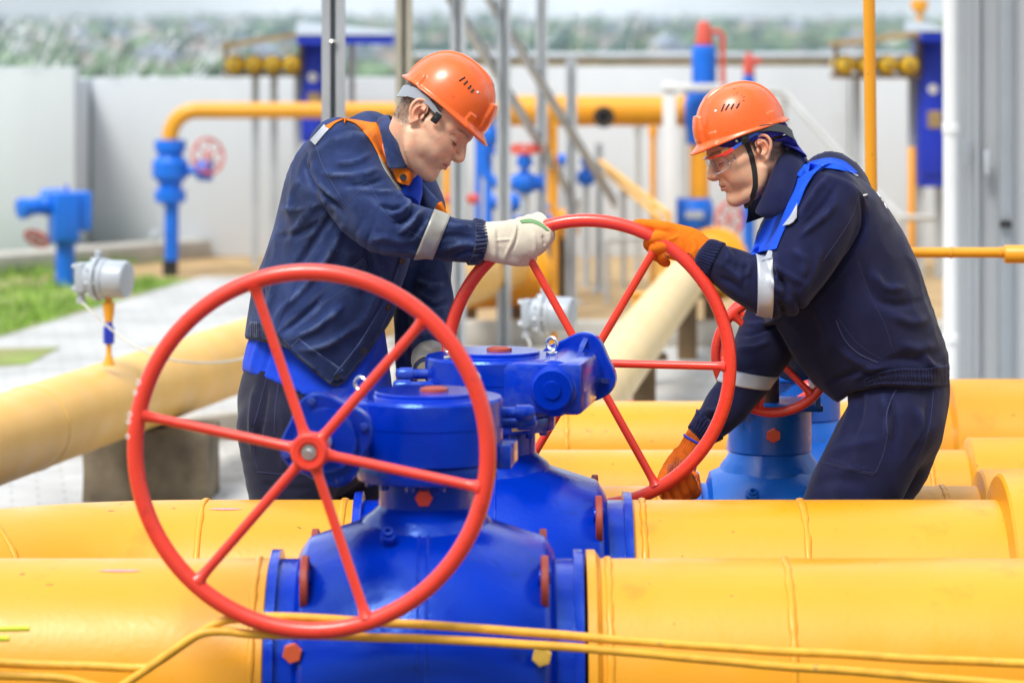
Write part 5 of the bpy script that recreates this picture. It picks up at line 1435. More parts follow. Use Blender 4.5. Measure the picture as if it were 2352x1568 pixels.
def head_colors(V, Fc, o):
    skin = np.array(o['skin']); n = len(V); Cc = np.tile(skin, (n, 1))
    x, y, z = V[:, 0], np.abs(V[:, 1]), V[:, 2]
    nz = np.array([mnoise.noise(Vector(v) * .05) for v in V]); nf = np.array([mnoise.noise(Vector(v) * .55) for v in V])
    def blend(mask, col):
        nonlocal Cc
        m = np.clip(mask, 0, 1)[:, None]; Cc = Cc * (1 - m) + np.array(col) * m
    g = lambda c, r: np.exp(-(((x - c[0]) / r[0]) ** 2 + ((y - c[1]) / r[1]) ** 2 + ((z - c[2]) / r[2]) ** 2))
    pink = skin * np.array((1.08, .72, .66))
    blend(.55 * g((88, 40, 74), (22, 20, 18)), pink)
    blend(.65 * g((112, 0, 78), (14, 14, 12)), pink)
    blend(.75 * g((-12, 84, 112), (24, 9, 32)) * (y > 74), skin * np.array((1.05, .60, .52)))
    blend(np.clip(nz * 1.6, 0, .32) + np.clip(nf * .5, 0, .12), pink)
    blend(np.clip(-nz * 1.4, 0, .25), skin * np.array((.86, .84, .80)))
    # beard shadow
    bs = np.clip(1 - np.abs(z - 22) / 44, 0, 1) * np.clip((x + 5) / 30, 0, 1) * (1 - np.exp(-(((z - 48) / 9) ** 2 + (y / 26) ** 2)))
    blend(o.get('beard', .3) * bs * (.75 + .5 * nf), skin * np.array((.45, .42, .45)))
    # lips
    lp = np.exp(-((z - 48) / 8.5) ** 4) * np.exp(-(y / 25) ** 4) * (x > 82) * np.clip((x - (99 - .022 * y ** 2 - 3.2)) / 3, 0, 1)
    blend(.8 * lp, o.get('lips', (.46, .16, .13)))
    blend(.8 * np.exp(-((z - 48) / 1.6) ** 2) * (y < 21) * (x > 78), (.16, .045, .04))
    # brows
    bz = 129 + .10 * (y - 20) - .006 * (y - 34) ** 2
    br = np.exp(-((z - bz) / 3.6) ** 2) * np.clip((y - 9) / 5, 0, 1) * np.clip((58 - y) / 10, 0, 1) * (x > 55)
    blend(.8 * br * (.9 + .35 * nf), o['hair'])
    # lash line
    lid = o.get('lid', .5)
    ez = 106 - 6.5 * lid + .016 * (y - 33) ** 2 * lid
    blend(.92 * np.exp(-((z - ez) / 1.15) ** 2) * np.exp(-((y - 34) / 13) ** 6) * (x > 68), (.03, .018, .012))
    # hair at the temples and the nape
    line = o.get('hairline', -8)
    hm = np.clip((line + .0 - x + 9 * nz) / 10, 0, 1) * np.clip((z - o.get('nape', 66)) / 14 + .5 * nf, 0, 1)
    tmp = np.clip((34 - x + 6 * nf) / 8, 0, 1) * np.clip((z - 118 + 6 * nf) / 8, 0, 1)
    side = np.clip((16 - x + 4 * nf) / 5, 0, 1) * np.clip((z - o.get('burn', 96)) / 8, 0, 1) * (x > 4)
    ear = (y > 74 + 4 * (x > 0)) & (x > -34) & (x < 13) & (z > 74) & (z < 145)
    hm = np.maximum(np.maximum(hm, tmp), side) * (~ear)
    blend(.92 * hm * (.88 + .3 * nf), np.array(o['hair']))
    Cc *= (1 + .06 * nz + .05 * nf)[:, None]
    return np.clip(Cc, 0, 1)

M_skin = mat('skin', (.5, .3, .2), .48, attr='tint', var=.04, vscale=40, sss=.10, bump=.10, bscale=900, bump2=.10, b2scale=240, spec=.45, specks=((.30, .11, .07), 330, .70, .35))
M_orange = mat('orange_helmet_plastic', (0.86, 0.135, 0.018), 0.30, var=.05, vscale=14, coat=.25, bump=.025, bscale=25, dirt=(.55, .06, .01), dirt_amt=.5, dirt_scale=28, rvar=.06)
M_orange.node_tree.nodes['Principled BSDF'].inputs['Coat Roughness'].default_value = .16
M_strap = mat('grey_strap_plastic', (.28, .31, .36), .45, var=.05)
M_black = mat('black_webbing', (.010, .010, .011), .65, var=.2, bump=.2, bscale=300)
def sstep(a, b, x):
    t = np.clip((x - a) / (b - a), 0, 1); return t * t * (3 - 2 * t)
def helmet(M, parent, label, tilt=0, c=(10, 0, 152), Lf=103, Lb=104, W=91, Ht=116, vents=1, near=-1, scuffs=False):
    """shell, ridge, boss, lugs and brim as one moulded piece"""
    nt, nph = 220, 90
    th = np.linspace(0, 2 * np.pi, nt, endpoint=False); ph = np.linspace(0, 1, nph)
    T, Pp = np.meshgrid(th, ph, indexing='ij')
    el = Pp * np.pi / 2
    lx = np.where(np.cos(T) > 0, Lf, Lb)
    # superellipse dome
    ce = np.cos(el) ** .80; se = np.sin(el) ** .92
    X = lx * np.cos(T) * ce; Yy = W * np.sign(np.sin(T)) * np.abs(np.sin(T)) ** .95 * ce; Zz = Ht * se
    nrm = np.stack([X / lx ** 2, Yy / W ** 2, Zz / Ht ** 2], -1); nrm /= np.linalg.norm(nrm, axis=-1)[..., None]
    D = np.zeros_like(X)
    up = Zz / Ht
    # middle ridge
    D += 4.0 * (1 - sstep(17, 22, np.abs(Yy))) * sstep(-.1, .25, up) * (1 - .3 * (X > 60))
    # front boss
    fb = (1 - sstep(28, 32, np.abs(Yy) + .30 * np.maximum(0, Zz - 36))) * (X > 30) * sstep(4, 9, Zz) * (1 - sstep(66, 71, Zz + .006 * Yy ** 2))
    D += 7.5 * fb
    # side lugs
    for az, w, h in ((38, 15, 26), (128, 16, 30), (-38, 15, 26), (-128, 16, 30)):
        a0 = math.radians(az); s_ = (T - a0 + np.pi) % (2 * np.pi) - np.pi; arcl = s_ * 96
        D += 4.5 * (1 - sstep(w - 2.5, w, np.abs(arcl) + .12 * Zz)) * (1 - sstep(h - 2, h + 1, Zz)) * sstep(1, 4, Zz)
    # rolled rim
    D += 5.5 * (1 - sstep(0, 7, Zz))
    V0 = np.stack([X, Yy, Zz], -1) + nrm * D[..., None]
    # rain gutter step and brim
    brim = np.clip(np.cos(T), 0, 1) ** 1.6
    low = (1 - Pp * nph / 3.0).clip(0, 1)
    V0[..., 0] += (25 * brim * low)
    V0[..., 2] -= 12 * brim * low
    back = np.clip(-np.cos(T), 0, 1) ** 2
    V0[..., 0] -= 5 * back * low
    V0[..., 2] -= 5 * low * back
    tl = math.radians(tilt); ct, st_ = math.cos(tl), math.sin(tl)
    V0 = V0 + 0
    xr, zr = V0[..., 0] * ct + V0[..., 2] * st_, -V0[..., 0] * st_ + V0[..., 2] * ct
    V = np.stack([xr + c[0], V0[..., 1] + c[1], zr + c[2]], -1).reshape(-1, 3)
    Fc = []
    for i in range(nt):
        for j in range(nph - 1):
            a = i * nph + j; b = ((i + 1) % nt) * nph + j
            Fc.append((a, b, b + 1, a + 1))
    Vw = np_xf(M, V)
    o = np_mesh('helmet', Vw, np.array(Fc), M_orange, parent, label)
    sd = o.modifiers.new('solid', 'SOLIDIFY'); sd.thickness = .0032; sd.offset = -1
    Nn = vnormals(Vw, np.array(Fc))
    sk = Skin(Vw, np.array(Fc))
    def on(az, zz):
        i = int(round((math.radians(az) % (2 * np.pi)) / (2 * np.pi) * nt)) % nt
        j = int(np.argmin(np.abs(V0[i, :, 2] - zz))); q = i * nph + j
        n = Vector(Nn[q]); cc = Vector(Vw[q]); ctr = M @ Vector((c[0], 0, c[2] + 30))
        if n.dot(cc - ctr) < 0: n = -n
        return cc, n
    for k in range(4):
        b = MB()
        az0 = near * (70 - 0)
        p0, n0 = on(az0 + 7.5 * (k - 1.5) * 1, 66 - k * 1.2); 
        p1, n1 = on(az0 + 7.5 * (k - 1.5) * 1 + (7.0 if scuffs else 2.0), 80 - k * 3.2)
        b.tube([p0 + n0 * .0006, (p0 + p1) / 2 + (n0 + n1) * .0006, p1 + n1 * .0006], .0019, 10); b.done('vent_slot', M_dark, o)
    p0, n0 = on(near * (70 - 21), 70)
    b = MB(); b.lathe(p0 - n0 * .001, n0, [(0, .0036), (.0022, .0034), (.003, .002), (.003, .0004)], 14); b.done('rivet', M_white, o)
    if scuffs:
        r = random.Random(4)
        for k in range(9):
            p0, n0 = on(near * (98 + r.uniform(-14, 14)), r.uniform(70, 108)); d = Vector((r.uniform(-1, 1), r.uniform(-.3, .3), r.uniform(-1, 1))) * .004
            d -= n0 * d.dot(n0)
            b = MB(); b.tube([p0 - d + n0 * .0002, p0 + n0 * .0004, p0 + d + n0 * .0002], [.0004, .0009, .0003], 6); b.done('scuff_mark', M_dark, o)
    return o

def lashes(M, parent, o):
    lid = o.get('lid', .5); m = mat('lash', (.02, .012, .009), .7)
    for y in (-1, 1):
        pts = spline([Vector(q) for q in ((75, y * 49.5, 106.5), (87, y * 43, 106 - 5 * lid), (93.6, y * 34, 104 - 6 * lid), (92, y * 24, 103 - 3 * lid), (88, y * 20, 103))], 6)
        b = MB(); b.tube([M @ p for p in pts], [.0002 + .0009 * math.sin(math.pi * min(1, .12 + .8 * i / len(pts))) for i in range(len(pts))], 6); b.done('eyelashes', m, parent, sharp=180)
# ---------------------------------------------------------------- the two workers
def poly_cut(Fd, poly, Yref=8.2, soft=0.0):
    """carve away whatever lies inside the outline (frame units), through the whole depth"""
    X, Y, Z = Fd.pts((slice(None),) * 3)
    U = 1176 + X / Y * F; V = 56 + (H - Z) / Y * F
    U, V = np.broadcast_arrays(U, V)
    pl = np.array(poly, float); best = np.full(U.shape, 1e9, np.float32); ins = np.zeros(U.shape, bool)
    for a, b in zip(pl, np.roll(pl, -1, 0)):
        d = b - a; t = np.clip(((U - a[0]) * d[0] + (V - a[1]) * d[1]) / (d @ d + 1e-9), 0, 1)
        best = np.minimum(best, np.hypot(U - a[0] - t * d[0], V - a[1] - t * d[1]))
        c = ((a[1] > V) != (b[1] > V))
        with np.errstate(divide='ignore', invalid='ignore'):
            xi = (b[0] - a[0]) * (V - a[1]) / ((b[1] - a[1]) if b[1] != a[1] else 1e-9) + a[0]
        ins ^= c & (U < xi)
    sd = np.where(ins, -best, best) * mpp(Yref)
    Fd.D = np.maximum(Fd.D, -sd.astype(np.float32))
def collar(name, inner, outer, m, parent, rows=7, bulge=.010, thick=.004, stitch=None):
    A, B = spline([P(*q) for q in inner], 8), spline([P(*q) for q in outer], 8)
    n = 44
    def res(pl):
        L = [0]
        for a, b in zip(pl, pl[1:]): L.append(L[-1] + (b - a).length)
        out = []
        for k in range(n):
            x = L[-1] * k / (n - 1)
            i = min(max(j for j in range(len(L)) if L[j] <= x + 1e-9), len(pl) - 2)
            out.append(pl[i].lerp(pl[i + 1], (x - L[i]) / max(L[i + 1] - L[i], 1e-9)))
        return out
    A, B = res(A), res(B); b = MB(); G = {}
    for i in range(n):
        tan = (A[min(i + 1, n - 1)] - A[max(i - 1, 0)]); wv = (B[i] - A[i]); nn = tan.cross(wv).normalized()
        if nn.dot(Vector((0, 0, H)) - A[i]) < 0: nn = -nn
        for j in range(rows):
            t = j / (rows - 1); p = A[i].lerp(B[i], t) + nn * (bulge * math.sin(math.pi * t) + .0025 * mnoise.noise(A[i].lerp(B[i], t) * 26))
            G[i, j] = b.bm.verts.new(p)
    for i in range(n - 1):
        for j in range(rows - 1): b.bm.faces.new((G[i, j], G[i + 1, j], G[i + 1, j + 1], G[i, j + 1]))
    st = None
    if stitch:
        st = MB()
        for j in (1, rows - 2): pass
        st.tube([A[i].lerp(B[i], .9) + (A[min(i + 1, n - 1)] - A[max(i - 1, 0)]).cross(B[i] - A[i]).normalized() * 0.0 for i in range(n)], .0009, 5)
    o = b.done(name, m, parent, sharp=180)
    sd = o.modifiers.new('solid', 'SOLIDIFY'); sd.thickness = thick; sd.offset = 0
    ss = o.modifiers.new('round', 'SUBSURF'); ss.levels = 1; ss.render_levels = 1
    return o
M_jack1 = mat('faded_navy_cotton', (.018, .034, .115), .92, var=.5, vscale=9, bump=.45, bscale=420, sheen=.10, wear=((.085, .125, .26), .9, .50, .56, 26), specks=((.11, .13, .18), 60, .735, .7), dirt=(.055, .075, .17), dirt_amt=.55, dirt_scale=6, spec=.15)
M_jack1d = mat('navy_cuff_cotton', (.013, .019, .062), .92, wear=((.10, .12, .19), .9, .51, .58, 40), var=.4, vscale=14, bump=.35, bscale=420, sheen=.15, spec=.15)
M_jack2 = mat('dark_navy_cotton', (.0055, .0075, .042), .85, wear=((.015, .022, .09), .8, .50, .56, 20), specks=((.10, .10, .12), 75, .76, .5), var=.22, vscale=7, bump=.3, bscale=450, sheen=.10, spec=.2)
M_trous1 = mat('charcoal_navy_cotton', (.012, .013, .034), .92, var=.35, vscale=8, bump=.35, bscale=400, sheen=.15, spec=.15)
M_shirt = mat('bright_blue_jersey', (.006, .055, .62), .9, var=.12, vscale=9, bump=.2, bscale=350, sheen=.1, spec=.2)
M_roy = mat('royal_blue_cotton', (.010, .085, .68), .85, var=.12, vscale=9, bump=.25, bscale=400, spec=.2)
M_oyoke = mat('orange_cotton', (.83, .20, .012), .85, var=.10, vscale=10, bump=.3, bscale=400, spec=.2)
M_refl = mat('grey_reflective_tape', (.36, .36, .32), .45, var=.16, vscale=24, bump=.15, bscale=60, metal=.15, dirt=(.22, .20, .15), dirt_amt=.6, dirt_scale=22)
M_refl2 = mat('clean_reflective_tape', (.42, .45, .50), .42, var=.08, vscale=16, bump=.12, bscale=60, metal=.2)
M_thread = mat('pale_thread', (.06, .085, .19), .8, var=.2)
M_thread2 = mat('navy_thread', (.022, .028, .09), .8, var=.2)
M_glove1 = mat('cream_canvas', (.66, .60, .48), .92, var=.10, vscale=14, bump=.18, bscale=300, sheen=.1, spec=.15, dirt=(.40, .33, .22), dirt_amt=.45, dirt_scale=16)
M_green = mat('green_canvas', (.16, .32, .14), .9, var=.15, vscale=18, bump=.3, bscale=300)
M_glove2 = mat('orange_knit', (.86, .20, .012), .92, var=.10, vscale=20, bump=.5, bscale=600, spec=.15, dirt=(.35, .09, .02), dirt_amt=.55, dirt_scale=18)
M_glove2d = mat('grubby_orange_knit', (.62, .13, .012), .92, var=.3, vscale=26, bump=.5, bscale=600, spec=.15, dirt=(.12, .06, .025), dirt_amt=.7, dirt_scale=24)
M_btn = mat('dark_button', (.02, .022, .03), .3, var=.1)
M_boot = mat('black_leather', (.012, .012, .012), .45, var=.2)

def legs(root, pel, near, far, m, bootY, seed, folds=()):
    Fd = Field((min(P(q[0] - q[3], q[1], q[2]).x for q in pel + near + far) - .05, 7.86, .06), (max(P(q[0] + q[3], q[1], q[2]).x for q in pel + near + far) + .05, 8.62, P(0, pel[0][1] - 20, pel[0][2]).z), .008)
    Fd.chain([IM(*q) for q in pel], .03)
    Fd.chain([IM(*q) for q in near], .035); Fd.chain([IM(*q) for q in far], .035)
    V, Fc = Fd.mesh(2)
    V = cloth_noise(V, Fc, .006, 7, .0045, 11, (1, 1, .6), seed)
    V = fold(V, Fc, [(a, w, h * 1.6) for a, w, h in folds])
    o = np_mesh('trousers', V, Fc, m, root)
    for q in (near[-1], far[-1]):
        p = P(q[0], q[1], q[2]); b = MB()
        sx = bootY
        rings = []
        for t, hw, hh, dz in ((-.10, .032, .03, .035), (-.07, .045, .06, .06), (0, .05, .075, .075), (.07, .048, .05, .05), (.14, .048, .035, .036), (.19, .035, .025, .028), (.20, .01, .01, .02)):
            c = Vector((p.x + sx * t, p.y, dz)); rings.append(b.ring(c, Vector((0, 1, 0)), Vector((0, 0, 1)), hw, hh, 20))
        b.skin(rings); b.lathe((p.x - sx * .03, p.y, .06), (0, 0, 1), [(0, .055), (.10, .055), (.16, .06)], 20)
        b.done('boot', M_boot, root)
    return V, Fc

# ================================================================ worker with the white gloves
W1 = thing('person', 'worker in faded navy jacket with orange shoulders, cream gloves and an orange hard hat', 'person', (xat(730, 8.3), 8.3, 0))
LV1 = legs(W1, [(728, 865, 8.32, 158, .15), (715, 925, 8.32, 166, .165), (712, 1000, 8.32, 150, .165)],
     [(672, 985, 8.22, 126, .10), (668, 1100, 8.2, 100, .095), (672, 1230, 8.2, 78, .085), (668, 1420, 8.24, 70, .075), (662, 1660, 8.26, 62, .07)],
     [(780, 985, 8.42, 105, .10), (795, 1100, 8.42, 92, .095), (805, 1230, 8.42, 74, .085), (800, 1420, 8.44, 66, .075), (795, 1660, 8.46, 60, .07)], M_trous1, 1, 1,
     folds=[([(590, 880), (580, 960), (583, 1040)], 7, 8), ([(612, 885), (600, 970), (585, 1030)], 6, -9), ([(640, 900), (655, 990), (650, 1100)], 10, 5), ([(585, 1105), (640, 1118), (720, 1120)], 3, -4)])
ST = Skin(*LV1[:2]); tr = [c for c in W1.children if c.name.startswith('trousers')][0]
for q_ in ([(612, 868), (596, 930), (583, 976)], [(580, 983), (583, 1030), (591, 1079)], [(591, 1083), (640, 1088), (700, 1089)], [(640, 880), (632, 940), (630, 1000)]): ST.seam('seam', q_, M_thread2, tr, r=.0012)
# T-shirt
Fd = Field((-.76, 8.0, .80), (-.14, 8.62, 1.25), .007)
Fd.chain([IM(740, 740, 8.34, 140, .155), IM(735, 780, 8.335, 150, .162), IM(728, 830, 8.335, 165, .168), IM(726, 930, 8.33, 180, .185)], .02)
poly_cut(Fd, [(450, 848), (553, 849), (610, 868), (698, 906), (800, 925), (980, 915), (1000, 1100), (400, 1100)])
V, Fc = Fd.mesh(2)
V = cloth_noise(V, Fc, .003, 7, .002, 13, (1, 1, .35), 5)
V = fold(V, Fc, [([(600, 775), (585, 820), (578, 856)], 6, 6), ([(622, 790), (612, 830), (600, 866)], 5, -6), ([(650, 815), (652, 850), (640, 885)], 6, 5), ([(880, 730), (840, 840), (790, 890)], 9, 5), ([(900, 780), (880, 850), (830, 895)], 7, -5)])
np_mesh('t_shirt', V, Fc, M_shirt, W1)
# jacket
Fd = Field((-.72, 7.92, .85), (.02, 8.70, 1.60), .0058)
Fd.chain([IM(700, 960, 8.33, 150, .19), IM(712, 860, 8.33, 152, .195), IM(728, 780, 8.335, 160, .20), IM(742, 720, 8.34, 165, .205), IM(768, 640, 8.34, 164, .205), IM(789, 560, 8.34, 164, .21), IM(806, 480, 8.33, 160, .215), IM(822, 410, 8.33, 148, .215), IM(836, 364, 8.32, 114, .19), IM(841, 336, 8.30, 62, .12)], .02, caps=.6)
Fd.chain([IM(775, 340, 8.14, 66, .07), IM(830, 338, 8.26, 42, .05), IM(885, 384, 8.44, 54, .07)], .035)
poly_cut(Fd, [(400, 776), (575, 774), (629, 785), (664, 801), (706, 839), (757, 884), (775, 889), (800, 868), (828, 834), (867, 777), (897, 723), (911, 677), (932, 620), (940, 592), (936, 440), (1300, 440), (1300, 1100), (400, 1100)])
# far side of the open front and the far arm
Fd.chain([IM(938, 560, 8.50, 30, .10), IM(935, 700, 8.48, 28, .09), IM(940, 880, 8.44, 24, .05)], .01, caps=.4)
Fd.chain([IM(915, 400, 8.52, 70, .08), IM(968, 520, 8.52, 64, .08), IM(985, 650, 8.46, 52, .07), IM(988, 760, 8.36, 46, .06), IM(990, 850, 8.24, 36, .045)], .02, caps=.3)
# near arm
Fd.chain([IM(785, 352, 8.14, 80, .085), IM(806, 410, 8.11, 82, .085), IM(838, 465, 8.07, 77, .08), IM(880, 510, 8.04, 70, .072), IM(950, 532, 8.04, 60, .06), IM(1030, 549, 8.055, 49, .052), IM(1108, 557, 8.07, 43, .042)], .022, caps=.25)
V, Fc = Fd.mesh(2)
V = cloth_noise(V, Fc, .007, 7, .0048, 13, (1, 1, .75), 2)
W1F = [  # folds read off the sleeve, armpit, body and hem
    ([(706, 372), (722, 425), (752, 452), (790, 490)], 5, -9), ([(716, 365), (738, 420), (775, 462)], 8, 6),
    ([(850, 352), (820, 372), (770, 376)], 7, 5), ([(868, 385), (830, 402), (775, 402), (735, 396)], 7, 6), ([(885, 410), (840, 422), (790, 424)], 5, -5), ([(905, 440), (870, 442), (820, 434)], 6, 5),
    ([(945, 475), (925, 452), (905, 440)], 6, 7), ([(955, 478), (930, 505), (905, 512)], 5, -9), ([(942, 470), (915, 492), (890, 492)], 5, 8), ([(968, 482), (945, 512), (915, 535)], 5, 8), ([(980, 488), (962, 520), (938, 548)], 4, -5),
    ([(930, 470), (902, 478), (872, 470)], 4, -7),
    ([(1020, 512), (1045, 520), (1085, 522)], 6, 4), ([(1010, 545), (1050, 540), (1095, 548)], 6, -4), ([(1010, 575), (1060, 560), (1100, 566)], 6, 4), ([(1040, 590), (1075, 578), (1110, 580)], 4, -4),
    ([(850, 555), (880, 545), (930, 560)], 8, 4), ([(870, 572), (930, 575), (980, 580)], 8, 4),
    ([(752, 455), (700, 500), (655, 560)], 9, 5), ([(770, 480), (730, 540), (690, 600), (660, 640)], 9, -6), ([(790, 510), (765, 570), (720, 640)], 10, 6), ([(640, 480), (690, 480), (740, 460)], 9, 4),
    ([(625, 545), (690, 535), (735, 505)], 8, -4), ([(690, 400), (670, 450), (655, 500)], 8, 4),
    ([(590, 740), (620, 690), (640, 620)], 8, 5), ([(625, 752), (650, 710), (700, 660), (740, 600)], 8, 5), ([(640, 770), (690, 730), (745, 680)], 6, -6), ([(660, 780), (720, 755), (790, 700)], 8, 6), ([(680, 805), (750, 790), (830, 740)], 8, 5), ([(610, 745), (600, 700), (605, 650)], 6, -5),
    ([(840, 560), (850, 620), (830, 690)], 10, -5), ([(870, 600), (860, 680), (820, 760)], 10, 4),
    ([(955, 640), (990, 660), (1020, 650)], 7, 5), ([(955, 680), (995, 700), (1030, 690)], 7, -5), ([(960, 760), (990, 775), (1020, 765)], 7, 5), ([(965, 800), (995, 812), (1015, 805)], 6, -5),
]
V = fold(V, Fc, [(a, w, h * 1.9) for a, w, h in W1F])
jk = np_mesh('jacket', V, Fc, M_jack1, W1)
S1 = Skin(V, Fc)
S1.patch('shoulder_yoke', [(746, 290), (767, 279), (790, 272), (820, 276), (848, 281), (872, 284), (884, 300), (900, 345), (916, 396)], [(757, 296), (772, 282), (792, 276), (818, 286), (840, 308), (858, 334), (872, 360), (884, 378), (903, 402)], M_oyoke, jk, off=.003, n=80, mm=10, drape=20)
S1.patch('reflective_strip', [(744, 286), (730, 302), (712, 322)], [(757, 295), (742, 312), (724, 334)], M_refl2, jk)
S1.patch('reflective_strip', [(872, 352), (884, 378), (902, 406), (924, 438)], [(869, 356), (881, 384), (897, 409), (916, 437)], M_refl, jk)
b = MB(); g = [[b.bm.verts.new(P(u, v, y)) for (u, v, y) in r_] for r_ in (((900, 388, 8.10), (920, 386, 8.095), (936, 387, 8.10), (952, 401, 8.12)), ((906, 404, 8.095), (922, 404, 8.088), (936, 406, 8.094), (946, 414, 8.112)), ((913, 420, 8.09), (925, 424, 8.085), (934, 426, 8.09), (939, 428, 8.10)))]
for r0, r1 in zip(g, g[1:]):
    for i in range(3): b.bm.faces.new((r0[i], r0[i + 1], r1[i + 1], r1[i]))
pk_ = b.done('placket', M_oyoke, jk, sharp=180); sd = pk_.modifiers.new('solid', 'SOLIDIFY'); sd.thickness = .003; ss = pk_.modifiers.new('round', 'SUBSURF'); ss.levels = 1; ss.render_levels = 2
b = MB(); b.prism([P(982, 486, 8.36), P(998, 472, 8.37), (P(1014, 464, 8.37)), P(1030, 500, 8.36), P(1010, 520, 8.35)], (0, .05, 0)); b.done('placket', M_oyoke, jk, bevel=.004)
S1.patch('front_band', [(942, 594), (930, 636), (906, 690), (878, 752), (843, 810), (790, 876)], [(918, 590), (905, 640), (880, 690), (850, 745), (815, 800), (764, 862)], M_jack1, jk, off=.0025, n=60)
S1.patch('hem_band', [(664, 799), (706, 836), (757, 882)], [(686, 776), (735, 812), (790, 850)], M_jack1, jk, off=.002, n=40)
for u, v in ((919, 599), (889, 704), (832, 804), (773, 865)): S1.button(u, v, .0085, M_btn, jk)
b = MB(); b.lathe(P(926, 408, 8.082), (.15, -1, .15), [(0, .008), (.003, .0088), (.0045, .0083), (.0045, .0065), (.0033, .006), (.0033, .0005)], 24); b.done('button', M_btn, jk)
S1.seam('seam', [(725, 330), (738, 372), (760, 415), (780, 448), (788, 458)], M_thread, jk)
S1.seam('seam', [(782, 474), (808, 446), (842, 420), (862, 448), (885, 490), (925, 522), (972, 548)], M_thread, jk)
S1.seam('seam', [(786, 478), (812, 450), (843, 425)], M_thread, jk)
S1.seam('seam', [(704, 372), (710, 400), (750, 450), (782, 480)], M_thread2, jk)
S1.seam('seam', [(752, 460), (718, 520), (700, 590), (680, 650), (650, 720), (630, 770)], M_thread2, jk)
for q_ in ([(836, 594), (726, 678)], [(726, 678), (740, 699)], [(740, 699), (848, 624)], [(836, 594), (848, 624)], [(832, 604), (732, 680)]): S1.seam('seam', q_, M_thread, jk)
S1.seam('seam', [(668, 794), (690, 778), (740, 818), (800, 868)], M_thread2, jk)
S1.band('reflective_strip', P(975, 536, 8.04), P(1014, 546, 8.05), M_refl, jk, off=.0028, tilt=(.93, .0, -.38))
S1.band('cuff', P(1082, 555, 8.066), P(1110, 559, 8.072), M_jack1d, jk, off=.001, gather=.0055, ng=34, mm=8, n=160, thick=.003)
S1.band('reflective_strip', P(988, 822, 8.28), P(990, 852, 8.24), M_refl, jk, off=.003)
# gathered waistband
S1.patch('waistband', [(574, 738), (600, 742), (640, 768), (668, 796)], [(576, 775), (604, 781), (636, 789), (664, 801)], M_jack1d, jk, off=.004, n=120, mm=7)
wb = [c for c in jk.children if c.name.startswith('waistband')][0]
for i, v in enumerate(wb.data.vertices):
    col = i // 7; v.co += Vector((0, -1, .1)) * (.0040 * (abs(math.sin(col * .62 + .5 * math.sin(col * .21))) - .5))
collar('collar', [(975, 398, 8.45), (955, 350, 8.44), (925, 290, 8.42), (898, 266, 8.32), (893, 268, 8.22), (903, 290, 8.15), (918, 340, 8.10), (937, 386, 8.10)],
       [(995, 480, 8.52), (960, 440, 8.54), (900, 330, 8.52), (868, 290, 8.36), (868, 284, 8.2), (877, 320, 8.11), (884, 355, 8.075), (891, 389, 8.07)], M_jack1, jk, bulge=.008)
collar('collar', [(956, 403, 8.36), (975, 425, 8.38), (1000, 452, 8.36), (1012, 462, 8.34)], [(945, 440, 8.36), (960, 462, 8.38), (980, 486, 8.36), (996, 486, 8.32)], M_jack1, jk, bulge=.006)
# blue T-shirt at the neck
b = MB(); b.tube([P(928, 372, 8.24), P(944, 400, 8.22), P(944, 440, 8.2), P(936, 470, 8.16)], [.02, .028, .03, .03], 16); b.done('t_shirt_neck', M_shirt, W1)
# head
HM1 = head_pose(True, math.radians(13), (967, 268), (1063, 373), 8.05)
O1 = dict(skin=(.80, .50, .335), hair=(.10, .062, .038), lid=.95, beard=.45, hairline=-10, nape=58, burn=92)
neck1 = [(P(920, 365, 8.19), 50), (P(895, 425, 8.27), 46)]
V, Fc = sculpt_head(HM1, neck1, O1); Cc = head_colors(V, Fc, O1)
np_mesh('body', np_xf(HM1, V), Fc, M_skin, W1, colors=Cc)
lashes(HM1, W1, O1)
helmet(HM1, W1, 'orange hard hat with clean vents', tilt=1, near=-1)
def strap_on(M, parent, name, pts, w, m, th=2.2, skin=None):
    """flat strap through head-frame points; w half width, in mm"""
    pts = spline([Vector(p) for p in pts], 6); b = MB(); rings = []
    if skin is not None:
        for p in pts:
            if abs(p.y) > 30:
                s_ = math.copysign(1, p.y); h = skin.ray_cast(Vector((p.x, s_ * 120, p.z)), Vector((0, -s_, 0)))
                if h[0] is not None: p.y = s_ * max(abs(p.y), abs(h[0].y) + 1.6)
    for i, p in enumerate(pts):
        t = (pts[min(i + 1, len(pts) - 1)] - pts[max(i - 1, 0)]).normalized()
        out = Vector((p.x * .4, p.y, 0)).normalized(); out = (out - t * out.dot(t)).normalized(); sd_ = t.cross(out)
        ww = w[min(i * len(w) // len(pts), len(w) - 1)] if isinstance(w, (list, tuple)) else w
        rings.append([b.bm.verts.new(M @ (p + sd_ * (ww * a) + out * (th / 2 * c))) for a, c in ((-1, -1), (1, -1), (1, 1), (-1, 1))])
    b.skin(rings); return b.done(name, m, parent, sharp=40, bevel=.0005)
hb = strap_on(HM1, W1, 'headband', [(38, -80, 130), (22, -82, 134), (0, -83, 139), (-28, -80, 140), (-56, -68, 132), (-76, -44, 122), (-84, -18, 116)], [5, 6, 8, 12, 14, 14], M_strap)
b = MB(); b.box(Vector((0, 0, 0)), (17, 7, 24), bev=2.5); b.bm.transform(HM1 @ Matrix.Translation((34, -86, 122)) @ Matrix.Rotation(.25, 4, 'Z')); b.done('buckle', M_black, W1)
b = MB(); b.lathe(HM1 @ Vector((34, -89, 122)), (HM1.to_3x3() @ Vector((.1, -1, 0))), [(0, .004), (.0015, .004), (.002, .002)], 14); b.done('snap', M_btn, W1)
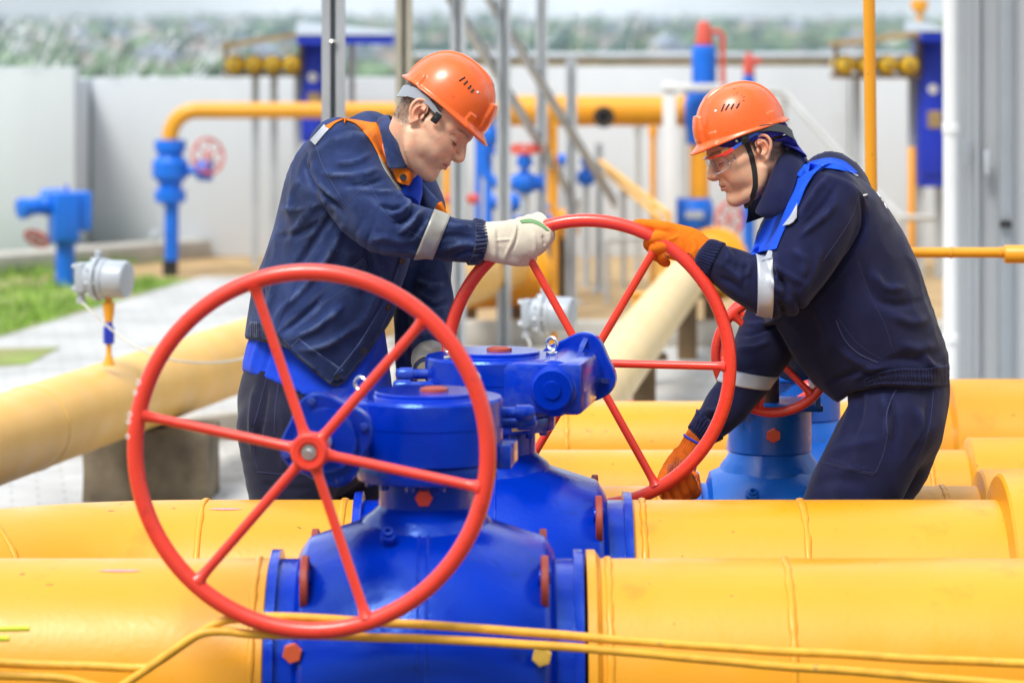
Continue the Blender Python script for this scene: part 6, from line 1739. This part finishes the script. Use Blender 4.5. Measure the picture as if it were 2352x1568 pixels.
# short hair standing off the scalp
def hair_tufts(M, parent, V, Fc, Cc, o, n, L, seed, name='hair'):
    N = vnormals(V, Fc); hc = np.array(o['hair']); d = np.linalg.norm(Cc - hc * .9, axis=1); k = np.where(d < .06)[0]
    k = k[(V[k, 2] > o.get('nape', 66)) & (V[k, 2] < 150)]
    if len(k) == 0: return
    r = random.Random(seed); VV = []; FF = []
    for q in range(n):
        i = k[r.randrange(len(k))]; p = V[i] + np.array([r.uniform(-1, 1) for _ in range(3)]); nn = N[i]; t = np.array([-.4, 0, -1.0]) + np.array([r.uniform(-.5, .5) for _ in range(3)])
        e = p + nn * L * .35 + t * L * .8 * r.uniform(.6, 1.2); s = np.cross(t, nn); s /= np.linalg.norm(s) + 1e-9; n0 = len(VV)
        VV += [p - s * .3, p + s * .3, e]; FF.append((n0, n0 + 1, n0 + 2))
    VV = np_xf(M, np.array(VV)); me = bpy.data.meshes.new(name); me.from_pydata([tuple(v) for v in VV], [], FF)
    m = mat('hair_%d' % seed, tuple(hc * 1.1), .7, var=.4, vscale=200)
    link_mesh(name, me, m, parent)
hair_tufts(HM1, W1, V, Fc, Cc, O1, 3500, 2.6, 11)

# gloves of the first worker
Fd = Field(tuple(P(1080, 640, 8.0)[i] + (-.02, -.06, -.02)[i] for i in range(3)), tuple(P(1290, 480, 8.2)[i] + (.02, .06, .02)[i] for i in range(3)), .0026)
Fd.chain([IM(1092, 553, 8.068, 42, .038), IM(1130, 555, 8.065, 46, .036), IM(1170, 555, 8.062, 49, .034), IM(1212, 549, 8.060, 47, .034), IM(1240, 541, 8.066, 37, .032), IM(1254, 538, 8.08, 24, .026)], .012, caps=.7)
for k in range(4):       # fingers over the rim and down behind it
    s = k / 3; bu, bv = 1176 + 62 * s, 541 - 16 * s
    Fd.chain([IM(bu + 6, bv - 14, 8.075, 17, .017), IM(bu - 2, bv - 22, 8.105, 15, .016), IM(bu - 4, bv - 10, 8.148, 14, .014), IM(bu + 6, bv + 16, 8.152, 13, .013)], .008)
Fd.chain([IM(1138, 578, 8.06, 22, .022), IM(1180, 594, 8.062, 17, .02), IM(1212, 597, 8.082, 13, .016), IM(1222, 594, 8.10, 11, .013)], .010)
Fd.ell(P(1251, 536, 8.065), (.020, .020, .024), .012)
Fd.chain([IM(1060, 552, 8.068, 34, .030), IM(1100, 555, 8.066, 37, .031)], .002, sub=True)
V, Fc = Fd.mesh(1)
V = cloth_noise(V, Fc, .0020, 15, .0006, 34, (1, 1, 1), 8)
V = fold(V, Fc, [([(1133, 520), (1136, 560), (1140, 600)], 4, 5), ([(1143, 518), (1145, 555), (1150, 590)], 3, -4), ([(1186, 515), (1180, 545), (1166, 575), (1158, 600)], 3.5, 4.5), ([(1192, 515), (1186, 548), (1174, 578)], 3, -4), ([(1136, 553), (1155, 551), (1176, 550)], 3, 3),
                 ([(1222, 530), (1229, 560), (1226, 592)], 5, 3), ([(1246, 540), (1250, 552), (1252, 566)], 3.5, -5), ([(1258, 528), (1262, 545), (1256, 562)], 5, 4), ([(1112, 525), (1116, 560), (1124, 590)], 4, 3), ([(1206, 590), (1220, 596), (1234, 590)], 3, -3)])
gl = np_mesh('glove', V, Fc, M_glove1, W1, 'cream canvas glove gripping the wheel')
G1 = Skin(V, Fc)
G1.patch('glove_back', [(1193, 506), (1218, 503), (1244, 512), (1262, 530)], [(1198, 513), (1222, 512), (1242, 520), (1256, 530)], M_green, gl, off=.001)
G1.seam('seam', [(1187, 514), (1182, 545), (1168, 575), (1160, 603)], mat('cream_thread', (.52, .46, .36), .9), gl, r=.0008)
Fd = Field(tuple(P(930, 930, 8.1)[i] + (0, -.06, 0)[i] for i in range(3)), tuple(P(1040, 810, 8.2)[i] + (0, .12, 0)[i] for i in range(3)), .003)
Fd.chain([IM(990, 842, 8.24, 33, .034), IM(992, 868, 8.2, 32, .03), IM(1000, 888, 8.15, 30, .026)], .01)
for k in range(4): Fd.chain([IM(985 + 9 * k, 885, 8.14, 10, .011), IM(990 + 9 * k, 893, 8.1, 9, .010), IM(992 + 9 * k, 906, 8.085, 8.5, .0095)], .005)
Fd.chain([IM(972, 872, 8.2, 11, .012), IM(968, 892, 8.16, 10, .011), IM(975, 906, 8.13, 9, .01)], .006)
V, Fc = Fd.mesh(1); np_mesh('glove', cloth_noise(V, Fc, .002, 18, .001, 40), Fc, mat('khaki_canvas', (.34, .30, .20), .92, var=.2, vscale=20, bump=.3, bscale=300), W1, 'khaki backed glove of the far hand')

# ================================================================ worker with the orange gloves
W2 = thing('person', 'worker in dark navy jacket with blue yoke, safety glasses, orange gloves and hard hat', 'person', (xat(2020, 8.22), 8.22, 0))
LV2 = legs(W2, [(2062, 870, 8.24, 112, .15), (2066, 920, 8.24, 112, .16), (2060, 975, 8.24, 106, .16)],
     [(2052, 965, 8.14, 104, .10), (2005, 1050, 8.11, 104, .095), (1945, 1160, 8.09, 98, .088), (1905, 1290, 8.08, 80, .08), (1940, 1460, 8.12, 68, .07), (1975, 1670, 8.14, 60, .065)],
     [(2072, 960, 8.32, 98, .09), (2050, 1060, 8.30, 86, .085), (2005, 1170, 8.27, 70, .078), (1975, 1290, 8.25, 64, .072), (2005, 1460, 8.25, 58, .062), (2050, 1670, 8.25, 52, .06)], M_jack2, -1, 3,
     folds=[([(2040, 905), (2055, 970), (2050, 1040)], 6, -7), ([(2026, 900), (2035, 960), (2034, 1010)], 8, 6), ([(1960, 905), (1950, 960), (1930, 1000)], 8, 6), ([(1980, 905), (1975, 960), (1955, 1010)], 6, -6), ([(1890, 1052), (1950, 1072), (2010, 1082)], 3, 4), ([(2130, 905), (2125, 980), (2080, 1070)], 5, -4), ([(1900, 1040), (1960, 1020), (2020, 1010)], 12, 4), ([(1870, 1110), (1930, 1100), (1990, 1110)], 12, -4), ([(2100, 930), (2120, 980), (2105, 1030)], 9, 5)])
ST = Skin(*LV2[:2]); tr = [c for c in W2.children if c.name.startswith('trousers')][0]
ST.seam('pocket_edge', [(2058, 895), (2042, 930), (2036, 960), (2039, 998)], M_thread2, tr, r=.0022)
for q_ in ([(1884, 1056), (1940, 1072), (2010, 1087)], [(1886, 1060), (1940, 1076), (2008, 1091)], [(2039, 998), (2028, 1045), (2010, 1087)], [(2144, 898), (2132, 990), (2094, 1079)]): ST.seam('seam', q_, M_thread2, tr, r=.0010)
Fd = Field((.40, 7.87, .66), (1.16, 8.62, 1.52), .0058)
Fd.chain([IM(2040, 905, 8.245, 130, .18), IM(2030, 850, 8.25, 146, .19), IM(1995, 780, 8.25, 164, .20), IM(1944, 690, 8.25, 184, .205), IM(1913, 610, 8.25, 184, .21), IM(1906, 535, 8.25, 158, .21), IM(1912, 475, 8.25, 122, .20), IM(1918, 450, 8.25, 94, .17), IM(1918, 438, 8.24, 56, .12)], .02, caps=.6)
Fd.chain([IM(1905, 440, 8.08, 62, .06), IM(1897, 424, 8.2, 42, .05), IM(1870, 462, 8.4, 56, .07)], .05)
poly_cut(Fd, [(2400, 893), (2181, 893), (2145, 890), (2023, 884), (1950, 901), (1923, 919), (1869, 876), (1820, 807), (1783, 742), (1600, 742), (1600, 1300), (2400, 1300)])
Fd.chain([IM(1845, 520, 8.42, 74, .085), IM(1800, 660, 8.38, 72, .085), IM(1760, 780, 8.30, 66, .075), IM(1714, 868, 8.22, 58, .066), IM(1672, 930, 8.17, 52, .055), IM(1632, 976, 8.15, 40, .042), IM(1602, 1004, 8.14, 28, .032)], .018, caps=.3)
Fd.chain([IM(1905, 440, 8.09, 78, .08), IM(1882, 500, 8.06, 80, .085), IM(1856, 570, 8.03, 76, .08), IM(1822, 630, 8.01, 70, .074), IM(1790, 668, 8.0, 62, .064), IM(1728, 648, 8.01, 58, .058), IM(1668, 615, 8.02, 48, .05), IM(1612, 586, 8.035, 36, .037)], .022, caps=.25)
V, Fc = Fd.mesh(2)
V = cloth_noise(V, Fc, .007, 6, .0036, 12, (1, 1, .75), 6)
W2F = [
    ([(1975, 440), (1985, 520), (1925, 622), (1855, 698)], 5, -9), ([(1890, 385), (1850, 430), (1832, 470)], 6, 5), ([(1905, 400), (1870, 450), (1835, 500)], 7, 7), ([(1925, 420), (1890, 470), (1840, 525)], 6, -5), ([(1925, 460), (1890, 500), (1835, 545)], 7, 6),
    ([(1780, 580), (1790, 620), (1780, 650)], 6, 9), ([(1772, 618), (1800, 650), (1810, 690)], 5, -9), ([(1776, 610), (1822, 640), (1845, 650)], 7, 6), ([(1785, 690), (1795, 705), (1800, 722)], 5, -6), ([(1770, 640), (1785, 665), (1800, 672)], 5, 8),
    ([(1650, 560), (1670, 580), (1665, 610)], 5, 5), ([(1682, 570), (1695, 590), (1690, 625)], 5, -5), ([(1712, 595), (1722, 612), (1712, 640)], 5, 6), ([(1640, 600), (1680, 620), (1715, 650)], 7, 4), ([(1650, 635), (1690, 655), (1715, 680)], 6, -4), ([(1700, 605), (1712, 625), (1706, 655)], 4, -4),
    ([(1820, 570), (1850, 600), (1840, 640)], 9, 5), ([(1885, 560), (1870, 620), (1835, 680)], 9, 4),
    ([(1710, 740), (1745, 745), (1790, 730)], 6, 5), ([(1700, 770), (1740, 762), (1790, 745)], 5, -6), ([(1690, 800), (1730, 800), (1770, 780)], 7, 5), ([(1660, 850), (1700, 850), (1750, 840)], 7, -3),
    ([(1620, 940), (1640, 945), (1670, 930)], 6, 6), ([(1605, 955), (1630, 962), (1660, 960)], 5, -6), ([(1600, 940), (1612, 955), (1606, 975)], 6, 6),
    ([(2000, 620), (2030, 660), (2080, 660)], 10, 6), ([(1980, 600), (2010, 680), (2060, 700), (2120, 690)], 10, -5), ([(2040, 720), (2090, 740), (2130, 730)], 11, 5), ([(2060, 790), (2110, 800), (2150, 790)], 12, 5), ([(2030, 830), (2080, 822), (2130, 830)], 9, -4), ([(1870, 700), (1900, 760), (1900, 810)], 14, 5),
    ([(1930, 800), (1970, 830), (2020, 850)], 10, 5), ([(1960, 870), (1990, 850), (2040, 840)], 7, 6), ([(1900, 880), (1950, 860), (2010, 850)], 7, -5), ([(2130, 640), (2150, 720), (2165, 800)], 6, -4), ([(2060, 480), (2080, 560), (2120, 650)], 10, 3), ([(2120, 815), (2140, 840), (2165, 845)], 7, 6),
]
V = fold(V, Fc, [(a, w, h * 1.8) for a, w, h in W2F])
jk2 = np_mesh('jacket', V, Fc, M_jack2, W2)
S2 = Skin(V, Fc)
S2.patch('shoulder_yoke', [(1842, 370), (1824, 405), (1806, 455), (1780, 494), (1756, 524), (1738, 556), (1729, 582)], [(1960, 398), (1917, 376), (1884, 386), (1854, 424), (1834, 472), (1802, 526), (1783, 572)], M_roy, jk2, off=.004, n=90, mm=14, drape=30)
S2.patch('shoulder_yoke', [(1846, 378), (1874, 368), (1908, 363), (1940, 371), (1970, 396)], [(1826, 412), (1852, 410), (1882, 392), (1918, 382), (1960, 402)], M_roy, jk2, off=.003, n=60, mm=8, drape=16)
S2.patch('front_panel', [(1758, 504), (1738, 548), (1727, 580), (1726, 586)], [(1795, 500), (1780, 530), (1764, 565), (1758, 584)], M_roy, jk2, off=.003, n=40, drape=20)
S2.patch('reflective_strip', [(1831, 466), (1815, 495), (1797, 519)], [(1830, 500), (1822, 510), (1814, 515)], M_refl2, jk2, off=.008)
S2.patch('reflective_strip', [(1923, 372), (1950, 386), (1972, 404)], [(1930, 377), (1952, 394), (1967, 406)], M_refl2, jk2, off=.004)
S2.patch('reflective_strip', [(1742, 592), (1752, 583), (1774, 578)], [(1750, 600), (1760, 596), (1772, 594)], M_refl2, jk2, off=.004)
S2.button(1779, 517, .0085, M_btn, jk2)
S2.seam('seam', [(1973, 446), (1960, 490), (1938, 530), (1890, 600)], M_thread2, jk2, r=.0007)
S2.seam('pocket_edge', [(1920, 736), (1940, 780), (1972, 812), (2018, 834)], M_thread2, jk2, r=.0022, off=.0005)
S2.seam('seam', [(1928, 733), (1955, 772), (1985, 800), (2026, 826)], M_thread2, jk2, r=.0007)
S2.seam('seam', [(1970, 600), (2000, 680), (2030, 740), (2050, 800)], M_thread2, jk2, r=.0006)
S2.band('reflective_strip', P(1772, 664, 8.0), P(1736, 652, 8.008), M_refl2, jk2, off=.003, tilt=(-.93, 0, .0))
S2.band('reflective_strip', P(1722, 852, 8.235), P(1703, 882, 8.21), M_refl2, jk2, off=.003, tilt=(-.2, 0, -1))
S2.band('cuff', P(1645, 603, 8.026), P(1606, 583, 8.036), M_jack2, jk2, off=.0005, gather=.005, ng=36, n=170, mm=8, thick=.003)
S2.band('cuff', P(1632, 976, 8.15), P(1604, 1003, 8.14), M_jack2, jk2, off=.0005, gather=.005, ng=30, n=150, mm=8, thick=.003)
wbp = S2.patch('waistband', [(2180, 836), (2130, 846), (2070, 846), (2020, 856), (1985, 872)], [(2179, 888), (2130, 886), (2070, 884), (2022, 882), (1990, 888)], M_jack2, jk2, off=.004, n=150, mm=8)
for i, v in enumerate(wbp.data.vertices):
    col = i // 8; row = i % 8; amp = .0045 if col > 30 else .001
    v.co += Vector((0, -1, .1)) * (amp * (abs(math.sin(col * .55 + .8 * math.sin(col * .17) + .12 * row)) - .5) + .002 * math.cos(row * 1.8))
# white print across the back
for q_ in ([(2012, 440), (2022, 454)], [(2024, 457), (2029, 465)], [(2031, 468), (2037, 480)]): S2.seam('back_print', q_, M_white, jk2, r=.0024, off=.0)
collar('collar', [(1760, 440, 8.38), (1785, 390, 8.40), (1812, 352, 8.36), (1818, 346, 8.26), (1806, 350, 8.17), (1789, 360, 8.12), (1768, 410, 8.08), (1750, 452, 8.07), (1734, 488, 8.07)],
       [(1775, 505, 8.44), (1815, 420, 8.46), (1848, 380, 8.38), (1855, 372, 8.26), (1845, 378, 8.13), (1829, 416, 8.06), (1813, 464, 8.03), (1790, 493, 8.03), (1760, 503, 8.05)], M_jack2, jk2, bulge=.012)
collar('collar', [(1768, 420, 8.26), (1750, 440, 8.27), (1728, 458, 8.26), (1717, 468, 8.22)], [(1775, 500, 8.24), (1756, 500, 8.24), (1735, 506, 8.22), (1714, 513, 8.19)], M_jack2, jk2, bulge=.004)
# head
HM2 = head_pose(False, math.radians(9), (1744, 346), (1630, 412), 8.08)
O2 = dict(skin=(.76, .45, .285), hair=(.030, .020, .015), lid=.55, beard=.12, hairline=-12, nape=58, burn=98, lips=(.50, .20, .15), chin=1, nose=2)
neck2 = [(P(1800, 425, 8.21), 54), (P(1838, 480, 8.27), 50)]
V, Fc = sculpt_head(HM2, neck2, O2); Cc = head_colors(V, Fc, O2)
np_mesh('body', np_xf(HM2, V), Fc, M_skin, W2, colors=Cc)
HS2 = Skin(V, Fc).t
lashes(HM2, W2, O2)
helmet(HM2, W2, 'orange hard hat with scuffed vents', tilt=-1, near=1, scuffs=True)
hair_tufts(HM2, W2, V, Fc, Cc, O2, 3000, 3.2, 12)
M_capblue = mat('indigo_cap_cotton', (.018, .016, .26), .85, var=.15, vscale=20, bump=.3, bscale=300)
strap_on(HM2, W2, 'harness_band', [(20, 86, 150), (-10, 88, 152), (-40, 84, 146), (-70, 70, 132), (-92, 40, 112), (-100, 10, 108)], [6, 8, 9, 10, 12], M_strap if False else mat('dark_grey_strap', (.06, .07, .08), .5), 3)
# cap worn backwards under the helmet
b = MB(); rings = []
for k in range(25):
    t = math.pi * 2 * k / 24
    c_, s_ = math.cos(t), math.sin(t)
    x = -2 + (104 if c_ > 0 else 93) * c_; y = 82 * s_
    zb = 134 + 6 * c_ - 6 * max(0, -c_)
    rings.append([b.bm.verts.new(HM2 @ Vector((-2 + (x + 2) * kk, y * kk, z_))) for kk, z_ in ((1.0, zb - 6), (1.012, zb), (1.012, zb + 14), (.97, zb + 26), (.9, zb + 34))])
for r0, r1 in zip(rings, rings[1:]):
    for i in range(4): b.bm.faces.new((r0[i], r0[i + 1], r1[i + 1], r1[i]))
cp = b.done('cap', M_capblue, W2, sharp=180); sd = cp.modifiers.new('solid', 'SOLIDIFY'); sd.thickness = .002
b = MB(); A = []; Bp = []
for k in range(15):
    a = math.radians(110 + 140 * k / 14); A.append((-4 + 92 * math.cos(a), 80 * math.sin(a), 120 - 8 * abs(math.cos(a))))
    q = (k - 7) / 7; Bp.append((-74 - 44 * (1 - q * q) ** .6, 72 * q, 92 - 44 * (1 - q * q) ** .6))
for off in (0,):
    g = [[b.bm.verts.new(HM2 @ Vector(tuple(A[k][i] * (1 - t) + Bp[k][i] * t + (4 * math.sin(math.pi * t) if i == 2 else 0) for i in range(3)))) for t in (0, .25, .5, .75, 1)] for k in range(15)]
for r0, r1 in zip(g, g[1:]):
    for i in range(4): b.bm.faces.new((r0[i], r0[i + 1], r1[i + 1], r1[i]))
o = b.done('cap_brim', M_capblue, cp, sharp=180); sd = o.modifiers.new('solid', 'SOLIDIFY'); sd.thickness = .004
ss = o.modifiers.new('round', 'SUBSURF'); ss.levels = 1; ss.render_levels = 2
M_gold = mat('brass_clip', (.62, .45, .18), .35, metal=.9, var=.1)
strap_on(HM2, cp, 'clip', [(84, 62, 124), (78, 68, 126), (70, 74, 128)], 7, M_gold, 3)
b = MB(); b.lathe(HM2 @ Vector((46, 80, 142)), HM2.to_3x3() @ Vector((.4, 1, 0)), [(0, .0035), (.002, .0035), (.0022, .0015), (.001, .0014)], 16); b.done('eyelet', M_chrome, cp)
# chin strap
strap_on(HM2, W2, 'chin_strap', [(27, 84, 142), (26, 82, 126), (24, 76, 108), (25, 70, 80), (29, 62, 56), (36, 54, 30), (46, 44, 10), (54, 32, -3), (60, 12, -11), (62, 0, -12)], 6.2, M_black, 2, HS2)
b = MB(); b.box(Vector((0, 0, 0)), (19, 6, 22), bev=2); b.bm.transform(HM2 @ Matrix.Translation((28, 88, 142)) @ Matrix.Rotation(-.2, 4, 'Z')); b.done('strap_buckle', M_black, W2)
b = MB(); b.lathe(HM2 @ Vector((29, 91, 143)), HM2.to_3x3() @ Vector((.1, 1, 0)), [(0, .0045), (.0015, .0045), (.002, .002)], 16); b.done('strap_snap', M_btn, W2)
# safety glasses
gt = bpy.data.objects.new('safety_glasses', None); COL.objects.link(gt); gt.parent = W2; gt['wloc'] = list(W2['wloc'])
M_lens = bpy.data.materials.new('clear_lens'); M_lens.use_nodes = True
nt = M_lens.node_tree; N, Lk = nt.nodes, nt.links
N.remove(N['Principled BSDF'])
l_t = N.new('ShaderNodeBsdfTransparent'); l_t.inputs[0].default_value = (.985, .99, .995, 1)
l_g = N.new('ShaderNodeBsdfGlossy'); l_g.inputs['Roughness'].default_value = .03
l_w = N.new('ShaderNodeLayerWeight'); l_w.inputs['Blend'].default_value = .22
l_n = N.new('ShaderNodeTexNoise'); l_n.inputs['Scale'].default_value = 30
l_m = N.new('ShaderNodeMath'); l_m.operation = 'MULTIPLY_ADD'; l_m.inputs[1].default_value = .45; l_m.inputs[2].default_value = .015
l_x = N.new('ShaderNodeMixShader')
Lk.new(l_w.outputs['Fresnel'], l_m.inputs[0]); Lk.new(l_m.outputs[0], l_x.inputs[0]); Lk.new(l_t.outputs[0], l_x.inputs[1]); Lk.new(l_g.outputs[0], l_x.inputs[2])
Lk.new(l_x.outputs[0], N['Material Output'].inputs['Surface'])
M_gred = mat('red_glasses_plastic', (.80, .045, .03), .3, var=.04, coat=.3)
M_gblue = mat('blue_glasses_plastic', (.015, .12, .70), .3, var=.04, coat=.3)
M_clearf = mat('frosted_clear_plastic', (.72, .74, .76), .3, var=.04, alpha=.55)
b = MB(); G = {}
nu, nv = 41, 9
def lens_pt(i, j):
    a = (i / (nu - 1) * 2 - 1); y = 66 * math.sin(a * 1.18) / math.sin(1.18); x = 117 - 34 * abs(a) ** 2.1 - 3
    drop = 40 * (1 - .30 * abs(a) ** 3) - 15 * math.exp(-(y / 11) ** 2)
    z = 121 - drop * (j / (nv - 1)); x -= 5 * (j / (nv - 1))
    return Vector((x, y, z))
for i in range(nu):
    for j in range(nv): G[i, j] = b.bm.verts.new(HM2 @ lens_pt(i, j))
for i in range(nu - 1):
    for j in range(nv - 1): b.bm.faces.new((G[i, j], G[i + 1, j], G[i + 1, j + 1], G[i, j + 1]))
o = b.done('lens', M_lens, gt, sharp=180); sd = o.modifiers.new('solid', 'SOLIDIFY'); sd.thickness = .0015
b = MB(); b.tube([HM2 @ (lens_pt(i, nv - 1)) for i in range(nu)], .0007, 8); b.done('lens_edge', M_clearf, gt, sharp=180)
b = MB(); b.tube([HM2 @ (lens_pt(i, 0) + Vector((1, 0, 1.5))) for i in range(nu)], [.0024 + .0016 * abs(i / 20 - 1) ** 3 for i in range(nu)], 10); b.done('brow_bar', M_gred, gt, sharp=180)
for s_ in (-1, 1):
    strap_on(HM2, gt, 'temple_joint', [(84, s_ * 67, 121), (74, s_ * 75, 124), (60, s_ * 80, 128)], 4.5, M_gred, 4)
    strap_on(HM2, gt, 'temple', [(62, s_ * 79.5, 127.5), (40, s_ * 83, 134), (20, s_ * 85, 140), (0, s_ * 84, 143), (-14, s_ * 82, 138)], 3.2, M_gblue, 3)
    b = MB(); q = [HM2 @ Vector(p) for p in ((84, s_ * 68, 119), (60, s_ * 80, 122), (62, s_ * 79.5, 102), (82, s_ * 68, 90))]
    b.bm.faces.new([b.bm.verts.new(p) for p in q]); o = b.done('side_shield', M_lens, gt); sd = o.modifiers.new('solid', 'SOLIDIFY'); sd.thickness = .0015
# orange gloves
def glove_field(u0, v0, u1, v1, y0, y1): 
    a, c = P(u0, v1, (y0 + y1) / 2), P(u1, v0, (y0 + y1) / 2)
    return Field((a.x, y0, a.z), (c.x, y1, c.z), .0022)
Fd = glove_field(1435, 480, 1665, 640, 7.95, 8.19)
Fd.chain([IM(1640, 600, 8.03, 32, .028), IM(1618, 584, 8.033, 34, .029), IM(1585, 566, 8.035, 42, .027), IM(1548, 556, 8.035, 40, .026), IM(1528, 556, 8.038, 30, .022)], .008, caps=.6)
Fd.chain([IM(1556, 533, 8.035, 17, .019), IM(1530, 524, 8.030, 14.5, .016), IM(1500, 517.5, 8.032, 12.5, .0135), IM(1474, 514, 8.036, 11, .012), IM(1461, 514, 8.04, 9.5, .011)], .006)
Fd.chain([IM(1540, 552, 8.028, 17, .017), IM(1512, 545, 8.020, 15, .016), IM(1496, 548, 8.026, 14, .0145), IM(1490, 562, 8.052, 12.5, .013), IM(1500, 570, 8.092, 11.5, .012), IM(1516, 566, 8.108, 11, .011)], .004)
Fd.chain([IM(1546, 568, 8.026, 17, .017), IM(1522, 565, 8.016, 15, .015), IM(1506, 570, 8.022, 14, .014), IM(1502, 582, 8.048, 12.5, .013), IM(1514, 590, 8.088, 11.5, .012), IM(1530, 584, 8.104, 11, .011)], .0035)
Fd.chain([IM(1556, 580, 8.026, 15, .015), IM(1535, 582, 8.020, 13.5, .014), IM(1522, 588, 8.028, 12, .0125), IM(1520, 598, 8.05, 11, .011), IM(1530, 604, 8.08, 10, .0105)], .0035)
Fd.chain([IM(1585, 575, 8.05, 18, .018), IM(1556, 566, 8.088, 15, .015), IM(1530, 548, 8.11, 13, .013), IM(1510, 535, 8.112, 11, .011)], .006)
V, Fc = Fd.mesh(1); V = cloth_noise(V, Fc, .0012, 26, .0006, 70, (1, 1, 1), 3)
V = fold(V, Fc, [([(1560, 540), (1545, 548), (1530, 552)], 4, 2.5), ([(1590, 540), (1596, 565), (1590, 590)], 6, 2), ([(1600, 552), (1606, 572), (1600, 592)], 3, -1.5), ([(1568, 545), (1575, 565), (1570, 585)], 5, -1.5)])
g2 = np_mesh('glove', V, Fc, M_glove2, W2, 'orange glove on top of the wheel with its index finger stretched out')
SG = Skin(V, Fc)
b = MB(); r = random.Random(3)
def dots(S_, rows, bm_):
    for (u0, v0), (u1, v1), n in rows:
        for k in range(n):
            t = (k + .5) / n; u, v = u0 + (u1 - u0) * t + r.uniform(-.8, .8), v0 + (v1 - v0) * t + r.uniform(-.8, .8)
            p, nn = S_.at(u, v); d, a, e = frame(nn)
            w = r.uniform(.0015, .0024); h = r.uniform(.0014, .002)
            vs = [bm_.bm.verts.new(p + nn * (.0005 if q < 1.5 else .0005) + a * (w * math.cos(z)) + e * (h * math.sin(z))) for q, z in [(1, math.pi / 3 * k2) for k2 in range(6)]]
            top = bm_.bm.verts.new(p + nn * .0012)
            for i in range(6): bm_.bm.faces.new((vs[i], vs[(i + 1) % 6], top))
dots(SG, [((1526, 586), (1552, 572), 7), ((1530, 591), (1556, 577), 7), ((1552, 572), (1590, 586), 9), ((1554, 577), (1594, 592), 9), ((1560, 584), (1596, 597), 8)], b)
M_dot = mat('navy_pvc_dots', (.02, .015, .10), .4)
b.done('grip_dots', M_dot, g2)
Fd = glove_field(1490, 985, 1640, 1180, 7.98, 8.2)
Fd.chain([IM(1602, 1002, 8.14, 27, .028), IM(1588, 1030, 8.14, 28, .028), IM(1570, 1058, 8.138, 34, .026), IM(1556, 1088, 8.13, 38, .022), IM(1550, 1112, 8.125, 34, .020)], .008, caps=.5)
Fd.chain([IM(1540, 1075, 8.125, 17, .018), IM(1524, 1100, 8.105, 15, .016), IM(1524, 1128, 8.085, 13, .014), IM(1534, 1144, 8.06, 12, .012)], .006)
for k in range(4):
    du, dv = -17.5 * k, 11 * k + (3 if k == 3 else 0); q = (15, 16, 15, 12)[k]
    Fd.chain([IM(1592 + du, 1096 + dv * .6, 8.125, q, .015), IM(1596 + du, 1126 + dv, 8.108, q, .0145), IM(1592 + du, 1130 + dv, 8.066, q, .0145), IM(1588 + du, 1116 + dv, 8.040, q, .014), IM(1582 + du, 1098 + dv, 8.038, q * .9, .013), IM(1580 + du, 1093 + dv, 8.046, q * .8, .012)], .0028)
V, Fc = Fd.mesh(1); V = cloth_noise(V, Fc, .0012, 26, .0006, 70, (1, 1, 1), 4)
N_ = vnormals(V, Fc); Q = uv_of(V)
rib = np.clip((1050 - Q[:, 1]) / 10, 0, 1) * .0009 * np.sin((Q[:, 0] * .87 + Q[:, 1] * .5) * 1.1)
V = V + N_ * rib[:, None]
g3 = np_mesh('glove', V, Fc, M_glove2d, W2, 'grubby orange glove with navy grip dots on the lower rim')
SG = Skin(V, Fc)
b = MB()
dots(SG, [((1536, 1066), (1528, 1128), 13), ((1541, 1066), (1534, 1120), 11), ((1546, 1063), (1540, 1105), 9), ((1552, 1058), (1548, 1096), 8), ((1558, 1056), (1556, 1090), 7), ((1564, 1055), (1564, 1082), 6), ((1570, 1055), (1572, 1074), 5), ((1577, 1054), (1580, 1066), 4),
          ((1606, 1084), (1600, 1108), 6), ((1611, 1078), (1606, 1116), 7), ((1598, 1090), (1596, 1104), 4)], b)
b.done('grip_dots', M_dot, g3)
b = MB(); pts = []
c0, c1 = P(1604, 1000, 8.14), P(1598, 1012, 8.14); d, a, e = frame(c1 - c0)
for k in range(40):
    t = math.pi * 2 * k / 40; p, nn = SG.out(c1, a * math.cos(t) + e * math.sin(t)); pts.append(p + nn * .0015)
b.tube(pts, .0028, 8, closed=True); b.done('glove_hem', M_shirt, g3, sharp=180)
